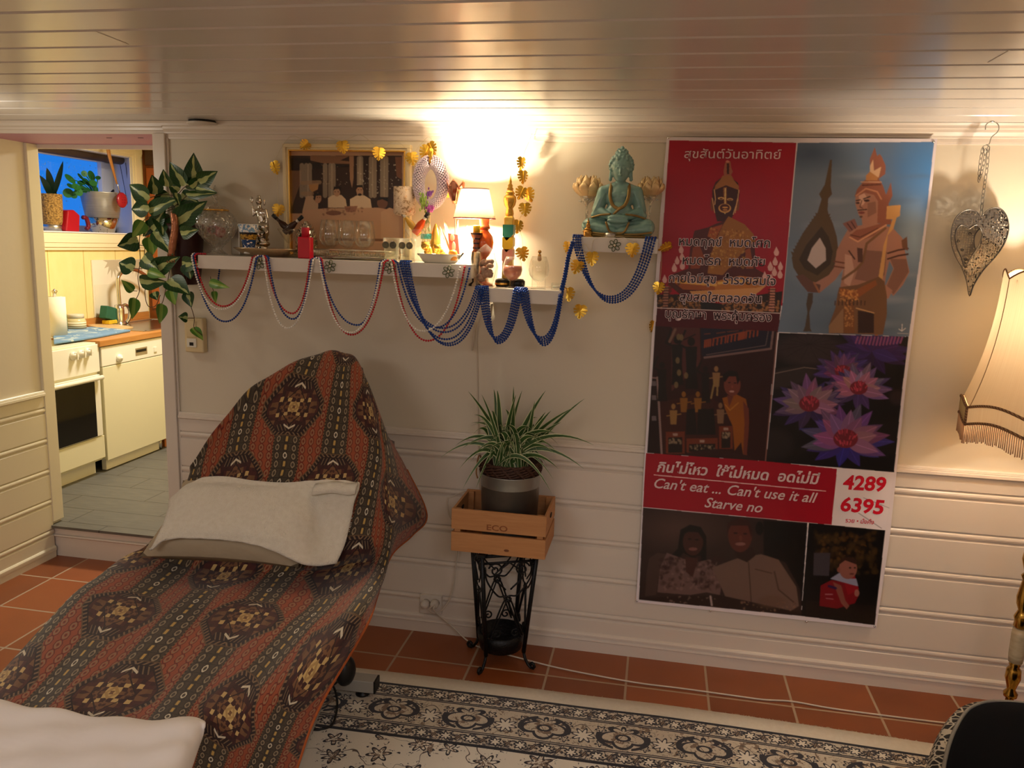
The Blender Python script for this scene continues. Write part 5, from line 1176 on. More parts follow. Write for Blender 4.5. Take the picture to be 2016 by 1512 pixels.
for j in range(7):
    p0 = c+Vector((-2+j*.4, -6, -52))*k; q_ = c+Vector((-14+j*3.2, -10, -110-(j % 3)*4))*k; mb.tube(cr([p0, (p0+q_)/2+Vector((-2*k, 0, 0)), q_], 5), 1.7*k, 6)
mb.build('tail', pbr('pale_green_cord', rough=0.5, fn=lambda: emix(noise(coord('Object'), 60, 2) > 0.55, rgb(226, 214, 170), rgb(170, 176, 120))), t)
mb = MB()
for j in range(7):
    q_ = c+Vector((-14+j*3.2, -10, -108))*k; mb.tube([q_+Vector((0, 0, 10*k)), q_], 2.3*k, 6)
mb.build('teal_tips', pbr('teal_thread', rgb(60, 140, 130), 0.6, fn=vary(rgb(60, 140, 130), 40, 0.2)), t)
# ---- copper tulip candle holder on a thin stem
c, k = at(895, 505, -0.10, S1)
t = thing('tulip_candlestick', 'copper tulip shaped candle holder on a thin stem beside the lamp', 'candle holder', c)
M_cop = pbr('rose_copper', rgb(206, 138, 108), 0.12, 1.0, fn=vary(rgb(206, 138, 108), 12, 0.1))
mb = MB(); lpx(mb, c, k, [(14, 0), (13, 1.5), (2, 3), (1, 6), (1, 112), (3, 116)], seg=18); mb.build('stem', M_steel, t)
mb = MB()
for j in range(5):
    a0_ = 2*math.pi*j/5-math.pi/2; R_ = []
    for i in range(9):
        s_ = i/8; r = (5+12*math.sin(min(1, s_*1.25)*math.pi/2)+(5*max(0, s_-.75)))*k; z = (114+45*s_)*k; wd = math.radians(46)*(1.0 if s_ < .55 else max(0.03, 1-((s_-.55)/.45)**1.5)); R_.append([c+Vector((math.cos(a0_+wd*w_)*r, math.sin(a0_+wd*w_)*r, z)) for w_ in (-1, -.5, 0, .5, 1)])
    mb.grid(R_)
mb.build('petals', M_cop, t, solid=0.0012, fix=False)
# ---- gold almond shaped vase, white plate with gilt animals, card, feather plant
c, k = at(857, 500, -0.10, S1)
t = thing('gold_vase', 'slender gold flame shaped vase behind the white plate', 'vase', c)
mb = MB(); lpx(mb, c, k, [(7, 0), (9, 20), (10.5, 36), (9, 54), (5, 66), (1.5, 74), (0, 76)], seg=24, sy=0.7); mb.build('vase_body', M_gold, t)
c, k = at(866, 518, -0.205, S1)
t = thing('white_plate', 'shallow white plate of gilt figures at the right shelf end', 'plate', c)
mb = MB(); lpx(mb, c, k, [(30, 0), (34, 2), (44, 16), (46, 18), (44, 18), (33, 6), (0, 5)], seg=40, sy=0.62); mb.build('dish', M_white, t)
pz = 6.2*k
def figure(label, cx, w_, h, kind):
    cc = Vector((P(cx, 510, -0.195).x, -0.197, S1+pz)); t = thing('gilt_figurine', label, 'figurine', cc); mb = MB()
    mb.ball(cc+Vector((0, 0, h*.42*k)), h*.42*k, 14, 10, sc=(w_/h, .8*w_/h, 1)); mb.ball(cc+Vector((-w_*.2*k, -w_*.35*k, h*.78*k)), h*.26*k, 12, 8)
    for s_ in (-1, 1): mb.ball(cc+Vector((s_*w_*.35*k, -w_*.3*k, h*.12*k)), h*.16*k, 10, 6); mb.ball(cc+Vector((-w_*.2*k+s_*h*.16*k, -w_*.35*k, h*.95*k)), h*.09*k, 8, 6)
    remesh(mb, 1.2*k, 2).build('body', M_gold, t)
figure('large gilt frog figurine at the left of the white plate', 843, 20, 34, 0)
figure('ribbed gilt figurine in the middle of the white plate', 866, 20, 30, 1)
cc = Vector((P(873, 508, -0.232).x, -0.225, S1+pz)); mb = MB(); mb.ball(cc+Vector((0, 0, 8*k)), 8.5*k, 14, 10, sc=(1.05, .9, .94)); tag(mb.build('honey_jar', pbr('amber_glass', rgb(222, 150, 54), 0.15, fn=vary(rgb(222, 150, 54), 9, 0.15))), 'round amber ball shaped jar on the white plate', 'jar')
cc = Vector((P(891, 508, -0.225).x, -0.222, S1+pz)); mb = MB(); lpx(mb, cc, k, [(8, 0), (9, 4), (9, 14), (7, 19), (0, 21)], seg=18); tag(mb.build('honey_jar', pbr('amber_wax', rgb(216, 138, 50), 0.3, fn=vary(rgb(216, 138, 50), 9, 0.15))), 'short amber wax pot at the right of the white plate', 'jar')
for (px1, px2, lb) in ((823, 838, 'black striped clip propped at the left rim of the plate'), (903, 912, 'black striped clip propped at the right rim of the plate')):
    a_ = P(px1, 500 if px1 < 850 else 510, -0.22); b_ = P(px2, 508 if px1 < 850 else 498, -0.22); mb = MB(); mb.tube([a_, b_], 3.0*k, 8, flat=0.6); mb.tube([a_+Vector((0, -.004, .002)), b_+Vector((0, -.004, .002))], 1.2*k, 6, 1); tag(mb.build('hair_clip', [M_blackcap, M_lab]), lb, 'clip')
c, k = at(896, 505, -0.125, S1)
t = thing('red_card', 'small red printed card standing beside the gold vase', 'card', c)
mb = MB(); mb.prism([P(x, y, -0.12) for x, y in ((882, 459), (901, 462), (905, 506), (886, 506))], (0, .004, 0)); mb.build('card', pbr('red_card_stock', rgb(196, 66, 56), 0.5, fn=vary(rgb(196, 66, 56), 20, 0.1)), t)
for (x, y, rx, rz, m_) in ((890, 468, 5, 7, rgb(226, 120, 92)), (890, 468, 3.2, 4.6, rgb(238, 190, 160)), (893, 486, 4, 10, rgb(228, 140, 116))):
    q_ = P(x, y, -0.1205); mb = MB(); mb.ball(q_, k, 14, 8, sc=(rx, .3, rz)); mb.build('motif', pbr('card_motif', m_, 0.5), t)
t = thing('glass_grass', 'grey blade shaped glass ornament behind the red card', 'ornament', c+Vector((-.005, .03, 0)))
mb = MB()
for (x1, y1, x2, y2, w_) in ((893, 470, 874, 432, 4), (890, 480, 866, 446, 2), (893, 500, 872, 466, 4), (902, 470, 920, 444, 2), (899, 468, 902, 432, 2)):
    strap(mb, P(x1, 504, -0.09), P(x2, y2, -0.085), w_*k, (0, 0, .01))
mb.build('blades', pbr('smoky_glass', rgb(190, 172, 140), 0.2, fn=vary(rgb(190, 172, 140), 9, 0.1)), t, fix=False)
# ---- striped candlestick with yellow candle at the shelf end
c, k = at(917+16, 505, -0.165, S2)
c, k = at(936, 560, -0.165, S2)
t = thing('striped_candlestick', 'turned candlestick in copper and black stripes before the orange lamp', 'candle holder', c)
def f_str():
    x, y, z = sep(coord('Object')); zz = z/k; a_ = eatan2(y, x)
    return emix(zz > 66, emix(band(esin(a_*5.0), -0.1, 1.0), rgb(226, 196, 150), rgb(30, 20, 18)), emix(band(emod(zz, 9.0), 0.0, 3.0), rgb(122, 62, 34), rgb(40, 26, 22)))
mb = MB(); lpx(mb, c, k, [(15, 0), (14, 4), (7, 8), (8, 30), (10, 52), (9, 66), (6, 70), (7.5, 74), (6, 78), (7, 86), (6.5, 88), (8, 92), (12, 101), (12.5, 103), (0, 103)], seg=22); mb.build('turned_column', pbr('striped_lacquer', rough=0.25, fn=f_str), t)
mb = MB(); lpx(mb, c+Vector((0, 0, 103*k)), k, [(7, 0), (7, 13), (6, 14), (0, 14)], seg=18); mb.build('candle', pbr('yellow_wax', rgb(236, 206, 50), 0.5, sss=0.3, fn=vary(rgb(236, 206, 50), 9, 0.05)), t)
# ---- table lamp
c = Vector((P(950, 560, -0.13).x, -0.125, S2)); k = mpp(c)
LC = c
t = thing('table_lamp', 'lit table lamp with white shade and orange ball base', 'lamp', c)
mb = MB(); lpx(mb, c, k, [(20, 0), (20, 4), (9, 8), (6, 30), (6, 54), (12, 60), (18, 72), (19.5, 84), (17, 96), (9, 106), (9, 110)], seg=32); mb.build('ball_base', pbr('orange_glaze', rgb(214, 92, 30), 0.1, coat=0.5, fn=vary(rgb(214, 92, 30), 5, 0.08)), t)
mb = MB(); lpx(mb, c, k, [(10, 109), (12, 111), (11, 115), (9, 118), (10.5, 134), (11, 136), (0, 136)], seg=28); mb.build('neck', pbr('copper_glaze', rgb(176, 96, 54), 0.25, 0.3, fn=vary(rgb(176, 96, 54), 12, 0.2)), t)
mb = MB(); lpx(mb, c, k, [(2.4, 136), (2.4, 162), (0, 162)], seg=10); mb.build('bulb_socket', M_white, t)
sc_ = Vector((P(934, 430, -0.13).x, -0.13, 0)); zb = P(934, 430, -0.13).z; zt_ = P(930, 372, -0.13).z
M_shade = clothmat('lamp_shade_fabric', rgb(250, 240, 218), 0.55, tcol=rgb(255, 250, 238))
mb = MB(); mb.lathe(sc_, [(41*k, zb), (27*k, zt_)], 40, sy=0.8)
def openl(mb):      # drop the two end caps so the shade is open
    mb.f = mb.f[:-2]; mb.m = mb.m[:-2]; mb.s = mb.s[:-2]; return mb
sh = openl(mb).build('shade', M_shade, t, solid=0.0015)
M_burg = pbr('burgundy_trim', rgb(110, 30, 36), 0.6, fn=vary(rgb(110, 30, 36), 20, 0.2))
mb = MB(); mb.tube([sc_+Vector((41*k*math.cos(a), 41*k*.8*math.sin(a), zb)) for a in [2*math.pi*i/40 for i in range(40)]], 1.1*k, 6, closed=True); mb.build('lower_trim', M_burg, sh)
mb = MB(); mb.tube([sc_+Vector((27*k*math.cos(a), 27*k*.8*math.sin(a), zt_)) for a in [2*math.pi*i/40 for i in range(40)]], 0.9*k, 6, closed=True); mb.build('upper_trim', M_burg, sh)
mb = MB(); mb.ball((sc_.x, -0.13, 1.800), 0.013, 14, 10); mb.build('bulb', pbr('lit_bulb', (1, .9, .7, 1), 0.5, emit=(1.0, 0.74, 0.42, 1), estr=12, fn=None), t)
# ---- slim bottle with stupa top
c, k = at(999, 560, -0.10, S2)
t = thing('stupa_bottle', 'tall gold bottle with spired top and coloured ribbons beside the lamp', 'bottle', c)
mb = MB(); mb.lathe(c, [(15*k, 0), (14*k, 30*k), (13*k, 90*k), (12.5*k, 132*k), (9*k, 136*k)], 4, smooth=False, rot=math.pi/4); mb.build('bottle_body', pbr('gold_brocade', rough=0.35, metal=0.6, fn=lambda: emix(noise(coord('Object'), 60, 3), rgb(196, 146, 40), rgb(232, 196, 96))), t, bevel=0.003)
mb = MB(); lpx(mb, c, k, [(7, 133), (8, 140), (7, 146), (6, 150), (10, 156), (12, 164), (11.5, 172), (7, 176), (9, 178), (7, 182), (5, 184), (6.5, 187), (4, 190), (5, 193), (2.5, 197), (3, 200), (1.2, 207), (0, 214)], seg=24, lobes=8, amp=.06); mb.build('spire', M_gold, t)
for (z0_, z1_, m_) in ((88, 119, rgb(20, 110, 92)), (66, 95, rgb(232, 190, 10)), (40, 72, rgb(222, 150, 130))):
    mb = MB(); w_ = 10.6
    mb.prism([c+Vector((x*k, -(w_+.4)*k, z*k)) for x, z in ((-w_, z1_), (w_, z1_), (w_, z0_+13), (-2, z0_), (-w_, z0_+10))], (0, 2*k*w_+.8*k, 0)); mb.build('ribbon', pbr('satin_ribbon', m_, 0.4, sheen=0.3, fn=vary(m_, 9, 0.1)), t)
# ---- glasses on the low shelf
c, k = at(955, 561, -0.205, S2)
t = thing('facet_jar', 'faceted glass jar of wrapped sweets at the left of the low shelf', 'jar', c)
mb = MB(); lpx(mb, c, k, [(17, 0), (20, 4), (24, 24), (26, 40), (22, 56), (18, 66), (17, 66), (24, 40), (16, 6), (0, 5)], seg=9, smooth=False); mb.build('jar_body', M_facet, t)
mb = MB(); rnd = random.Random(15); [mb.ball(c+Vector((rnd.uniform(-11, 11), rnd.uniform(-9, 9), rnd.uniform(14, 52)))*k, 6.5*k, 7, 5, sc=(1, .8, .8)) for _ in range(22)]; mb.build('contents', pbr('rose_wrapping', rough=0.3, fn=lambda: ramp(voro(coord('Object'), 45, out=0), [(0.0, rgb(226, 186, 164)), (0.6, rgb(196, 150, 130)), (0.9, rgb(110, 100, 92))])), t)
mb = MB(); lpx(mb, c, k, [(18, 66), (19, 68), (12, 74), (5, 80), (0, 84)], seg=9, smooth=False); mb.build('lid', M_facet, t)
big = [(15, 0), (14, 1), (3, 3), (2.2, 6), (3, 12), (10, 16), (18, 26), (20, 36), (18, 50), (13.5, 62), (13, 62), (17.5, 50), (19.4, 36), (17, 26), (9, 17), (0, 14)]
t, c, k = brandy('brandy snifter holding pink liquid on the low shelf', 1010, -0.19, S2, .98, 'snifters on the low shelf', big)
mb = MB(); lpx(mb, c, k, [(0, 14.5), (9, 17.5), (16.6, 26), (19, 36), (18, 44), (0, 44)], seg=28); mb.build('pink_drink', pbr('pink_liquid', rgb(222, 150, 128), 0.2, trans=0.35, fn=vary(rgb(222, 150, 128), 9, 0.05)), t)
brandy('empty brandy snifter near the right end of the low shelf', 1062, -0.185, S2, 1.02, 'snifters on the low shelf', big)
c, k = at(1062, 515, -0.085, S2); t = thing('golden_charm', 'small gilt charm figure on a clear block behind the empty snifter', 'figurine', c)
mb = MB(); mb.box((c.x-13*k, c.y-8*k, S2+.0003), (c.x+13*k, c.y+8*k, S2+52*k)); mb.build('clear_block', M_glass, t)
mb = MB(); capsule(mb, c+Vector((0, 0, 55*k)), c+Vector((0, 0, 62*k)), 4.5*k, 3.5*k, 3); mb.ball(c+Vector((0, 0, 69*k)), 3.6*k); mb.build('figure', M_brass, t)
c, k = at(1097, 560, -0.19, S2); t = thing('glass_votive', 'small square clear glass votive at the right end of the low shelf', 'candle holder', c)
mb = MB(); mb.lathe(c, [(15*k, .0003), (15*k, 13*k), (13.5*k, 13*k), (13.5*k, 3*k), (0, 3*k)], 4, smooth=False, rot=math.pi/4); mb.build('glass_cup', M_glass, t)
mb = MB(); mb.lathe(c, [(9*k, 3.2*k), (9*k, 8*k), (0, 8*k)], 16); mb.build('wax', M_white, t)
for cx, lb, m_ in ((989, 'small black and gold striped tin left of the pink snifter', 1), (1019, 'small dark round tin right of the pink snifter stem', 0)):
    c, k = at(cx, 565, -0.135, S2); t = thing('pocket_tin', lb, 'tin', c)
    mb = MB(); lpx(mb, c, k, [(12, 0), (14.5, 4), (14.5, 12), (11, 16), (0, 17)], seg=22); mb.build('tin_body', M_blackcap, t)
    if m_:
        mb = MB(); lpx(mb, c, k, [(14.7, 4), (14.9, 6), (14.7, 8)], seg=22); openl(mb).build('gold_band', M_gold, t)
# ---- teal seated statue
c = Vector((P(1216, 468, -0.135).x, -0.135, S3)); k = mpp(c); v = pxv(c, k)
t = thing('meditating_statue', 'teal seated meditating statue with gold robe trim on the right shelf', 'statue', c)
def f_teal():
    n = noise(coord('Object'), 14, 4); return emix(n, rgb(92, 134, 128), rgb(136, 172, 164))
M_teal = pbr('teal_glaze', rough=0.22, fn=f_teal, coat=0.3)
M_tgold = pbr('worn_gold', rgb(140, 116, 68), 0.3, 0.6, fn=vary(rgb(140, 116, 68), 20, 0.3))
mb = MB()
mb.ball(v(0, -2, 129), 18*k, 20, 16, sc=(.92, .9, 1.28)); mb.ball(v(0, -8, 113), 9*k, sc=(1, .8, .8)); capsule(mb, v(0, 0, 112), v(0, 0, 98), 9*k, 10.5*k, 4, 14)
for s_ in (-1, 1):
    capsule(mb, v(s_*19, 2, 136), v(s_*20, 1, 112), 3.2*k, 3.6*k, 7)      # long ears
    capsule(mb, v(s_*10, 0, 97), v(s_*31, 0, 88), 11*k, 12*k, 6, 14); capsule(mb, v(s_*32, 0, 88), v(s_*41, -3, 54), 12.5*k, 12*k, 8, 14); capsule(mb, v(s_*41, -4, 52), v(s_*15, -24, 40), 11*k, 7*k, 8, 14)
    mb.ball(v(s_*44, -6, 44), 11*k, sc=(1, 1.1, .8)); capsule(mb, v(s_*18, 0, 20), v(s_*54, -13, 21), 17*k, 17.5*k, 8, 16); capsule(mb, v(s_*56, -18, 18), v(s_*8, -30, 13), 14*k, 9*k, 9, 14)
    mb.ball(v(s_*5.5, -17.6, 133), 3.2*k, sc=(1.25, .5, .6)); capsule(mb, v(s_*2.5, -18.5, 138.5), v(s_*10, -15.5, 138), 1.1*k, .9*k, 6, 8)
mb.ball(v(0, 0, 78), 26*k, 20, 14, sc=(1.08, .72, 1.0)); mb.ball(v(0, -5, 52), 25*k, 20, 14, sc=(1.05, .85, .8)); mb.ball(v(-9, -15, 82), 9*k, sc=(1, .5, .7)); mb.ball(v(9, -15, 82), 9*k, sc=(1, .5, .7))
mb.ball(v(0, -30, 38), 12*k, sc=(1.75, .75, .62)); mb.ball(v(0, -33, 32), 10*k, sc=(2.2, .7, .5))
capsule(mb, v(0, -17.5, 137), v(0, -20.5, 125), 1.5*k, 2.5*k, 6, 8); mb.ball(v(0, -19.2, 119.4), 2*k, sc=(2.3, .7, .55)); mb.ball(v(0, -19, 117), 1.8*k, sc=(1.9, .7, .6))
for s_ in (-1, 1):
    for j in range(3): capsule(mb, v(s_*24, -18+j*1.5, 30-j*7), v(s_*(66-j*2), -28+j*2, 27-j*7), 2.4*k, 1.6*k, 10, 8)
    for j in range(3): capsule(mb, v(s_*(29+j*4), -11-j*.6, 84-j*4), v(s_*(45+j*1.5), -15, 50), 1.8*k, 1.4*k, 9, 8)
mb.ball(v(0, -10, 12), 15*k, sc=(4.0, 1.9, .7)); mb.ball(v(0, -16, 24), 17*k, sc=(1.5, 1, .9))
remesh(mb, 1.5*k, 3).build('body', M_teal, t)
mb = MB(); mb.ball(v(0, 2, 138), 20*k, 20, 14, sc=(1.06, 1, 1.12)); mb.ball(v(0, 2, 160), 11*k, sc=(1, 1, .95)); mb.ball(v(0, 2, 171), 4*k, sc=(1, 1, 1.2))
for i in range(84):
    z_ = 1-(i+.5)/62; 
    if z_ < -0.35: break
    r = math.sqrt(max(0, 1-z_*z_)); a = i*2.39996; q_ = v(21.5*r*math.cos(a), 2+20.5*r*math.sin(a), 138+23*z_)
    if r*math.sin(a) < -.45 and z_ < .42: continue
    mb.ball(q_, 4.0*k, 10, 7)
for i in range(26): a = i*2.39996; z_ = 1-(i+.5)/22; r = math.sqrt(max(0, 1-z_*z_)); mb.ball(v(11.5*r*math.cos(a), 2+11.5*r*math.sin(a), 160+11*z_), 2.6*k, 8, 6)
remesh(mb, 1.1*k, 0).build('curled_hair', M_teal, t)
mb = MB()
for s_ in (-1, 1):
    mb.tube(cr([v(s_*17, -4, 104), v(s_*18, -15, 92), v(s_*17, -20.5, 76), v(s_*11, -24, 62), v(0, -27.5, 55)], 8), [3.3*k]*33, 8, flat=.5)
    mb.tube(cr([v(s_*14, -30, 45), v(s_*34, -25, 43), v(s_*52, -17, 38)], 8), 2.0*k, 8)
    mb.tube(cr([v(s_*22, -34, 30), v(s_*14, -40, 12), v(0, -42, 8)], 8), 2.2*k, 8)
    mb.tube(cr([v(s_*66, -30, 12), v(s_*40, -37, 8), v(s_*14, -41, 7)], 8), 2.0*k, 8)
mb.tube(cr([v(-9, -29, 44), v(-3, -33, 50), v(4, -31, 56)], 6), [2.5*k]*13, 8)
mb.build('gold_trim', M_tgold, t)
mb = MB(); lpx(mb, c+Vector((0, -4*k, 0)), k, [(64, 0.2), (68, 3), (66, 7), (0, 8)], seg=40, sy=0.52); mb.build('plinth', M_tgold, t)
# ---- lotus candle holders either side
M_capiz = pbr('capiz_petal', rough=0.22, metal=0.25, fn=lambda: emix(noise(coord('Object'), 30, 3), rgb(206, 168, 110), rgb(238, 214, 168)))
def lotus(label, px, py, Y, sc, tilt):
    q_ = P(px, py, Y); k = mpp(q_)*sc; cc = Vector((q_.x, Y, S3)); t = thing('lotus_candle_holder', label, 'candle holder', cc, 'lotus candle holders')
    hz = q_.z-S3; mb = MB()
    lpx(mb, cc, k, [(13, 0), (12, 1), (4, 3), (2.5, 8), (3, hz/k-44), (9, hz/k-34), (17, hz/k-22), (16, hz/k-22), (0, hz/k-34)], seg=24); mb.build('crystal_stem', M_cut, t)
    ctr = Vector((q_.x, Y, q_.z-26*k)); mb = MB()
    for lay, (n, L, r0, open_) in enumerate(((6, 48, 4, 20), (8, 47, 8, 27), (9, 38, 11, 34))):
        for j in range(n):
            a = 2*math.pi*(j+.5*lay)/n+tilt; o_ = Vector((math.cos(a), math.sin(a), 0)); s_ = Vector((-math.sin(a), math.cos(a), 0)); R_ = []
            for i in range(8):
                u = i/7; rr = (r0+(open_-r0)*math.sin(u*2.2)/math.sin(1.57) if u < .72 else r0+(open_-r0)*math.sin(.72*2.2)-(u-.72)*10); z = L*u*(1-.08*lay*u); wd = 12*math.sin(math.pi*(0.14+.86*u))**.8
                R_.append([ctr+o_*(rr-abs(w_)**2*3)*k+s_*(w_*wd*k)+Vector((0, 0, z*k)) for w_ in (-1, -.5, 0, .5, 1)])
            mb.grid(R_)
    mb.build('petals', M_capiz, t, solid=0.001, fix=False)
    mb = MB()
    for j in range(10): a = j*.63; mb.ball(ctr+Vector((18*math.cos(a)*k, 18*math.sin(a)*k, -6*k)), 2.4*k, 6, 4)
    mb.build('crystal_drops', M_cut, t)
lotus('gold lotus candle holder left of the teal statue', 1158, 366, -0.07, 0.92, .3)
lotus('gold lotus candle holder right of the teal statue', 1282, 366, -0.07, 0.82, .9)
# ---- little gold idol and tea light in front
c, k = at(1157, 468, -0.215, S3); v = pxv(c, k)
t = thing('brass_idol', 'tiny brass seated idol at the left front of the statue shelf', 'figurine', c)
mb = MB(); mb.ball(v(0, 0, 22), 4.5*k, sc=(1, .8, 1.3)); mb.ball(v(0, -1, 15), 8*k, sc=(1, .8, .45)); mb.ball(v(0, 0, 29), 2.8*k); capsule(mb, v(0, 0, 31), v(0, 0, 37), 1.8*k, .6*k, 4); remesh(mb, .8*k, 1).build('figure', M_brass, t)
mb = MB(); lpx(mb, c, k, [(10, 0), (10, 3), (8, 5), (9.5, 9), (8, 13), (0, 13)], seg=12); mb.build('throne', M_brass, t)
c, k = at(1201, 469, -0.232, S3); t = thing('tea_light', 'aluminium tea light in front of the teal statue', 'candle', c)
mb = MB(); lpx(mb, c, k, [(10.5, 0), (10.5, 9), (10, 9), (10, 7), (0, 7)], seg=24); mb.build('cup', M_steel, t)
mb = MB(); lpx(mb, c, k, [(9.8, 7.1), (0, 7.4)], seg=20); mb.build('wax', M_white, t)
# ---- metal flower ornaments clipped on the shelf fronts
M_flw = pbr('green_bronze', rgb(96, 104, 74), 0.35, 0.7, fn=vary(rgb(96, 104, 74), 30, 0.3))
for (px, py, lb) in ((511, 518, 'leftmost metal flower clip on the long shelf front'), (650, 524, 'metal flower clip on the shelf front under the mirror tray'), (768, 527, 'metal flower clip under the owl tumblers'), (883, 535, 'metal flower clip below the white plate'), (1210, 483, 'metal flower clip below the teal statue')):
    c = P(px, py, SF-0.006); k = mpp(c); t = thing('flower_clip', lb, 'ornament', c, 'metal flower clips')
    mb = MB()
    for j in range(6):
        a = 2*math.pi*j/6+.3; d_ = Vector((math.cos(a), 0, math.sin(a))); pts = []
        e = Vector((-math.sin(a), 0, math.cos(a)))
        for i in range(14): b_ = 2*math.pi*i/14; pts.append(c+d_*(7.5+4.6*math.cos(b_))*k+e*(3.2*math.sin(b_))*k+Vector((0, -.002, 0)))
        mb.tube(pts, 0.9*k, 5, closed=True)
    mb.build('petals', M_flw, t)
    mb = MB(); mb.ball(c+Vector((0, -.003, 0)), 3*k, 10, 6, sc=(1, .6, 1)); mb.box((c.x-1.5*k, SF-0.004, c.z), (c.x+1.5*k, SF-0.0005, c.z+8*k)); mb.build('jewel', M_silver, t)

# ================================================================= bead strings
def beadmat(n, c): return pbr(n, c, 0.14, 0.15, fn=vary(c, 20, 0.1))
M_br, M_bs, M_bb = beadmat('red_bead', rgb(196, 28, 44)), beadmat('silver_bead', rgb(246, 240, 230)), beadmat('blue_bead', rgb(20, 60, 138)), 
BR = 0.0042
_ball = MB(); _ball.ball((0, 0, 0), BR, 8, 6)
def strand(label, path, m, group, color, pitch=0.0094):
    path = [Vector(p) for p in path]; mb = MB(); acc = 0.0; pos = [path[0]]
    for a, b in zip(path, path[1:]):
        L = (b-a).length; s_ = pitch-acc
        while s_ <= L: pos.append(a+(b-a)*(s_/L)); s_ += pitch
        acc = L-(s_-pitch)
    for p in pos: mb.add([Vector(q)+p for q in _ball.v], _ball.f)
    mb.tube(path, 0.0006, 4)
    c0 = path[0]; o = mb.build('bead_strand', m); return tag(o, label, 'bead string', group)
def sag(x0, y0, x1, y1, xl, yl, Y0, Y1, n=26):      # hanging curve through a low point
    out = []
    for i in range(n+1):
        t_ = i/n; x = x0+(x1-x0)*t_
        if x < xl: s_ = (xl-x)/(xl-x0); y = yl+(y0-yl)*(s_**2.1*.75+s_**5*.25)
        else: s_ = (x-xl)/(x1-xl); y = yl+(y1-yl)*(s_**2.1*.75+s_**5*.25)
        out.append(P(x, y, Y0+(Y1-Y0)*t_))
    return out
def over(px1, px2, top, Y=-0.245):      # loop lying on the shelf top between two swags
    a = P(px1, 505, SF-.006); b = P(px2, 505, SF-.006)
    return [Vector((a.x, SF-.006, top-.004)), Vector((a.x+(b.x-a.x)*.2, SF+.004, top+.0045)), Vector((a.x+(b.x-a.x)*.5, Y, top+.0042)), Vector((a.x+(b.x-a.x)*.8, SF+.004, top+.0045)), Vector((b.x, SF-.006, top-.004))]
def swags(spec, dx, Yo, top):
    path = []; Y = SF-.006-Yo
    for i, (x0, y0, x1, y1, xl, yl) in enumerate(spec):
        path += sag(x0+dx, y0, x1+dx, y1, xl, yl, Y, Y)
        if i+1 < len(spec): path += over(x1+dx, spec[i+1][0]+dx, top)
    return path
G1 = 'tricolour bead strings on the long shelf'
def lead(px, top): a = P(px, 505, SF-.006); return [Vector((a.x+.012, -.215, top+.0042)), Vector((a.x+.004, -.24, top+.0042)), Vector((a.x, SF+.003, top+.0045)), Vector((a.x, SF-.006, top-.003))]
strand('red bead string swagged along the long shelf', lead(384, S1)+swags([(384, 510, 496, 510, 440, 603), (524, 512, 610, 512, 576, 617), (634, 515, 756, 520, 692, 659), (776, 522, 915, 525, 842, 671)], 0, 0, S1), M_br, G1, 'red')
strand('silver bead string swagged along the long shelf', lead(378, S1)+swags([(378, 510, 501, 510, 436, 609), (520, 512, 616, 512, 566, 646), (629, 515, 751, 520, 690, 655), (771, 522, 906, 525, 832, 652)], 0, .007, S1), M_bs, G1, 'silver')
strand('dark blue bead string swagged along the long shelf', lead(381, S1)+swags([(381, 510, 505, 510, 444, 633), (529, 512, 613, 512, 577, 628), (631, 515, 748, 520, 704, 640), (783, 522, 925, 525, 858, 645)], 0, .004, S1), M_bb, G1, 'blue')
mb = [P(x, y, -.02) for x, y in ((432, 533), (430, 548), (427, 566))]; strand('short blue bead end hanging behind the long shelf', [Vector((mb[0].x, -.02, S1-.052))]+mb, M_bb, 'loose bead ends', 'blue')
G2 = 'blue bead bundle on the low shelf'
for j, nm in enumerate(('first', 'second', 'third', 'fourth', 'fifth')):
    dx = j*4.2-8.4; Y = SF-.008-.003*(j % 2); path = []
    a = P(797+dx, 515, SF); path += [Vector((a.x, -.235, S1+.0042)), Vector((a.x, SF+.002, S1+.0046)), Vector((a.x, SF-.006, S1-.002))]
    path += sag(797+dx, 522, 944+dx*.9, 568, 872+j*3, 646+(0, 8, 22, 30, 34)[j], Y, Y)
    b = P(948+dx, 570, SF-.006); path += [Vector((b.x-.006, SF+.002, S2+.0045)), Vector((b.x+.002, SF+.012, S2+.0043)), Vector((b.x+.006, SF+.002, S2+.0045))]
    path += sag(952+dx, 572, 1019+dx*.9, 574, 976+j, 664+j*3, Y, Y)
    b = P(1024+dx, 572, SF-.006); path += [Vector((b.x-.004, SF+.002, S2+.0045)), Vector((b.x+.002, SF+.012, S2+.0043)), Vector((b.x+.006, SF+.002, S2+.0045))]
    path += sag(1031+dx, 574, 1104+dx*.35, 582, 1067+j, 664+j*4, Y, Y)
    path += [P(1105+dx*.35, 575, SF+.02), P(1112+dx*.3, 545, SF+.01), P(1119+dx*.3, 505, SF), P(1128+dx*.3, 476, SF-.006)]
    strand(f'{nm} strand from the left in the blue bead bundle on the low shelf', path, M_bb, G2, 'blue')
G3 = 'blue bead bundle on the statue shelf'
for j, nm in enumerate(('first', 'second', 'third', 'fourth')):
    dx = j*4.6-7; Y = SF-.007-.003*(j % 2); a = P(1136+dx, 470, SF); path = [Vector((a.x+.004, -.23, S3+.0042)), Vector((a.x, SF+.002, S3+.0046)), Vector((a.x, SF-.006, S3-.002))]
    path += sag(1136+dx, 478, 1280+dx*1.3, 474, 1202+j, 584+j*4, Y, Y)
    b = P(1281+dx*1.3, 468, SF); path += [Vector((b.x, SF-.006, S3-.002)), Vector((b.x, SF+.002, S3+.0046)), Vector((b.x+.002, -.235, S3+.0042))]
    strand(f'{nm} strand from the left in the blue bead bundle below the statue', path, M_bb, G3, 'blue')

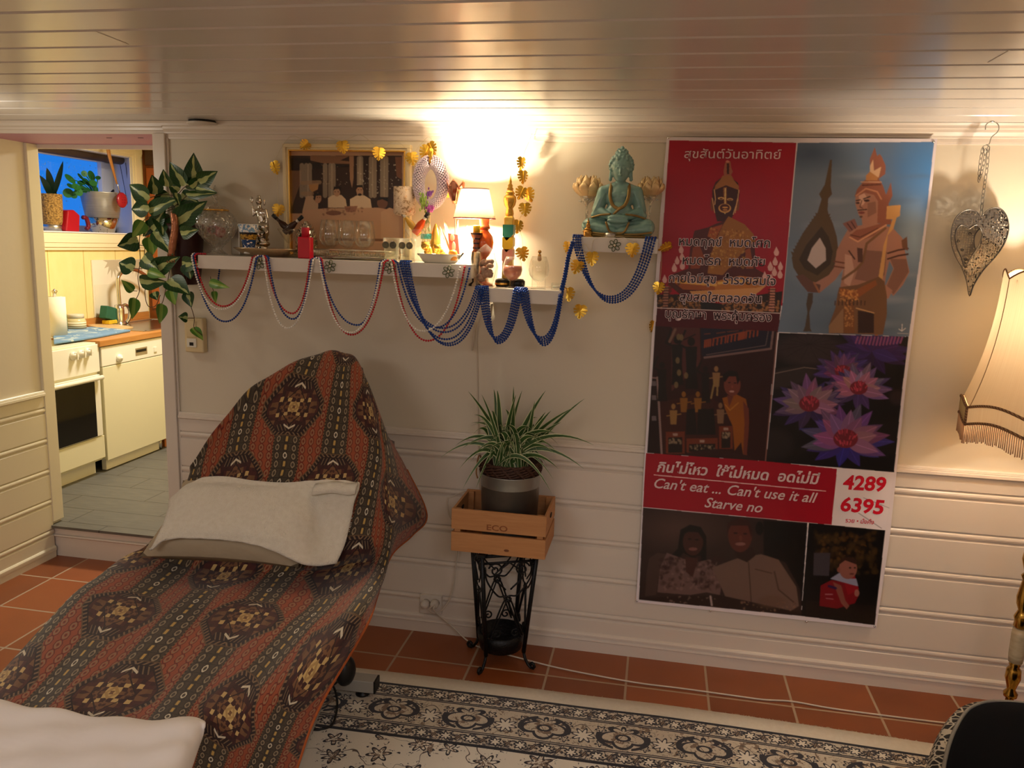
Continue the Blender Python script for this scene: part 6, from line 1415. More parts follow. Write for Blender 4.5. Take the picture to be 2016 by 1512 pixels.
# ================================================================= gold leaf garlands
def monstera(n=4):
    out = []                                              # half outline in unit leaf coordinates, tip at (0,-1)
    half = [(0.0, .78), (.28, .95), (.62, .86), (.88, .58), (.24, .44), (.25, .37), (.96, .36), (.93, .10), (.20, .14), (.20, .07), (.88, -.06), (.76, -.34), (.16, -.16), (.16, -.23), (.66, -.46), (.46, -.72), (.11, -.44), (.10, -.50), (.28, -.84), (0, -1.05)]
    return half+[(-x, y) for x, y in reversed(half[1:-1])]
MON = monstera()
def goldleaf(parent, px, py, r, Y, rot=0.0, turn=0.0, tilt=0.0):
    c = P(px, py, Y); k = mpp(c)*r; M = Matrix.Rotation(rot, 3, 'Y') @ Matrix.Rotation(turn, 3, 'Z') @ Matrix.Rotation(tilt, 3, 'X')
    V = [Vector((0, -.02, 0))]+[Vector((x, .16*(x*x+.5*y*y), y)) for x, y in MON]
    V = [c+M @ (q*k) for q in V]; n = len(MON); F = [(0, 1+(i+1) % n, 1+i) for i in range(n)]
    mb = MB(); mb.add(V, F, 0, False); mb.tube([c+M @ (Vector((0, -.04, .8))*k), c+M @ (Vector((0, -.05, -.9))*k)], .05*k, 5)
    mb.build('leaf', M_gold2, parent, solid=0.0006, fix=False)
M_wire = pbr('pale_wire', rgb(206, 190, 156), 0.5, fn=vary(rgb(206, 190, 156), 20, 0.1))
def garland(label, leaves, wire, Y):
    c = P(*leaves[0][:2], Y); t = thing('leaf_garland', label, 'garland', c, 'gold leaf garlands')
    mb = MB(); mb.tube(cr([P(x, y, yy) for x, y, yy in wire], 6), 0.0008, 5); mb.build('wire', M_wire, t)
    for (x, y, r, rot, turn, yy) in leaves: goldleaf(t, x, y, r, yy, rot, turn, rnd.uniform(-.2, .2))
rnd = random.Random(12)
garland('gold leaf garland looped over the picture frame', [(548, 414, 13, .2, .5, -.05), (541, 330, 14, -.3, -.3, -.03), (600, 286, 12, 1.0, .6, -.05), (675, 289, 14, -.2, .3, -.05), (746, 302, 14, .1, .5, -.05), (811, 312, 14, -.2, .1, -.04), (838, 300, 15, .5, .4, -.05), (850, 292, 14, -.4, -.5, -.045), (880, 380, 12, .3, .6, -.05)],
        [(548, 420, -.045), (546, 350, -.02), (541, 318, -.03), (570, 270, -.04), (600, 275, -.044), (640, 270, -.04), (675, 277, -.044), (710, 266, -.04), (746, 290, -.044), (780, 278, -.03), (811, 300, -.036), (830, 282, -.036), (848, 272, -.04), (868, 330, -.044), (880, 370, -.044)], -.04)
garland('gold leaf garland hanging beside the stupa bottle', [(1027, 322, 14, .1, 1.0, -.05), (1030, 348, 14, 0, .8, -.05), (1026, 380, 14, .4, .4, -.055), (1041, 384, 15, -.5, -.4, -.05), (1034, 412, 14, -.1, .3, -.06), (1020, 446, 14, .2, .7, -.06), (1029, 500, 15, -.3, .4, -.06)],
        [(1048, 262, -.035), (1040, 282, -.02), (1030, 310, -.04), (1034, 345, -.045), (1030, 375, -.045), (1040, 400, -.05), (1022, 435, -.055), (1028, 470, -.05), (1030, 492, -.055)], -.05)
garland('gold leaf garland trailing below the statue shelf to the banner', [(1118, 488, 14, .1, 1.1, -.15), (1136, 526, 15, .3, .3, -.285), (1165, 509, 15, -.1, -.2, -.28), (1245, 492, 15, 0, .1, -.275), (1310, 488, 15, 1.2, .9, -.10), (1297, 567, 13, .1, .2, -.04), (1285, 642, 13, 0, 1.1, -.03), (1119, 579, 15, -.1, .3, -.10), (1142, 613, 15, .1, -.1, -.06)],
        [(1118, 478, -.15), (1120, 500, -.16), (1134, 512, -.28), (1150, 480, -.27), (1164, 496, -.275), (1172, 470, -.262), (1220, 466, -.24), (1245, 474, -.268), (1290, 478, -.2), (1302, 490, -.09), (1300, 550, -.03), (1290, 610, -.02), (1285, 630, -.02)], -.1)
# ================================================================= printed banner on the wall
BY = -0.030
LE = [P(x, y, BY) for x, y in ((1313, 270), (1300, 420), (1286, 620), (1273, 840), (1267, 930), (1262, 1040), (1252, 1185))]
RE = [P(x, y, BY) for x, y in ((1845, 277), (1831, 400), (1817, 500), (1795, 670), (1783, 760), (1768, 900), (1752, 1055), (1725, 1237))]
t = thing('wall_banner', 'tall printed vinyl banner of golden statue, deity and purple lotus photos', 'banner', ((LE[0].x+RE[0].x)/2, BY, LE[-1].z))
xa, xb, za, zb_ = LE[0].x-0.03, RE[0].x+0.02, RE[-1].z-0.01, LE[0].z+0.004
M_ban = pbr('printed_vinyl', rough=0.34, fn=lambda: {'Base Color': attr('print'), 'bump': (noise(comb(*(lambda s: (s[0]*2, 0.0, s[2]))(sep(coord('Object')))), 4, 2), 0.15, 0.02)})
p = Paint(LE[-1].x, RE[0].x, RE[-1].z, LE[0].z, 960, 1880, BY)
GAIN = 1.2
WHT = (214, 204, 208)
p.c[:] = [lin(v) for v in WHT]
RED, DRED, BLK = (146, 4, 30), (70, 2, 16), (12, 8, 10)
# --- red panel with the golden statue
p.poly([(1318, 276), (1568, 281), (1540, 602), (1294, 606)], RED)
p.poly([(1294, 606), (1290, 646), (1532, 655), (1538, 600)], DRED)
q1 = (1250, 260, 6.3); q2 = (1250, 440, 6.3)
G1_, G2_, G3_ = (58, 18, 14), (150, 92, 40), (104, 44, 22)
p.poly([(960, 720), (1000, 620), (1080, 560), (1180, 555), (1280, 630), (1300, 760), (1280, 900), (1230, 1010), (1180, 1110), (1020, 1110), (990, 980), (960, 880)], G1_, q=q1)
p.poly([(1000, 660), (1060, 590), (1090, 540), (1200, 540), (1230, 600), (1290, 670), (1290, 720), (1130, 660), (985, 720)], (150, 96, 50), q=q1)
p.poly([(1100, 490), (1115, 400), (1130, 360), (1185, 360), (1195, 440), (1215, 490), (1190, 540), (1105, 540)], (150, 86, 62), q=q1).poly([(1140, 390), (1170, 390), (1170, 520), (1140, 520)], (60, 20, 16), q=q1)
p.ell(1150, 365, 22, 14, (190, 120, 100), q=q1)
p.poly([(1095, 690), (1140, 680), (1140, 1000), (1110, 1010)], (140, 84, 44), q=q1).line([(1122, 700), (1118, 1010)], 2, (226, 190, 120), q=q1)
p.ell(1070, 822, 40, 16, (206, 160, 96), q=q1).ell(1180, 836, 38, 16, (190, 140, 84), q=q1).ell(1070, 826, 24, 8, (70, 24, 16), q=q1).ell(1180, 840, 24, 8, (70, 24, 16), q=q1)
p.ell(1115, 945, 78, 58, (196, 144, 80), q=q1).ell(1115, 938, 62, 46, (74, 26, 18), q=q1).ell(1120, 935, 36, 10, (206, 150, 80), q=q1).ell(1120, 965, 30, 9, (190, 130, 70), q=q1)
for sx in (960, 1275): p.ell(sx, 900, 22, 80, (120, 60, 30), q=q1).line([(sx, 820), (sx+30*(1 if sx < 1000 else -1), 1000)], 1.3, (214, 170, 110), q=q1)
p.line([(985, 715), (1000, 830), (990, 900)], 1.6, (206, 160, 110), q=q1).line([(1290, 720), (1275, 850), (1220, 1020)], 1.6, (206, 160, 110), q=q1)
# torso, robe, lap
p.poly([(740, 90), (900, 50), (1010, 0), (1200, -60), (1380, 30), (1480, 150), (1500, 560), (1640, 640), (1600, 760), (1380, 900), (560, 880), (420, 760), (440, 640), (660, 560), (690, 280)], (76, 22, 16), q=q2)
p.poly([(930, 60), (1090, 10), (1000, 200), (900, 160)], (150, 70, 30), q=q2)
p.poly([(1160, -90), (1360, 10), (1470, 130), (1500, 220), (1380, 300), (1250, 460), (1090, 640), (900, 620), (930, 420), (1010, 200), (1080, 40)], (146, 92, 34), q=q2)
p.speck([(920, 60), (1400, 560)], (200, 150, 70), 160, 14, .5, 4, q=q2).speck([(920, 60), (1400, 560)], (90, 50, 16), 120, 12, .5, 5, q=q2)
p.poly([(720, 300), (800, 260), (860, 420), (800, 560), (690, 560)], (130, 56, 24), q=q2).poly([(1370, 330), (1430, 300), (1470, 560), (1380, 560)], (140, 66, 30), q=q2)
p.poly([(430, 690), (700, 640), (1000, 700), (1000, 830), (600, 820)], (146, 74, 30), q=q2).poly([(980, 720), (1300, 650), (1620, 690), (1600, 780), (1200, 850), (1000, 840)], (176, 108, 44), q=q2).line([(520, 720), (1000, 760)], 6, (214, 160, 80), q=q2).line([(1040, 740), (1560, 700)], 5, (220, 170, 84), q=q2)
p.poly([(680, 840), (1500, 800), (1640, 760), (1500, 880), (1100, 980), (760, 940)], (196, 140, 84), q=q2)
p.poly([(275, 880), (560, 880), (800, 960), (1100, 1000), (1500, 890), (1830, 840), (1800, 1110), (275, 1040)], (40, 22, 14), q=q2)
p.speck([(290, 920), (820, 1060)], (160, 106, 56), 120, 17, .75, 7, q=q2).speck([(1080, 960), (1780, 1090)], (170, 112, 66), 150, 17, .75, 8, q=q2).speck([(290, 700), (560, 900)], (70, 40, 24), 40, 20, .8, 17, q=q2)
p.poly([(800, 980), (1080, 1000), (1060, 1080), (840, 1070)], (18, 12, 10), q=q2)
def flame(x, y, s, q): p.poly([(x, y-s*1.7), (x+s*.75, y-s*.1), (x+s*.55, y+s*.75), (x, y+s), (x-s*.55, y+s*.75), (x-s*.75, y-s*.1)], (206, 160, 156), q=q)
for x, y, s in ((575, 330, 42), (585, 420, 40), (525, 470, 40), (590, 530, 44), (490, 560, 44), (1755, 360, 44), (1740, 480, 44), (1680, 545, 46), (1805, 540, 42), (1730, 610, 44), (1800, 640, 44), (1610, 660, 40), (370, 700, 40), (1690, 690, 40)): flame(x, y, s, q2)
p.poly([(360, 780), (420, 780), (410, 1040), (350, 1040)], (150, 100, 80), q=q2).poly([(1680, 800), (1740, 800), (1730, 1090), (1660, 1090)], (176, 120, 100), q=q2)
for y in range(800, 1060, 34): p.line([(345, y), (425, y)], 2, (60, 24, 18), q=q2).line([(1655, y+20), (1745, y+20)], 2, (70, 30, 24), q=q2)
p.line([(275, 1047), (1795, 1112)], 1.3, (200, 180, 176), q=q2)
# --- deity under a blue sky
p.poly([(1570, 281), (1839, 279), (1826, 400), (1812, 500), (1789, 663), (1531, 654), (1541, 595)], (104, 120, 140))
sky = [((60, 96, 140), 1780, 330, 120, 120), ((64, 128, 196), 1830, 330, 80, 150), ((44, 62, 92), 1600, 300, 110, 50), ((120, 126, 140), 1640, 420, 120, 100), ((150, 160, 172), 1640, 520, 110, 60), ((60, 72, 84), 1690, 640, 150, 60), ((150, 168, 186), 1800, 470, 40, 90)]
msk = p.c.copy()
for c_, x, y, rx, ry in sky: p.ell(x, y, rx, ry, c_, .75, 1.0)
def keep(poly_pts, old):      # restrict soft strokes to one panel
    X, Y = p.px, p.py; ins = np.zeros(X.shape, bool); n = len(poly_pts)
    for i in range(n):
        xa_, ya_ = poly_pts[i]; xb2, yb2 = poly_pts[i-1]
        if ya_ != yb2: ins ^= ((ya_ > Y) != (yb2 > Y)) & (X < (xb2-xa_)*(Y-ya_)/(yb2-ya_)+xa_)
    p.c = np.where(ins[..., None], p.c, old)
SKY = [(1570, 281), (1839, 279), (1826, 400), (1812, 500), (1789, 663), (1531, 654), (1541, 595)]
for i in range(26): p.ell(1580+(i*53) % 240, 300+(i*97) % 340, 30+(i*7) % 30, 6+(i*5) % 9, (150, 158, 172) if i % 2 else (84, 100, 124), .3, 1.0)
keep(SKY, msk)
q3 = (1530, 260, 6.3); q4 = (1530, 440, 6.3)
F1, F2 = (86, 66, 42), (60, 44, 28)
p.poly([(655, 345), (680, 345), (665, 680), (680, 770), (635, 825), (625, 960), (640, 1030), (690, 1130), (740, 1300), (760, 1480), (750, 1560), (700, 1720), (560, 1850), (470, 1900), (380, 1870), (280, 1810), (200, 1680), (180, 1560), (220, 1440), (320, 1250), (420, 1110), (500, 1000), (550, 830), (520, 770), (590, 650)], F1, q=q3)
p.poly([(550, 1170), (640, 1300), (690, 1480), (660, 1640), (500, 1780), (340, 1700), (270, 1580), (360, 1400)], F2, q=q3).poly([(530, 1310), (600, 1440), (605, 1590), (480, 1690), (375, 1590), (430, 1440)], (190, 172, 168), q=q3)
for i in range(14): a_ = i/13; p.poly([(500-300*a_-30, 1000+480*a_), (500-300*a_+30, 1020+480*a_), (500-300*a_-10, 1060+480*a_)], F1, q=q3).poly([(640+110*a_+22, 1010+480*a_), (640+110*a_-20, 1030+480*a_), (640+110*a_, 1070+480*a_)], F1, q=q3)
p.poly([(385, 860), (445, 860), (440, 980), (400, 1100), (410, 1300), (430, 1340), (320, 1340), (345, 1280), (375, 1100), (360, 1000)], (76, 62, 50), q=q4)
SK, SKD, SKL = (164, 116, 98), (98, 64, 54), (206, 164, 144)
RG, RGD = (140, 84, 66), (92, 48, 36)
# crown
p.poly([(1210, 185), (1240, 300), (1270, 270), (1300, 310), (1345, 420), (1340, 520), (1260, 580), (1310, 660), (1350, 780), (1410, 620), (1430, 790), (1380, 890), (1420, 1150), (1240, 1130), (1240, 850), (960, 800), (990, 710), (1080, 600), (1150, 570), (1150, 460), (1150, 330)], RG, q=q3)
p.poly([(1150, 420), (1190, 340), (1200, 480), (1290, 430), (1260, 560), (1150, 560)], (206, 166, 130), q=q3).poly([(1100, 540), (1150, 490), (1250, 560), (1240, 600), (1100, 600)], (176, 120, 70), q=q3).line([(980, 790), (1100, 700), (1240, 740), (1290, 830)], 3, (190, 130, 100), q=q3).line([(1060, 660), (1280, 650)], 3, RGD, q=q3).line([(1040, 620), (1290, 620)], 2, (196, 150, 120), q=q3)
# face
p.poly([(970, 810), (1080, 750), (1200, 780), (1250, 860), (1240, 1120), (1250, 1200), (1060, 1220), (1050, 1080), (1010, 1030), (990, 960), (970, 900)], SK, q=q3)
p.poly([(1010, 790), (1080, 760), (1120, 820), (1070, 900), (1030, 920)], SKL, .8, q=q3).poly([(1120, 880), (1220, 860), (1230, 1000), (1120, 1060)], SKD, .5, q=q3)
p.line([(980, 850), (1030, 840)], 2.4, (60, 36, 32), q=q3).line([(1070, 830), (1150, 800)], 2.6, (60, 36, 32), q=q3).ell(1000, 880, 26, 12, (60, 36, 34), q=q3).ell(1110, 850, 38, 15, (60, 36, 34), q=q3)
p.line([(1050, 850), (1025, 930), (1060, 945)], 2, SKD, q=q3).line([(1000, 970), (1110, 960)], 2.4, (60, 36, 32), q=q3).ell(1045, 1000, 42, 16, (120, 58, 54), q=q3).ell(1040, 1050, 20, 14, SKD, q=q3)
# torso and arms
p.poly([(890, 50), (1050, 20), (1250, 0), (1440, 60), (1550, 180), (1600, 420), (1640, 600), (1560, 760), (1440, 900), (1340, 780), (1440, 560), (1390, 460), (1350, 640), (1330, 820), (780, 800), (820, 560), (720, 700), (540, 850), (400, 850), (300, 760), (330, 700), (480, 730), (640, 640), (710, 540), (740, 330), (800, 210)], SK, q=q4)
p.poly([(1100, 330), (1360, 350), (1330, 640), (1230, 740), (960, 690), (1000, 560)], SKD, .6, q=q4).poly([(840, 380), (920, 400), (960, 600), (900, 780), (830, 740)], SKL, .6, q=q4).poly([(1400, 440), (1600, 440), (1630, 600), (1500, 800), (1440, 880), (1360, 770), (1450, 560)], SKD, .6, q=q4)
p.poly([(890, 160), (1000, 230), (1200, 150), (1380, 0), (1280, 0), (1080, 60), (980, 80)], RG, q=q4).line([(900, 170), (1000, 225), (1350, 20)], 3, (206, 150, 116), q=q4).line([(910, 140), (1030, 170), (1250, 60)], 2, RGD, q=q4)
p.poly([(810, 0), (960, -60), (1000, 40), (900, 110)], (130, 86, 80), q=q4).line([(870, 0), (930, 80)], 2, (70, 36, 36), q=q4).line([(920, -20), (970, 60)], 2, (70, 36, 36), q=q4)
p.line([(1340, 60), (1110, 250), (1060, 480), (980, 570), (810, 690)], 5, (120, 84, 56), q=q4).poly([(990, 300), (1060, 310), (1060, 480), (1000, 480)], (84, 52, 44), q=q4).line([(890, 340), (960, 440)], 3, (70, 42, 36), q=q4)
for y in (350, 420): p.line([(1370, y+20), (1500, y-20), (1620, y-40)], 3.4, (72, 40, 32), q=q4)
for y in (470, 530): p.line([(705, y), (830, y+20)], 3, (110, 62, 44), q=q4)
p.poly([(1540, 210), (1610, 160), (1620, 340), (1550, 300)], (110, 72, 52), q=q4)
# staff
p.poly([(1360, 920), (1440, 910), (1530, 905), (1520, 1040), (1480, 1060), (1440, 1200), (1370, 1280), (1300, 1900), (1240, 1900), (1320, 1400), (1390, 1200), (1430, 1080), (1350, 1080)], (200, 150, 92), q=q3).line([(1280, 700), (1230, 1380)], 7, (150, 92, 56), q=q4)
p.poly([(1200, 800), (1340, 760), (1430, 830), (1380, 930), (1260, 940), (1210, 880)], SK, q=q4)
for i in range(4): p.line([(1220, 830+i*30), (1340, 790+i*36)], 1.6, SKD, q=q4)
p.poly([(230, 650), (320, 630), (460, 740), (540, 760), (520, 860), (380, 850), (290, 740)], SKD, q=q4).line([(460, 740), (520, 850)], 4, (150, 96, 64), q=q4)
# hip cloth
p.poly([(770, 790), (1000, 760), (1260, 660), (1330, 720), (1360, 900), (1360, 1130), (1310, 1380), (640, 1360), (640, 1270), (720, 1050), (750, 860)], (112, 78, 52), q=q4)
p.poly([(640, 1270), (820, 1050), (820, 1360), (640, 1360)], (140, 104, 74), q=q4).poly([(1000, 1080), (1200, 1110), (1200, 1360), (1000, 1360)], (52, 30, 26), q=q4).poly([(770, 800), (960, 830), (1220, 700), (1240, 760), (960, 950), (780, 900)], (140, 80, 42), q=q4).poly([(830, 900), (950, 900), (960, 1360), (830, 1360)], (120, 74, 40), q=q4)
p.speck([(770, 820), (1000, 960)], (214, 150, 80), 70, 14, .7, 11, q=q4).speck([(840, 960), (940, 1300)], (200, 140, 80), 60, 12, .7, 12, q=q4).line([(980, 1050), (1200, 1110)], 2, (196, 150, 100), q=q4)
for i in range(9): p.line([(720+i*46, 940+abs(i-4)*6), (715+i*46, 1010)], 2.4, (70, 44, 30), q=q4)
p.line([(1510, 1310), (1545, 1335), (1590, 1300)], 1.6, (200, 196, 200), q=q4).line([(1550, 1250), (1545, 1330)], 1.5, (200, 196, 200), q=q4).line([(1490, 1362), (1625, 1368)], 1, (170, 166, 172), q=q4)
# --- room photograph with figurines and a person in yellow
TEM = [(1290, 642), (1529, 652), (1506, 908), (1274, 892)]
p.poly(TEM, (46, 12, 14)); q5 = (1250, 630, 5.4); old = p.c.copy()
p.poly([(390, 60), (690, 75), (700, 460), (390, 760)], (84, 38, 36), q=q5).poly([(700, 75), (1480, 110), (1440, 310), (740, 400), (710, 380)], (22, 22, 44), q=q5)
p.line([(1470, 110), (1445, 305), (740, 400)], 4, (130, 100, 98), q=q5).line([(1420, 110), (1390, 270), (760, 370)], 1.2, (120, 96, 96), q=q5)
for i, (x0_, x1_) in enumerate(((740, 800), (830, 960), (985, 1100), (1110, 1160), (1180, 1300))):
    for j in range(4): xx = x0_+(x1_-x0_)*j/3.0; yy = 290-(xx-740)*.22; p.line([(xx, yy), (xx+8, yy-70)], 3, (150, 66, 36), q=q5)
    p.line([(x0_, 285-(x0_-740)*.22-66), (x1_, 285-(x1_-740)*.22-66)], 2, (150, 66, 36), q=q5).line([(x0_+40*(i % 2), 150-(x0_-740)*.1), (x1_, 150-(x1_-740)*.1)], 2, (110, 52, 40), q=q5)
p.poly([(160, 600), (250, 610), (290, 1420), (130, 1400)], (30, 10, 14), q=q5).line([(240, 612), (285, 1420)], 4, (150, 120, 116), q=q5).line([(170, 612), (250, 620)], 3, (140, 110, 108), q=q5)
for y in (650, 800, 1020): p.poly([(180, y), (225, y), (230, y+50), (182, y+50)], (110, 96, 100), q=q5)
p.poly([(270, 870), (700, 780), (900, 880), (900, 1300), (300, 1400)], (58, 20, 14), q=q5)
DK = (16, 12, 12)
for x, y, s, c_ in ((450, 210, 1.0, DK), (600, 230, 1.05, DK), (290, 480, .8, DK), (750, 520, .75, (20, 12, 12))):
    p.ell(x, y, 38*s, 44*s, c_, q=q5).poly([(x-60*s, y+50*s), (x+60*s, y+50*s), (x+50*s, y+260*s), (x+70*s, y+480*s), (x-60*s, y+480*s), (x-50*s, y+260*s)], c_, q=q5).line([(x-60*s, y+60*s), (x-120*s, y+30*s), (x-60*s, y-110*s)], 4, c_, q=q5)
p.line([(370, 230), (430, 100)], 5, (130, 96, 80), q=q5).line([(520, 210), (640, 155)], 2.4, (20, 14, 14), q=q5)
for x, y in ((455, 430), (470, 560), (440, 690), (545, 590), (465, 180), (495, 185)): p.ell(x, y, 22, 34, (126, 104, 70), .8, q=q5)
for x, y, c_ in ((865, 560, (150, 110, 70)), (520, 830, (140, 90, 30)), (670, 830, (140, 90, 30)), (410, 960, (150, 110, 60)), (910, 950, (130, 96, 70))):
    p.ell(x, y-40, 22, 30, c_, q=q5).poly([(x-40, y), (x+40, y), (x+30, y+150), (x-30, y+150)], c_, q=q5).line([(x-70, y+60), (x+80, y+40)], 2, c_, q=q5)
p.line([(850, 640), (810, 830)], 3.4, (150, 120, 70), q=q5).line([(880, 640), (875, 800)], 3.2, (150, 120, 70), q=q5)
for x in (600, 720, 800): p.poly([(x-50, 950), (x+40, 940), (x+60, 1220), (x-60, 1220)], DK, q=q5)
for x0_, x1_, y0_, y1_ in ((330, 530, 1190, 1420), (550, 880, 1260, 1410), (895, 1040, 1130, 1370)):
    p.poly([(x0_, y0_), (x1_, y0_-5), (x1_, y1_), (x0_, y1_)], (112, 46, 24), q=q5).poly([(x0_+25, y0_+60), (x1_-25, y0_+55), (x1_-25, y1_-10), (x0_+25, y1_-8)], (26, 14, 12), q=q5).speck([(x0_+35, y0_+70), (x1_-35, y0_+120)], (150, 126, 100), 26, 12, .9, x0_, q=q5).poly([((x0_+x1_)/2-25, y0_+15), ((x0_+x1_)/2+25, y0_+15), ((x0_+x1_)/2+25, y0_+42), ((x0_+x1_)/2-25, y0_+42)], (170, 140, 126), q=q5)
p.poly([(930, 830), (1080, 790), (1180, 840), (1210, 1000), (1190, 1430), (1150, 1430), (1130, 1300), (1060, 1390), (1040, 1130), (960, 950)], (150, 82, 14), q=q5).poly([(1150, 860), (1210, 940), (1215, 1100), (1190, 1440), (1150, 1430), (1165, 1100)], (112, 50, 34), q=q5)
p.ell(1035, 690, 88, 118, (118, 56, 44), q=q5).poly([(940, 640), (930, 580), (1000, 535), (1090, 550), (1115, 640), (1090, 690), (1075, 600), (1000, 600), (960, 660)], (14, 8, 8), q=q5).poly([(980, 800), (1050, 810), (1000, 930)], (110, 52, 40), q=q5)
p.ell(1005, 665, 16, 6, (20, 8, 8), q=q5).ell(1065, 670, 16, 6, (20, 8, 8), q=q5).ell(1030, 760, 26, 10, (196, 150, 140), q=q5).ell(1035, 710, 10, 16, (140, 70, 56), q=q5).line([(960, 900), (1010, 960), (1100, 880)], 2, (190, 120, 40), q=q5)
p.poly([(560, 1410), (860, 1370), (1200, 1440), (1300, 1500), (500, 1480)], (50, 20, 20), q=q5)
keep(TEM, old); p.line([(1530, 655), (1507, 908)], 2.2, (120, 80, 72))
# --- purple water lilies
LOT = [(1533, 655), (1789, 663), (1777, 760), (1760, 930), (1508, 909)]
p.poly(LOT, (8, 6, 8)); old = p.c.copy(); q6 = (1500, 640, 5.04)
p.ell(470, 240, 420, 190, (52, 38, 40), .9, .35, q=q6).ell(250, 520, 340, 110, (48, 38, 38), .9, .3, rot=-.2, q=q6).line([(130, 480), (420, 420), (590, 440)], 1.5, (120, 100, 92), q=q6).ell(1340, 720, 90, 90, (44, 30, 32), 1, .4, q=q6).ell(130, 1180, 220, 180, (30, 24, 26), 1, .4, q=q6)
for i in range(14): a_ = i*.45; p.line([(470, 190), (470+380*math.cos(a_), 190+170*math.sin(a_))], 1.2, (28, 18, 20), .7, q=q6)
def petal(x, y, a, L, w, c, q): 
    ca, sa = math.cos(a), math.sin(a); pts = []
    for i in range(11): u = i/10; pts.append((x+ca*L*u-sa*w*math.sin(math.pi*u**.8), y+sa*L*u+ca*w*math.sin(math.pi*u**.8)))
    for i in range(10, -1, -1): u = i/10; pts.append((x+ca*L*u+sa*w*math.sin(math.pi*u**.8), y+sa*L*u-ca*w*math.sin(math.pi*u**.8)))
    p.poly(pts, c, q=q); p.line([(x+ca*L*.15, y+sa*L*.15), (x+ca*L*.93, y+sa*L*.93)], 1.2, tuple(min(255, int(v*1.35)) for v in c), .8, q=q)
def lily(x, y, L, cols, seed, core=True):
    r = random.Random(seed)
    for lay, (n, l_, w_, c) in enumerate(((11, 1.0, .14, cols[0]), (10, .92, .15, cols[1]), (9, .72, .15, cols[2]))):
        for i in range(n):
            a = math.pi*(0.95+1.15*i/(n-1))+r.uniform(-.1, .1) if lay else math.pi*2*i/n+r.uniform(-.12, .12)
            sq = 1.0 if lay == 0 else .95
            ex, ey = math.cos(a), math.sin(a)*(.62 if lay == 0 else .85); l2 = L*l_*math.hypot(ex, ey)*r.uniform(.9, 1.1)
            petal(x, y, math.atan2(ey, ex), l2, L*w_, tuple(int(v*r.uniform(.85, 1.15)) for v in c), q6)
    if core:
        p.ell(x, y-L*.05, L*.26, L*.20, (110, 30, 44), q=q6)
        for i in range(26): a = r.uniform(0, 6.28); d_ = L*.2*math.sqrt(r.random()); p.line([(x+d_*math.cos(a), y-L*.05+d_*.8*math.sin(a)), (x+d_*1.25*math.cos(a), y-L*.12+d_*.8*math.sin(a))], 1.8, (190, 60, 80) if i % 2 else (150, 40, 60), q=q6)
lily(1090, 260, 400, ((40, 24, 70), (48, 28, 82), (60, 34, 92)), 1, False)
for x in range(930, 1400, 34): p.line([(x, 200-abs(x-1150)*.1), (x+20, 120)], 3.2, (150, 80, 120), .8, q=q6)
lily(800, 470, 300, ((48, 32, 76), (70, 46, 96), (100, 60, 100)), 2); lily(960, 640, 340, ((62, 46, 92), (110, 78, 116), (150, 104, 128)), 3)
lily(470, 800, 390, ((52, 36, 82), (96, 66, 108), (130, 88, 116)), 4); lily(830, 1150, 470, ((48, 40, 110), (92, 66, 112), (126, 86, 116)), 5)
keep(LOT, old)
# --- red caption band and white number box
p.poly([(1272, 892), (1506, 908), (1648, 923), (1637, 1033), (1266, 998)], RED).poly([(1648, 921), (1760, 930), (1742, 1043), (1637, 1033)], (216, 206, 210))
p.line([(1288, 935), (1625, 967)], 1.8, (226, 170, 170))
p.line([(1690, 1010), (1735, 1040)], 2, (160, 150, 156)).line([(1700, 980), (1750, 1000)], 1.5, (160, 150, 156))
# --- couple at a table and child in a red toy car, dim prints
CPL = [(1266, 999), (1590, 1029), (1577, 1213), (1258, 1181)]; q7 = (1230, 1000, 3.733)
p.poly(CPL, (56, 36, 34)); old = p.c.copy()
p.ell(400, 150, 420, 200, (92, 64, 58), .9, .9, q=q7).poly([(1020, 90), (1360, 120), (1300, 790), (1290, 600), (1180, 400), (1020, 340)], (16, 8, 8), q=q7).ell(990, 150, 30, 50, (14, 8, 8), q=q7)
p.poly([(160, 480), (180, 370), (240, 330), (310, 340), (250, 500), (230, 640), (150, 650)], (78, 54, 50), q=q7)
p.poly([(400, 230), (410, 160), (480, 122), (560, 140), (600, 210), (600, 430), (560, 460), (520, 380), (430, 330), (400, 370), (340, 350), (390, 300)], (14, 6, 7), q=q7)
p.poly([(260, 440), (310, 330), (420, 370), (520, 400), (620, 380), (720, 480), (700, 640), (600, 620), (480, 640), (240, 620)], (120, 90, 86), q=q7).speck([(260, 360), (700, 600)], (62, 30, 30), 120, 18, .8, 21, q=q7).speck([(280, 380), (690, 600)], (150, 116, 110), 60, 12, .7, 22, q=q7)
p.ell(502, 250, 74, 100, (72, 34, 30), q=q7).poly([(445, 360), (540, 370), (500, 510), (450, 470)], (76, 36, 32), q=q7).ell(478, 228, 14, 6, (18, 8, 8), q=q7).ell(530, 234, 14, 6, (18, 8, 8), q=q7).ell(502, 302, 32, 12, (130, 80, 76), q=q7).poly([(420, 200), (440, 150), (520, 135), (580, 180), (575, 230), (540, 180), (470, 175)], (12, 6, 6), q=q7)
p.poly([(640, 440), (800, 380), (830, 370), (1000, 340), (1130, 380), (1260, 580), (1280, 720), (1180, 780), (930, 730), (760, 700), (700, 560)], (122, 94, 84), q=q7).line([(910, 400), (930, 700)], 2, (70, 46, 42), q=q7).line([(960, 450), (1080, 480)], 2, (80, 54, 48), q=q7).line([(1100, 470), (1130, 600), (1250, 700)], 3, (84, 58, 52), q=q7)
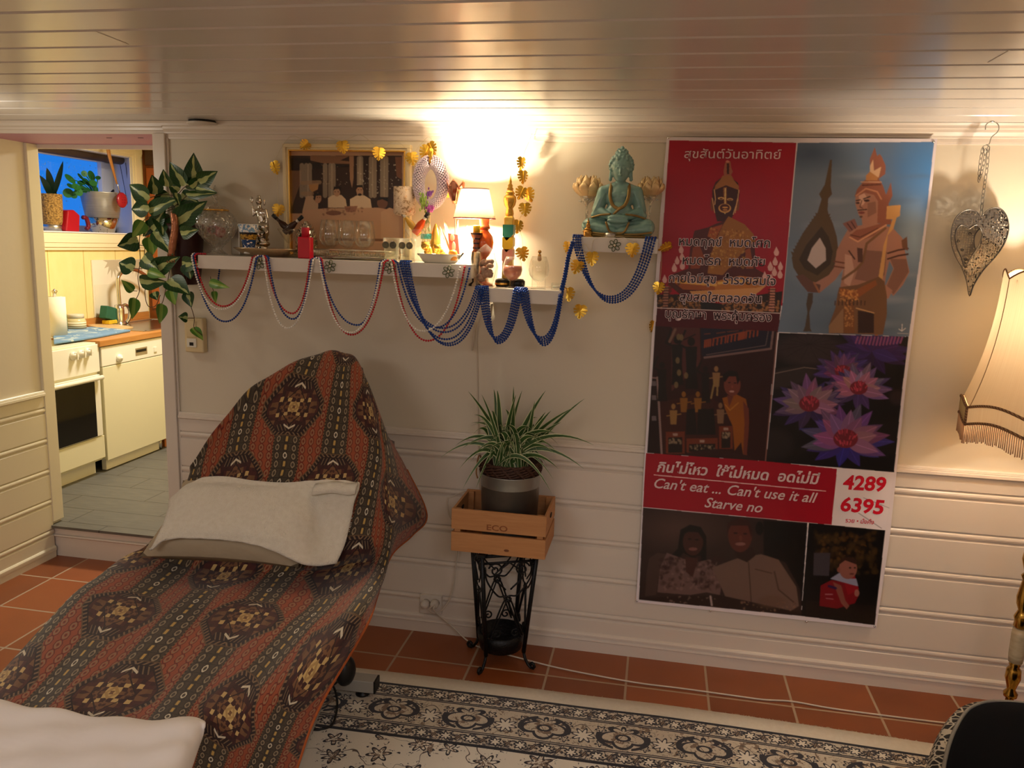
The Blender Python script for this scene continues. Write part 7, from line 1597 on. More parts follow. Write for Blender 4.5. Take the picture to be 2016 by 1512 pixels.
p.poly([(800, 300), (940, 290), (960, 350), (900, 400), (830, 370)], (50, 26, 24), q=q7).ell(848, 200, 88, 125, (98, 44, 36), q=q7).poly([(750, 190), (755, 110), (830, 75), (910, 90), (940, 170), (930, 220), (905, 130), (780, 130)], (60, 26, 22), q=q7)
p.ell(815, 185, 16, 6, (34, 12, 12), q=q7).ell(885, 190, 16, 6, (34, 12, 12), q=q7).ell(850, 265, 38, 12, (150, 100, 92), q=q7).ell(852, 222, 12, 22, (116, 56, 46), q=q7)
p.poly([(100, 660), (700, 640), (1290, 770), (1290, 800), (100, 690)], (44, 24, 22), q=q7).speck([(300, 650), (680, 700)], (150, 120, 110), 22, 7, .9, 25, q=q7).speck([(860, 690), (1250, 780)], (150, 110, 90), 40, 9, .8, 26, q=q7).ell(1080, 690, 130, 60, (112, 80, 64), .5, .4, q=q7).line([(630, 650), (640, 715)], 3.4, (196, 170, 166), q=q7)
keep(CPL, old)
CHD = [(1592, 1029), (1743, 1044), (1722, 1231), (1577, 1213)]
p.poly(CHD, (10, 6, 7)); old = p.c.copy()
p.speck([(1400, 180), (1850, 480)], (64, 44, 18), 150, 22, .7, 31, q=q7).speck([(1420, 200), (1800, 400)], (96, 62, 22), 50, 14, .6, 32, q=q7).poly([(1390, 330), (1510, 330), (1500, 500), (1385, 495)], (64, 56, 64), q=q7).poly([(1330, 680), (1870, 720), (1850, 860), (1330, 820)], (26, 16, 14), q=q7)
p.poly([(1440, 570), (1520, 530), (1690, 560), (1720, 640), (1690, 700), (1560, 740), (1430, 720)], (120, 6, 22), q=q7).poly([(1600, 520), (1690, 500), (1720, 600), (1640, 640)], (140, 10, 28), q=q7).poly([(1510, 520), (1580, 475), (1650, 520), (1700, 520), (1715, 575), (1690, 570), (1600, 545)], (140, 140, 166), q=q7)
p.ell(1640, 445, 66, 78, (140, 86, 76), q=q7).poly([(1570, 420), (1590, 370), (1650, 360), (1700, 380), (1700, 415), (1620, 385)], (48, 26, 22), q=q7).ell(1655, 440, 9, 6, (26, 12, 12), q=q7).ell(1690, 440, 8, 6, (26, 12, 12), q=q7).ell(1668, 485, 18, 7, (96, 44, 44), q=q7).ell(1572, 455, 12, 18, (130, 76, 66), q=q7)
p.poly([(1530, 545), (1590, 570), (1620, 680), (1650, 720), (1630, 745), (1590, 700)], (132, 76, 66), q=q7).line([(1500, 575), (1550, 590)], 5, (40, 20, 70), q=q7).line([(1475, 635), (1525, 635)], 2, (170, 110, 120), q=q7).line([(1480, 665), (1530, 670)], 1.6, (170, 110, 120), q=q7).ell(1705, 625, 18, 26, (150, 96, 88), q=q7)
keep(CHD, old)
def soften(pts, gain, n):      # the darker, softer photo prints
    X, Y = p.px, p.py; ins = np.zeros(X.shape, bool)
    for i in range(len(pts)):
        xa_, ya_ = pts[i]; xb2, yb2 = pts[i-1]
        if ya_ != yb2: ins ^= ((ya_ > Y) != (yb2 > Y)) & (X < (xb2-xa_)*(Y-ya_)/(yb2-ya_)+xa_)
    b = p.c.copy()
    for _ in range(n): b = (b+np.roll(b, 1, 0)+np.roll(b, -1, 0)+np.roll(b, 1, 1)+np.roll(b, -1, 1))/5
    p.c = np.where(ins[..., None], b*gain, p.c)
soften(CPL, .62, 5); soften(CHD, .72, 3); soften(TEM, .72, 3); soften(LOT, .82, 2); soften(SKY, .92, 2)
# trim the print to the gently curved banner outline and build it
def edge(E_, z): return np.interp(z, [q_.z for q_ in E_][::-1], [q_.x for q_ in E_][::-1])
xl = edge(LE, p.Z); xr = edge(RE, p.Z)
s_ = (p.X-p.X[:, :1])/(p.X[:, -1:]-p.X[:, :1])
# resample each row between the two edges, keeping every colour at its own place
for i in range(p.nz):
    xn = xl[i, 0]+(xr[i, 0]-xl[i, 0])*s_[i]
    for ch in range(3): p.c[i, :, ch] = np.interp(xn, p.X[i], p.c[i, :, ch])
    p.X[i] = xn
zt_l, zt_r = LE[0].z, RE[0].z; zb_l, zb_r = LE[-1].z, RE[-1].z
p.c = np.clip(p.c*GAIN, 0, 0.82)
p.build('print', M_ban, t)
mb = MB(); n = 40; rows_ = []
for i in range(n+1): z = zb_r+(zt_l-zb_r)*i/n; rows_.append([Vector((float(edge(LE, z))-.0004, BY+.001, z)), Vector((float(edge(RE, z))+.0004, BY+.001, z))])
mb.grid(rows_, 0, False); mb.build('vinyl_sheet', pbr('white_vinyl', rgb(236, 228, 232), 0.4, fn=vary(rgb(236, 228, 232), 4, 0.03)), t, solid=0.0012, fix=False)
for (x, y) in ((1316, 271), (1838, 279), (1398, 1203), (1588, 1224), (1254, 1183), (1722, 1233)):
    c = P(x, y, BY-.001); mb = MB(); mb.lathe(c, [(.0045, 0), (.004, .002), (0, .003)], 12, M=RX); mb.tube([c, c+Vector((0, .028, 0))], .001, 5); mb.build('pin', M_chrome, t)
# lettering
_txt = {}
def text_mesh(s, bold=0.0, shear=0.0):
    cu = bpy.data.curves.new('tmp', 'FONT'); cu.body = s; cu.size = 1; cu.offset = bold; cu.shear = shear; cu.resolution_u = 3
    o = bpy.data.objects.new('tmp', cu); COL.objects.link(o); dg = bpy.context.evaluated_depsgraph_get(); ev = o.evaluated_get(dg)
    me = bpy.data.meshes.new_from_object(ev, depsgraph=dg); V = [v.co.copy() for v in me.vertices]; F = [tuple(f.vertices) for f in me.polygons]
    bpy.data.objects.remove(o); bpy.data.curves.remove(cu); bpy.data.meshes.remove(me); return V, F
M_lw = pbr('white_print', rgb(222, 196, 196), 0.35, fn=vary(rgb(222, 196, 196), 9, 0.03)); M_lb = pbr('dark_print', rgb(46, 14, 22), 0.35, fn=vary(rgb(46, 14, 22), 9, 0.1)); M_lr = pbr('red_print', rgb(206, 16, 44), 0.35, fn=vary(rgb(206, 16, 44), 9, 0.1))
def write(s, a, b, h, mat, outline=None, bold=0.012, shear=0.0, y=0.0012):
    A_ = P(*a, BY); B_ = P(*b, BY); ux = (B_-A_); W = ux.length; ux.normalize(); uz = Vector((-ux.z, 0, ux.x)); hm = h*mpp(A_)
    V0, F0 = text_mesh(s, 0.0, shear); mnx = min(v.x for v in V0); mxx = max(v.x for v in V0); sx = W/(mxx-mnx); sy = hm/0.73
    lay = [(bold, y, 0 if outline is None else 1)]
    if outline is not None: lay.insert(0, (bold+0.046, y-0.0005, 0))
    iv = sorted((min(V0[i].x for i in f), max(V0[i].x for i in f)) for f in F0); cuts = []; hi = iv[0][1]
    for lo_, hi_ in iv:
        if lo_-hi > 0.22: cuts.append((lo_+hi)/2)
        hi = max(hi, hi_)
    words = [MB() for _ in range(len(cuts)+1)]
    for bo, yy, mi in lay:
        V, F = text_mesh(s, bo, shear); W3 = [A_+ux*((v.x-mnx)*sx)+uz*(v.y*sy)+Vector((0, -yy, 0)) for v in V]
        for wi, out in enumerate(words):
            fs = [f for f in F if sum(V[f[0]].x > c_ for c_ in cuts) == wi]; us_ = sorted({i for f in fs for i in f}); ix = {v_: n_ for n_, v_ in enumerate(us_)}
            out.add([W3[v_] for v_ in us_], [tuple(ix[i] for i in f) for f in fs], mi, False)
    for out in words: out.build('lettering', [mat] if outline is None else [outline, mat], t, fix=False)
write('สุขสันต์วันอาทิตย์', (1347, 311), (1537, 313), 17, M_lw, bold=0.004)
for s, a, b in (('หมดทุกข์  หมดโศก', (1337, 483), (1515, 487)), ('หมดโรค  หมดภัย', (1344, 520), (1505, 524)), ('กายใจมีสุข  ร่ำรวยสมใจ', (1317, 555), (1526, 562)), ('สุขสดใสตลอดวัน', (1338, 592), (1498, 597)), ('บุญรักษา  พระคุ้มครอง', (1310, 625), (1518, 633))):
    write(s, a, b, 17, M_lb, M_lw, bold=0.010)
write('กินไม่ไหว  ใช้ไม่หมด  อดไม่มี', (1294, 928), (1612, 953), 20, M_lw, bold=0.028, shear=0.18)
write("Can't eat ... Can't use it all", (1288, 960), (1608, 990), 21, M_lw, bold=0.012, shear=0.30)
write('Starve no', (1387, 998), (1500, 1009), 21, M_lw, bold=0.012, shear=0.30)
write('4289', (1660, 962), (1742, 967), 29, M_lr, bold=0.03, shear=0.08); write('6395', (1655, 1005), (1737, 1012), 29, M_lr, bold=0.03, shear=0.08)
write('รวย • มั่งคั่ง', (1664, 1028), (1720, 1032), 9, M_lr, bold=0.008, shear=0.1)
# ================================================================= hanging philodendron in a wall pot
PYL = -0.15
def f_phil():
    u, v, _ = sep(coord('UV')); a = eabs(u-2.0); n = noise(coord('UV'), 2.2, 3); nn = noise(coord('Object'), 16, 2)
    vein = eabs(sgn((v*0.9-a*0.5)*7.0)) < 0.10
    base = emix(nn, rgb(18, 48, 24), rgb(48, 92, 40)); base = emix(vein*0.35, base, rgb(70, 116, 62))
    st = 0.24*(1.0-v)+n*0.52-0.25-a*0.72
    c = emix(st > 0.0, base, emix(n, rgb(146, 168, 84), rgb(206, 210, 150)))
    return {'Base Color': c, 'bump': (eabs(sgn((v*0.9-a*0.5)*7.0)), 0.15, 0.002)}
M_phil = pbr('variegated_leaf', rough=0.3, fn=f_phil)
M_phil2 = pbr('young_leaf', rough=0.35, fn=lambda: emix((eabs(sep(coord('UV'))[0]-2.0) < 0.3)*0.6+noise(coord('Object'), 20, 2)*0.3, rgb(66, 128, 40), rgb(160, 188, 84)))
M_vine = pbr('brown_vine', rgb(96, 70, 44), 0.6, fn=vary(rgb(96, 70, 44), 20, 0.2))
bx = P(362, 500, PYL); t = thing('philodendron', 'variegated philodendron trailing from a dark wall pot by the kitchen doorway', 'plant', (bx.x, PYL, P(362, 560, PYL).z))
kp = mpp(P(360, 500, -0.1)); pc = Vector((P(366, 560, -0.09).x, -0.085, P(366, 560, -0.09).z))
mb = MB(); lpx(mb, pc, kp, [(20, 0), (26, 2), (31, 40), (36, 105), (37, 118), (33, 118), (30, 104), (0, 100)], seg=30); pot = mb.build('pot', pbr('dark_red_pot', rgb(58, 22, 16), 0.45, fn=vary(rgb(58, 22, 16), 8, 0.2)), t)
mb = MB(); mb.box((pc.x-.02, pc.y+10*kp, pc.z+70*kp), (pc.x+.02, -0.0004, pc.z+90*kp)); mb.build('wall_bracket', M_black, t)
mb = MB(); lpx(mb, pc, kp, [(31, 101), (20, 106), (0, 108)], seg=20); mb.build('soil', pbr('potting_soil', rough=1.0, fn=vary(rgb(40, 28, 20), 60, 0.4)), t)
def qp(x, y): return 200+x/3.287, 240+y/3.287
a_ = qp(468, 585); b_ = qp(450, 865)
mb = MB(); mb.tube(cr([P(*a_, -0.185), P(*qp(475, 680), -0.19), P(*qp(462, 780), -0.19), P(*b_, -0.19)], 5), [.014]*8+[.015]*5+[.013]*3, 10)
for dx in (-9, -3, 3, 9): mb.tube([P(b_[0]+dx*.55, b_[1]-4, -0.19), P(b_[0]+dx*.8, b_[1]+14, -0.195)], [.0045, .003], 7)
mb.build('copper_hand_stake', pbr('copper_foil', rgb(176, 108, 76), 0.3, 0.7, fn=lambda: {'Base Color': emix(noise(coord('Object'), 40, 3), rgb(150, 88, 60), rgb(206, 142, 104)), 'bump': (noise(coord('Object'), 60, 3), 0.6, 0.006)}), t)
rnd = random.Random(21)
LV = [(600, 400, 592, 210, 55), (530, 400, 432, 258, 47), (640, 385, 735, 328, 46), (585, 420, 650, 355, 34), (300, 490, 165, 405, 52), (345, 460, 335, 345, 46), (425, 410, 396, 318, 36), (300, 560, 182, 562, 52), (318, 575, 480, 490, 46), (335, 690, 405, 560, 42), (385, 600, 395, 725, 46), (492, 645, 665, 525, 62), (490, 560, 650, 565, 48), (560, 470, 722, 472, 26), (620, 430, 722, 445, 24), (265, 650, 205, 745, 40), (330, 650, 275, 742, 38), (225, 760, 110, 808, 56), (315, 755, 325, 862, 43), (350, 715, 442, 842, 46), (490, 700, 530, 825, 40), (520, 720, 612, 700, 38), (275, 880, 352, 955, 48), (345, 955, 484, 880, 52), (205, 948, 108, 905, 54), (308, 970, 402, 1000, 30), (258, 1030, 408, 1045, 46), (198, 1092, 136, 1028, 26), (210, 1148, 205, 1270, 33), (386, 1185, 384, 1302, 34), (440, 1030, 560, 1100, 58), (450, 1090, 470, 1178, 34), (560, 1105, 575, 1198, 36), (530, 920, 628, 922, 44), (560, 925, 572, 1018, 42), (553, 1270, 500, 1258, 30), (592, 1338, 656, 1402, 27), (705, 1040, 806, 1068, 26), (728, 1100, 737, 1158, 17), (340, 1105, 358, 1152, 28), (480, 465, 506, 528, 22), (430, 470, 330, 520, 40), (520, 480, 620, 520, 44), (470, 520, 560, 610, 40), (400, 640, 470, 700, 40), (560, 400, 660, 420, 36), (500, 440, 430, 400, 36)]
def philleaf(bx, by, tx, ty, w, Y, mat, i):
    b = P(*qp(bx, by), Y); tip = P(*qp(tx, ty), Y-rnd.uniform(.005, .06)); ax = tip-b; L = ax.length; ax.normalize()
    view = (CAM-b).normalized(); sd = ax.cross(view).normalized(); up = sd.cross(ax).normalized(); tw = rnd.uniform(-.5, .5); sd2 = (sd*math.cos(tw)+up*math.sin(tw)).normalized(); up2 = sd2.cross(ax).normalized()
    wd = w/3.287*mpp(b); R_ = []; U = []
    for i_ in range(12):
        s_ = i_/11; prof = (math.sin(math.pi*s_**.62)**.85)*(1-.25*s_)*1.12 if 0 < s_ < 1 else 0.02; row_ = []; ur = []
        for c_ in (-1, -.66, -.33, 0, .33, .66, 1):
            back_ = -.10*L*abs(c_)**1.5*max(0, 1-s_*3.2)       # heart shaped shoulders
            row_.append(b+ax*(L*s_+back_)+sd2*(wd*prof*c_)+up2*(wd*.30*abs(c_)**1.6*prof-L*.16*s_*s_)); ur.append((c_*prof+2.0, s_+.01))
        R_.append(row_); U.append(ur)
    mb = MB(); mb.grid(R_, 0, True, U); mb.build('leaf', mat, t, fix=False)
for i, (x1, y1, x2, y2, w_) in enumerate(LV):
    Y = PYL-rnd.uniform(-.03, .07); young = i in (15, 18, 25, 27, 28, 29, 36, 37, 38, 31); w_ *= 1.14
    if i >= 41: Y = -.09
    philleaf(x1, y1, x2, y2, w_, Y, M_phil2 if young else M_phil, i)
mb = MB()
for pts in ([(470, 560), (360, 600), (270, 640), (245, 760), (250, 900), (235, 1000), (245, 1090), (225, 1145)], [(460, 600), (300, 700), (280, 820), (270, 940), (205, 948)], [(480, 640), (440, 960), (420, 1060), (400, 1150), (386, 1185)], [(290, 1050), (280, 1110), (300, 1190), (350, 1190), (380, 1120)], [(500, 900), (550, 1060), (565, 1150), (580, 1200), (600, 1270), (600, 1335), (650, 1380)], [(600, 1270), (553, 1270)], [(240, 795), (290, 805)], [(230, 1095), (198, 1092)], [(520, 820), (540, 900), (555, 1080)], [(705, 1000), (712, 1050), (728, 1110)], [(430, 560), (480, 540), (560, 470)], [(470, 500), (540, 420), (600, 410)], [(480, 480), (400, 470), (310, 490)]):
    mb.tube(cr([P(*qp(*q_), PYL+.01) for q_ in pts], 5), 0.0016, 5)
mb.build('stems', M_vine, t)

# ================================================================= wrought iron stand, crate, bucket, spider plant
M_iron = pbr('black_wrought_iron', rgb(16, 16, 17), 0.4, 0.4, fn=lambda: {'Base Color': emix(noise(coord('Object'), 90, 2), rgb(10, 10, 11), rgb(30, 30, 32)), 'bump': (noise(coord('Object'), 120, 2), 0.6, 0.003)})
CB = 0.497; sx_, sy_ = -0.545, -0.155
t = thing('plant_stand', 'black wrought iron plant stand with scrolls under the wooden crate', 'plant stand', (sx_, sy_, 0))
rt, rb = 0.118, 0.083; zt2, zb2 = CB-0.006, 0.06
cor = [(-1, -1), (1, -1), (1, 1), (-1, 1)]; rotm = Matrix.Rotation(math.radians(24), 2)
def cpt(i, z):
    f = (z-zb2)/(zt2-zb2); r = rb+(rt-rb)*f; v2 = rotm @ Vector(cor[i]); return Vector((sx_+v2.x*r*.92, sy_+v2.y*r*.92, z))
for i in range(4):
    mb = MB(); out = (cpt(i, zb2)-Vector((sx_, sy_, zb2))).normalized(); b0 = cpt(i, zb2)
    mb.tube([cpt(i, zt2), cpt(i, (zt2+zb2)/2), b0], 0.0085, 8)
    cur = [b0, b0+out*.008+Vector((0, 0, -.025)), b0+out*.022+Vector((0, 0, -.045))]+[b0+out*(.040+.015*math.cos(a)*(1-.1*q_))+Vector((0, 0, -.043+.016*math.sin(a)*(1-.1*q_))) for q_, a in enumerate([math.radians(v_) for v_ in (250, 300, 350, 40, 90, 140, 190)])]
    for q_ in cur: q_.z = max(q_.z, 0.0062)
    mb.tube(cur, 0.0062, 7); mb.build('leg', M_iron, t)
mb = MB(); mb.tube([cpt(i, zt2-.006) for i in range(4)], 0.007, 7, closed=True); mb.tube([cpt(i, zt2-.035) for i in range(4)], 0.005, 7, closed=True)
for i in range(4): a = cpt(i, zt2); mb.box((a.x-.014, a.y-.014, zt2-.004), (a.x+.014, a.y+.014, CB-.0006))
mb.build('top_ring', M_iron, t)
mb = MB(); mb.lathe((sx_, sy_, 0), [(0.07, .052), (0.085, .058), (0.092, .09), (0.096, .125), (0.090, .125), (0.082, .062), (0, .06)], 26); mb.build('lower_bowl', M_iron, t)
def spiral(c, ex, ez, r0, turns, a0, n=26, dirn=1): return [c+ex*(r0*(1-i/n*.82)*math.cos(a0+dirn*turns*6.283*i/n))+ez*(r0*(1-i/n*.82)*math.sin(a0+dirn*turns*6.283*i/n)) for i in range(n+1)]
UZ = Vector((0, 0, 1))
for i in range(4):
    A_, B_ = cpt(i, .3), cpt((i+1) % 4, .3); ex = (B_-A_).normalized()
    def fp(f, z): a, b = cpt(i, z), cpt((i+1) % 4, z); return a+(b-a)*f
    mb = MB()
    for s_ in (0, 1):
        g = lambda f: f if s_ == 0 else 1-f
        e2 = ex if s_ == 0 else -ex
        mb.tube(cr([fp(g(.05), .44)]+[fp(g(.08), .38), fp(g(.30), .315), fp(g(.55), .30), fp(g(.90), .14)], 6), .0036, 6)
        mb.tube(spiral(fp(g(.25), .425), e2, UZ, .030, 1.5, math.pi*.9, dirn=-1), .0036, 6)
        mb.tube(cr([fp(g(.5), .455), fp(g(.78), .40), fp(g(.55), .34)], 6), .0034, 6); mb.tube(cr([fp(g(.5), .30), fp(g(.22), .17), fp(g(.12), .13)], 6), .0034, 6)
        mb.tube(spiral(fp(g(.28), .150), e2, UZ, .020, 1.3, math.pi, dirn=-1), .0034, 6)
    c_ = fp(.5, .30)
    for j in range(6): a = j*1.047; mb.ball(c_+ex*(.011*math.cos(a))+UZ*(.011*math.sin(a)), .006, 8, 5)
    mb.build('scrollwork', M_iron, t)
M_crate = pbr('raw_pine', rough=0.6, fn=lambda: {'Base Color': emix(band(voro(comb(*(lambda s: (s[0]*1.0, s[1]*1.0, s[2]*2.0))(sep(coord('Object')))), 7.5, rnd=1.0), 0.0, 0.075), emix(noise(comb(*(lambda s: (s[0]*1.2, s[1]*1.2, s[2]*16))(sep(coord('Object')))), 5, 4, .6, .8), rgb(172, 112, 64), rgb(206, 150, 96)), rgb(112, 62, 32))})
cx0, cx1, cy0, cy1 = -0.722, -0.360, -0.300, -0.045; cz = CB
crt = thing('wooden_crate', 'small slatted pine crate on the black iron stand', 'crate', ((cx0+cx1)/2, (cy0+cy1)/2, cz))
def crot(p_):      # the crate stands very slightly turned
    c_ = Vector(((cx0+cx1)/2, (cy0+cy1)/2, 0)); return c_
th_ = 0.011
for z0_, z1_ in ((cz+.002, cz+.078), (cz+.090, cz+.170)):
    for y_ in (cy0, cy1-th_): mb = MB(); mb.box((cx0, y_, z0_), (cx1, y_+th_, z1_)); mb.build('slat', M_crate, crt, bevel=.0015)
for x_ in (cx0, cx1-th_):
    mb = MB(); mb.box((x_+.0005, cy0+th_, cz+.002), (x_+th_-.0005, cy1-th_, cz+.076)); mb.build('end_slat', M_crate, crt, bevel=.0015)
    mb = MB(); mb.box((x_+.0005, cy0+th_, cz+.088), (x_+th_-.0005, cy1-th_, cz+.168)); es = mb.build('end_slat', M_crate, crt, bevel=.0015)
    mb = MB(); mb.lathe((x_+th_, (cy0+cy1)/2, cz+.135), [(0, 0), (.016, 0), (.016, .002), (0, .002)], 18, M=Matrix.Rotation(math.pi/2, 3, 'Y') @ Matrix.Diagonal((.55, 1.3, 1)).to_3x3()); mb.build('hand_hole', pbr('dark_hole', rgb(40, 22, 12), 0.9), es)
for x_ in (cx0+th_, cx1-2*th_-.012):
    for y_ in (cy0+th_, cy1-2*th_-.006): mb = MB(); mb.box((x_, y_, cz+.002), (x_+.022, y_+.017, cz+.166)); mb.build('corner_post', M_crate, crt)
mb = MB(); mb.box((cx0+th_, cy0+th_, cz), (cx1-th_, cy1-th_, cz+.008)); mb.build('bottom_board', M_crate, crt)
# faint stencil on the upper front slat
V, F = text_mesh('ECO', 0.02); a = P(957, 1041, cy0); b = P(998, 1046, cy0); k_ = (b-a).length/(max(v.x for v in V)-min(v.x for v in V))
mb = MB(); mb.add([Vector((a.x+v.x*k_, cy0-.0006, a.z-.004+v.y*k_*.75)) for v in V], F, 0, False); mb.build('stencil', pbr('brown_ink', rgb(140, 82, 44), 0.7, fn=vary(rgb(140, 82, 44), 60, 0.3)), crt, fix=False)
bc = Vector((P(1003, 1000, -0.175).x, -0.175, cz+.009)); k_ = mpp(bc)
rim = P(1003, 945, -0.175-0.118).z
t = thing('zinc_bucket', 'galvanised bucket standing in the pine crate', 'bucket', bc)
hb = rim-bc.z
M_zinc = pbr('galvanised_zinc', rough=0.38, metal=0.85, fn=lambda: emix(noise(coord('Object'), 9, 3), rgb(140, 140, 136), rgb(180, 180, 174)))
mb = MB(); mb.lathe(bc, [(.098, 0), (.100, .004), (.107, hb*.45), (.109, hb*.47), (.107, hb*.5), (.108, hb*.55), (.110, hb*.57), (.108, hb*.6), (.118, hb-.003), (.120, hb), (.116, hb), (.104, .01), (0, .01)], 40); mb.build('bucket_wall', M_zinc, t)
t = thing('wicker_basket', 'dark wicker basket rim inside the galvanised bucket', 'basket', bc+Vector((0, 0, .012)))
mb = MB()
for j in range(5):
    pts = []
    for i in range(72): a = 2*math.pi*i/72; r = .116+.006*math.sin(i*2.6+j*2.1)-.002*abs(j-2); pts.append(bc+Vector((r*math.cos(a), r*math.sin(a), hb+.006+j*.0085+.004*math.sin(i*1.3+j))))
    mb.tube(pts, .0046, 5, closed=True)
M_wick = pbr('dark_wicker', rough=0.6, fn=vary(rgb(66, 38, 24), 50, 0.4))
mb.build('woven_rim', M_wick, t)
mb = MB(); mb.lathe(bc, [(.09, .0105), (.095, hb*.5), (.108, hb+.004), (.112, hb+.045), (.108, hb+.045), (.10, hb), (0, hb-.01)], 30); mb.build('basket_wall', M_wick, t)
lp = bc+Vector((-.115, .02, hb+.03)); mb = MB(); mb.tube(cr([lp, lp+Vector((-.012, -.02, .02)), lp+Vector((-.018, -.03, -.04)), lp+Vector((-.008, -.05, -.06))], 5), .003, 6); mb.build('loop', pbr('straw_loop', rgb(150, 104, 60), 0.8), t)
t = thing('spider_plant', 'bushy green and white striped spider plant in the wicker basket', 'plant', bc+Vector((0, 0, hb)))
M_sp = pbr('striped_blade', rough=0.4, fn=lambda: emix(band(eabs(sep(coord('UV'))[0]-2.0), 0.70, 1.1), emix(noise(coord('Object'), 14, 2), rgb(30, 60, 26), rgb(74, 108, 48)), rgb(206, 208, 160)))
M_sp2 = pbr('soil_dark', rgb(30, 22, 16), 1.0, fn=vary(rgb(30, 22, 16), 60, 0.3))
mb = MB(); mb.lathe(bc+Vector((0, 0, hb-.008)), [(.098, .002), (.06, .010), (0, .014)], 20); mb.build('soil', M_sp2, t)
S0 = bc+Vector((0, 0, hb+.012)); rnd = random.Random(31)
TIPS = [(385, 115, 0), (485, 140, 0), (575, 100, 1), (600, 108, 1), (722, 80, 0), (740, 140, 0), (785, 110, 0), (960, 110, 0), (1250, 170, 0), (1160, 240, 0), (1320, 515, 2), (1245, 690, 2), (1015, 765, 2), (1005, 870, 2), (288, 520, 2), (183, 605, 2), (345, 840, 2), (445, 835, 2), (565, 835, 2), (595, 848, 2), (845, 678, 2), (690, 480, 1), (1075, 345, 0), (560, 260, 1), (470, 310, 1), (420, 440, 2), (340, 540, 2), (320, 690, 2), (620, 600, 2), (700, 700, 2), (790, 540, 2), (960, 470, 2), (920, 600, 2), (1000, 260, 0), (960, 270, 0), (660, 250, 1), (860, 250, 0), (880, 190, 0), (430, 290, 1), (640, 620, 2), (540, 640, 2), (480, 560, 2), (400, 640, 2), (880, 560, 2), (820, 620, 2), (750, 590, 2), (1060, 520, 2), (900, 310, 1), (1040, 430, 1), (590, 470, 2), (680, 420, 2), (800, 400, 2), (520, 520, 2), (410, 350, 1), (630, 380, 2), (850, 420, 1), (930, 520, 2), (970, 660, 2)]+[(rnd.uniform(400, 1080), rnd.uniform(330, 700), rnd.choice((1, 2, 2))) for _ in range(34)]
mb = MB()
for (x, y, kind) in TIPS:
    far = rnd.random(); Y = -0.175+(rnd.uniform(-.15, -.05) if y > 420 else rnd.uniform(-.12, .10)); Y = min(Y, -.035)
    tip = P(820+x/3.78, 740+y/3.78, Y); b0 = S0+Vector((rnd.uniform(-.06, .06), rnd.uniform(-.05, .05), -.01)); d_ = tip-b0; R_ = []; U = []
    up = {0: .05, 1: .12, 2: .17}[kind]; mid = b0+d_*(.40 if kind == 2 else .5)+Vector((0, 0, up+abs(min(0, d_.z))*.6)); sd = d_.cross(Vector((0, 0, 1))).normalized(); w0 = rnd.uniform(.0065, .0105); tw = rnd.uniform(-.9, .9)
    sd = (CAM-b0).normalized().cross(d_).normalized(); vw = (CAM-b0).normalized(); sd = (sd*math.cos(tw*.6)+vw*math.sin(tw*.6)).normalized()
    for i in range(15):
        s_ = i/14; p_ = b0*(1-s_)**2+mid*2*s_*(1-s_)+tip*s_*s_; ww = w0*(1-s_**2.2)*(.7+.6*min(1, s_*3))+.0004
        tg = ((mid-b0)*(1-s_)+(tip-mid)*s_).normalized(); nn = sd.cross(tg).normalized()
        R_.append([p_-sd*ww+nn*ww*.35, p_, p_+sd*ww+nn*ww*.35]); U.append([(1.0, s_+.01), (2.0, s_+.01), (3.0, s_+.01)])
    mb.grid(R_, 0, True, U)
mb.build('leaves', M_sp, t, fix=False)

# ================================================================= cables
M_cab = pbr('white_cable', rgb(214, 202, 184), 0.5, fn=vary(rgb(214, 202, 184), 20, 0.05))
pl2 = P(857, 1190, -0.066)
pts = [pl2, P(848, 1196, -.075), P(846, 1203, -.07), P(862, 1206, -.06), P(880, 1190, -.05), P(892, 1160, -.04), P(898, 1110, -.04), P(900, 1075, -.05), P(897, 1045, -.035), P(883, 1010, -.03), P(882, 983, -.03), P(890, 978, -.03), P(910, 968, -.035), P(925, 965, -.04)]
mb = MB(); mb.tube(cr(pts, 7), .0026, 6); tag(mb.build('fairy_light_cable', M_cab), 'white cable looping from the wall socket up into the crate', 'cable')
pts = [pl2+Vector((0, -.002, -.003)), P(854, 1200, -.075), P(864, 1211, -.060), P(888, 1231, -.055)]+[PZ(x, y, z) for x, y, z in ((930, 1268, .006), (985, 1285, .006), (1040, 1300, .006), (1100, 1315, .006), (1180, 1331, .006), (1260, 1345, .006), (1340, 1355, .006), (1420, 1366, .006), (1500, 1377, .006), (1560, 1381, .006), (1640, 1395, .006), (1760, 1411, .006), (1850, 1422, .006), (1960, 1434, .006))]
mb = MB(); mb.tube(cr(pts, 7), .0030, 6); tag(mb.build('extension_cable', M_cab), 'white extension cable crossing the terracotta tiles to the right', 'cable')
t = thing('lamp_cord', 'white lamp cord with inline switch hanging below the low shelf', 'cord', P(962, 610, -.03))
mb = MB(); mb.tube(cr([P(955, 590, -.05), P(955, 600, -.03), P(945, 628, -.02), P(938, 655, -.012), P(939, 690, -.008), P(940, 760, -.008), P(941, 820, -.008), P(942, 900, -.026), P(944, 960, -.026), P(946, 1060, -.026)], 6), .0024, 6); mb.build('cord', M_cab, t)
mb = MB(); mb.tube([P(966, 598, -.03), P(963, 622, -.03)], [.014, .013], 10, flat=.7); mb.tube([P(962, 622, -.03), P(960, 640, -.03)], .008, 8, 1, flat=.7); mb.build('inline_switch', [pbr('clear_grey_plastic', rgb(196, 182, 160), 0.2, fn=vary(rgb(196, 182, 160), 9, 0.1)), pbr('amber_plastic', rgb(150, 84, 44), 0.3, fn=vary(rgb(150, 84, 44), 9, 0.1))], t)
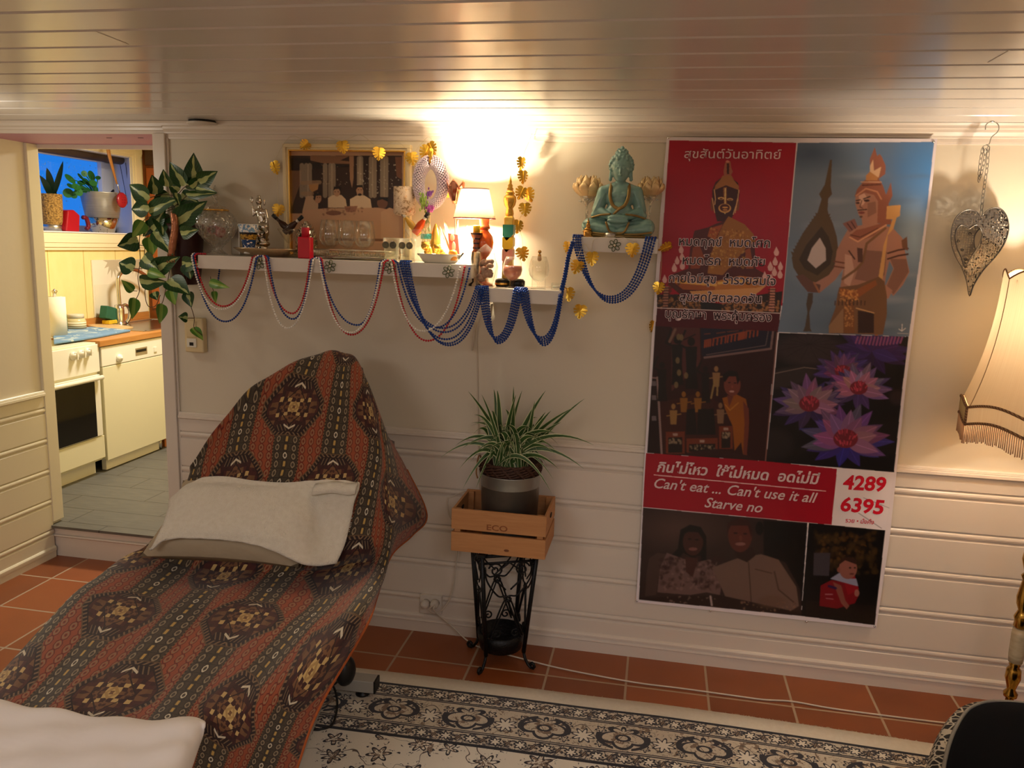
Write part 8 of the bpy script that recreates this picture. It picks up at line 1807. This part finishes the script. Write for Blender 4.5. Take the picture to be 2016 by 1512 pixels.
mb = MB(); mb.tube([P(935, 634, -.016), P(930, 690, -.016)], .006, 8, flat=.6); mb.build('cable_clip', M_cab, t)
# ================================================================= heart lantern on its hook
HYY = -0.075
def hq(x, y, Y=HYY): return P(1780+x/3.78, 220+y/3.78, Y)
c = hq(480, 1370); t = thing('heart_lantern', 'pierced metal heart hanging on a chain right of the banner', 'heart ornament', c)
M_tin = pbr('dark_tin', rgb(112, 108, 104), 0.35, 0.85, fn=vary(rgb(112, 108, 104), 40, 0.3))
def f_hole():
    v = coord('Object'); x, y, z = sep(v); return emax(1.0-band(voro(comb(x, 0.0, z), 125, rnd=0.45), 0.0, 0.40), 0.0)
M_pierced = pbr('pierced_tin', rgb(136, 130, 124), 0.3, 0.85, fn=vary(rgb(136, 130, 124), 40, 0.3), alpha=f_hole)
OUT = cr([(572, 778), (540, 745), (490, 728), (430, 745), (378, 800), (352, 890), (355, 990), (385, 1080), (430, 1160), (465, 1260), (487, 1372), (520, 1290), (590, 1180), (680, 1080), (745, 985), (778, 880), (768, 790), (730, 730), (680, 712), (625, 730), (588, 765)], 4)
INN = cr([(572, 868), (545, 842), (515, 850), (485, 870), (455, 850), (420, 845), (390, 880), (382, 940), (395, 1010), (425, 1080), (455, 1160), (480, 1110), (530, 1035), (560, 985), (583, 920)], 4)
HOL = cr([(580, 866), (555, 880), (530, 915), (520, 965), (533, 1022), (560, 985), (580, 935), (586, 895)], 4)
def ringface(mb, A_, B_, YA, YB, mi):
    n = len(B_); a = [hq(*p_, YA) for p_ in A_]; b = [hq(*p_, YB) for p_ in B_]; m_ = 120
    def rs(L): 
        d_ = np.array([tuple(v_) for v_ in L]+[tuple(L[0])]); s_ = np.r_[0, np.cumsum(np.linalg.norm(np.diff(d_, axis=0), axis=1))]; u = np.linspace(0, s_[-1], m_+1)[:-1]; return [Vector((np.interp(q_, s_, d_[:, 0]), np.interp(q_, s_, d_[:, 1]), np.interp(q_, s_, d_[:, 2]))) for q_ in u]
    mb.grid(list(zip(*[rs(a), rs(b)])) and [rs(a), rs(b)], mi, False, closed=True)
mb = MB(); ringface(mb, OUT, OUT, HYY-.020, HYY+.016, 0); mb.tube([hq(*p_, HYY-.020) for p_ in OUT], .0018, 5, closed=True); mb.tube([hq(*p_, HYY+.016) for p_ in OUT], .0018, 5, closed=True); mb.build('rim', M_tin, t, fix=False)
OUTc = [tuple(p_) for p_ in OUT[:-1]]; 
def face(name, Y, outer, hole, mats, mi=0):
    bm_ = bmesh.new(); es = []
    for L in (outer, hole):
        vs = [bm_.verts.new(hq(*p_, Y)-c) for p_ in L]; es += [bm_.edges.new((vs[i], vs[(i+1) % len(vs)])) for i in range(len(vs))]
    bmesh.ops.triangle_fill(bm_, use_beauty=True, edges=es); me = bpy.data.meshes.new(name); bm_.to_mesh(me); bm_.free(); me.materials.append(mats); o = bpy.data.objects.new(name, me); COL.objects.link(o); o.parent = t; return o
INNc = [tuple(p_) for p_ in INN[:-1]]; HOLc = [tuple(p_) for p_ in HOL]
face('front_panel', HYY-.018, [tuple(p_) for p_ in OUT], [tuple(p_) for p_ in INN], M_pierced)
face('back_panel', HYY+.014, [tuple(p_) for p_ in OUT], HOLc, M_pierced)
mb = MB(); mb.tube([hq(*p_, HYY-.019) for p_ in INN], .0022, 5, closed=True); mb.tube([hq(*p_, HYY+.013) for p_ in HOL], .0016, 5, closed=True); mb.build('inner_rim', M_tin, t)
for (x, y) in ((490, 908), (403, 962), (432, 1028), (458, 1100), (672, 992), (624, 1066), (578, 1136), (733, 915), (596, 935), (660, 852)):
    mb = MB(); mb.lathe(hq(x, y, HYY+(.0125 if x > 480 and y > 880 or x < 480 else -.0185)), [(.0048, 0), (.0048, .0012), (0, .0014)], 14, M=RX); mb.build('stud', M_tin, t)
def chain(name, pts, n):
    L = cr(pts, 12); L = [Vector(p_) for p_ in L]; mb = MB(); tot = len(L)-1
    for i in range(n):
        a, b = L[int(tot*i/n)], L[int(tot*(i+1)/n)]; d_ = b-a; ln = d_.length*.66; ax = d_.normalized(); m_ = (a+b)/2; sd = ax.cross(Vector((0, 1, 0))).normalized() if i % 2 == 0 else ax.cross(Vector((1, .8, 0))).normalized()
        mb.tube([m_+ax*(ln*math.cos(u))+sd*(.0042*math.sin(u)) for u in [6.283*q_/12 for q_ in range(12)]], .0009, 5, closed=True)
    mb.build(name, M_tin, t)
chain('chain', [hq(628, 262), hq(618, 400), hq(600, 530), hq(585, 640), hq(572, 778)], 13)
chain('spare_chain', [hq(585, 270), hq(565, 390), hq(556, 520)], 6); chain('spare_chain', [hq(606, 280), hq(590, 400), hq(560, 500)], 6)
mb = MB(); mb.tube(cr([hq(605, 135), hq(608, 100), hq(640, 76), hq(690, 85), hq(706, 120), hq(690, 155), hq(650, 190), hq(632, 240), hq(615, 245)], 6), .0016, 6); mb.tube(cr([hq(612, 245), hq(585, 262), hq(592, 290), hq(606, 296), hq(628, 285), hq(636, 262), hq(616, 245)], 5), .0016, 6); mb.build('hook', M_steel, t)
q_ = hq(655, 78); mb = MB(); mb.tube([Vector((q_.x, HYY, q_.z+.004)), Vector((q_.x, HYY, H-.0005))], .0016, 6); mb.lathe((q_.x, HYY, H), [(.007, -.003), (.006, 0)], 10); mb.build('ceiling_eye', M_steel, t)

# ================================================================= fringed floor lamp
LX, LY = 1.245, -0.35
t = thing('floor_lamp', 'lit brass and onyx floor lamp with fringed cream shade at right edge', 'lamp', (LX, LY, 0))
zB = P(1903, 795, LY).z-.005; zT = P(1978, 548, LY).z; rB = 0.259; NP = 8
M_sh = clothmat('cream_silk', rgb(232, 206, 166), 0.11, fn=lambda: emix(noise(comb(*(lambda s: (eatan2(s[1], s[0])*6.0, 0.0, s[2]*0.4))(sep(coord('Object')))), 8, 3), rgb(226, 196, 152), rgb(240, 218, 180)))
M_braid = pbr('brown_braid', rough=0.8, fn=lambda: emix(esin(sep(coord('Object'))[2]*700.0+eatan2(sep(coord('Object'))[1], sep(coord('Object'))[0])*160.0) > 0.0, rgb(110, 76, 48), rgb(158, 118, 80)))
def sharc(s_): return 0.190+(rB-0.190)*(0.15*s_+0.85*s_**2.3)
def scal(a, amp): u = (a*NP/(2*math.pi)) % 1.0; return amp*math.sin(math.pi*u)
A0 = math.radians(188)
def shp(a, s_, amp0=.028, amp1=.020):
    u = (a*NP/(2*math.pi)) % 1.0; flat = 1-.045*math.sin(math.pi*u)
    z = zT+(zB-zT)*s_+scal(a, amp0)*(1-s_)+scal(a, amp1)*s_; r = sharc(s_)*flat
    return Vector((LX+r*math.cos(a+A0), LY+r*math.sin(a+A0), z))
NA = 128; AA = [2*math.pi*i/NA for i in range(NA)]
mb = MB(); mb.grid([[shp(a, s_/14) for a in AA] for s_ in range(15)], closed=True); sh = mb.build('shade', M_sh, t, fix=False)
def skirt(a, z, r=1.0): q_ = shp(a, 1.0); return Vector((LX+(q_.x-LX)*r, LY+(q_.y-LY)*r, q_.z-z))
mb = MB(); mb.grid([[skirt(a, d_*.055/4, 1.02) for a in AA] for d_ in range(5)], closed=True); mb.build('skirt', M_sh, sh, fix=False)
mb = MB()
for i in range(NA*2):
    a = 2*math.pi*i/(NA*2)
    if int(a*NP/(2*math.pi)) % 2 == 1: mb.tube([skirt(a, .002, 1.027), skirt(a, .053, 1.027)], .0016, 4)
mb.build('pleats', pbr('pleated_silk', rgb(214, 186, 130), 0.7, fn=vary(rgb(214, 186, 130), 20, 0.1)), sh)
mb = MB()
for f_ in (lambda a: skirt(a, 0, 1.03), lambda a: skirt(a, .055, 1.03)): mb.tube([f_(a) for a in AA], .0045, 6, closed=True)
for i in range(NP): mb.tube([skirt(2*math.pi*i/NP, d_, 1.03) for d_ in (0, .028, .055)], .004, 6)
mb.build('braid', M_braid, sh)
mb = MB(); mb.tube([shp(a, 0) for a in AA], .0028, 6, closed=True); mb.build('top_braid', M_braid, sh)
mb = MB()
for i in range(NP): mb.tube([shp(2*math.pi*i/NP, s_/10) for s_ in range(11)], .0018, 5)
mb.build('seams', pbr('seam_thread', rgb(176, 140, 100), 0.8), sh)
mb = MB(); rnd = random.Random(3)
for i in range(250):
    a = 2*math.pi*i/250; mb.tube([skirt(a, .057, 1.028), skirt(a+rnd.uniform(-.004, .004), .117+rnd.uniform(-.004, .004), 1.03)], .0018, 4)
o = mb.build('fringe', pbr('peach_fringe', rough=0.6, fn=lambda: emix(noise(comb(*(lambda s: (eatan2(s[1], s[0])*30.0, 0.0, 0.0))(sep(coord('Object')))), 5, 1), rgb(206, 150, 104), rgb(236, 200, 160))), sh); o['kind'] = 'stuff'
M_onyx = pbr('cream_onyx', rough=0.25, fn=lambda: emix(noise(comb(*(lambda s: (s[0], s[1], s[2]*4))(sep(coord('Object')))), 12, 4, .6, 1.5), rgb(150, 132, 104), rgb(216, 200, 166)))
def zp(y): return P(2000, y, LY).z
mb = MB(); z = [(.012, zp(1375)), (.020, zp(1372)), (.022, zp(1365)), (.013, zp(1358)), (.016, zp(1350)), (.024, zp(1335)), (.022, zp(1318)), (.014, zp(1312)), (.018, zp(1308)), (.012, zp(1304))]
mb.lathe((LX, LY, 0), [(.13, .0), (.13, .015), (.10, .03), (.03, .045), (.014, .06), (.014, z[0][1]-.03)]+z+[(.012, zp(1303))], 28)
mb.lathe((LX, LY, 0), [(.014, zp(1236)), (.022, zp(1232)), (.020, zp(1222)), (.024, zp(1214)), (.018, zp(1206)), (.014, zp(1200)), (.022, zp(1188)), (.024, zp(1174)), (.014, zp(1140)), (.020, zp(1132)), (.012, zp(1126)), (.024, zp(1100)), (.02, zp(1080)), (.011, zp(1060)), (.011, 1.30)], 28); mb.build('brass_stem', pbr('stem_brass', rgb(190, 146, 66), 0.2, 1.0, fn=vary(rgb(190, 146, 66), 14, 0.1)), t)
mb = MB(); mb.lathe((LX, LY, 0), [(.021, zp(1303)), (.023, zp(1290)), (.023, zp(1250)), (.021, zp(1237))], 24); mb.build('onyx_sleeve', M_onyx, t)
mb = MB(); mb.tube([(LX, LY, 1.29), (LX, LY, 1.415)], .017, 12); mb.build('bulb_socket', M_white, t)
mb = MB(); mb.ball((LX, LY, 1.435), .022, 14, 10); mb.build('bulb', pbr('lit_bulb_white', (1, .9, .75, 1), .5, emit=(1.0, .80, .58, 1), estr=10), t)
mb = MB()
for i in range(4): a = i*math.pi/2+.3; mb.tube([(LX, LY, 1.32), (LX+.07*math.cos(a), LY+.07*math.sin(a), 1.50), tuple(shp(a-A0, .02)-Vector((0, 0, .012)))], .0015, 5)
mb.build('shade_carrier', M_steel, t)
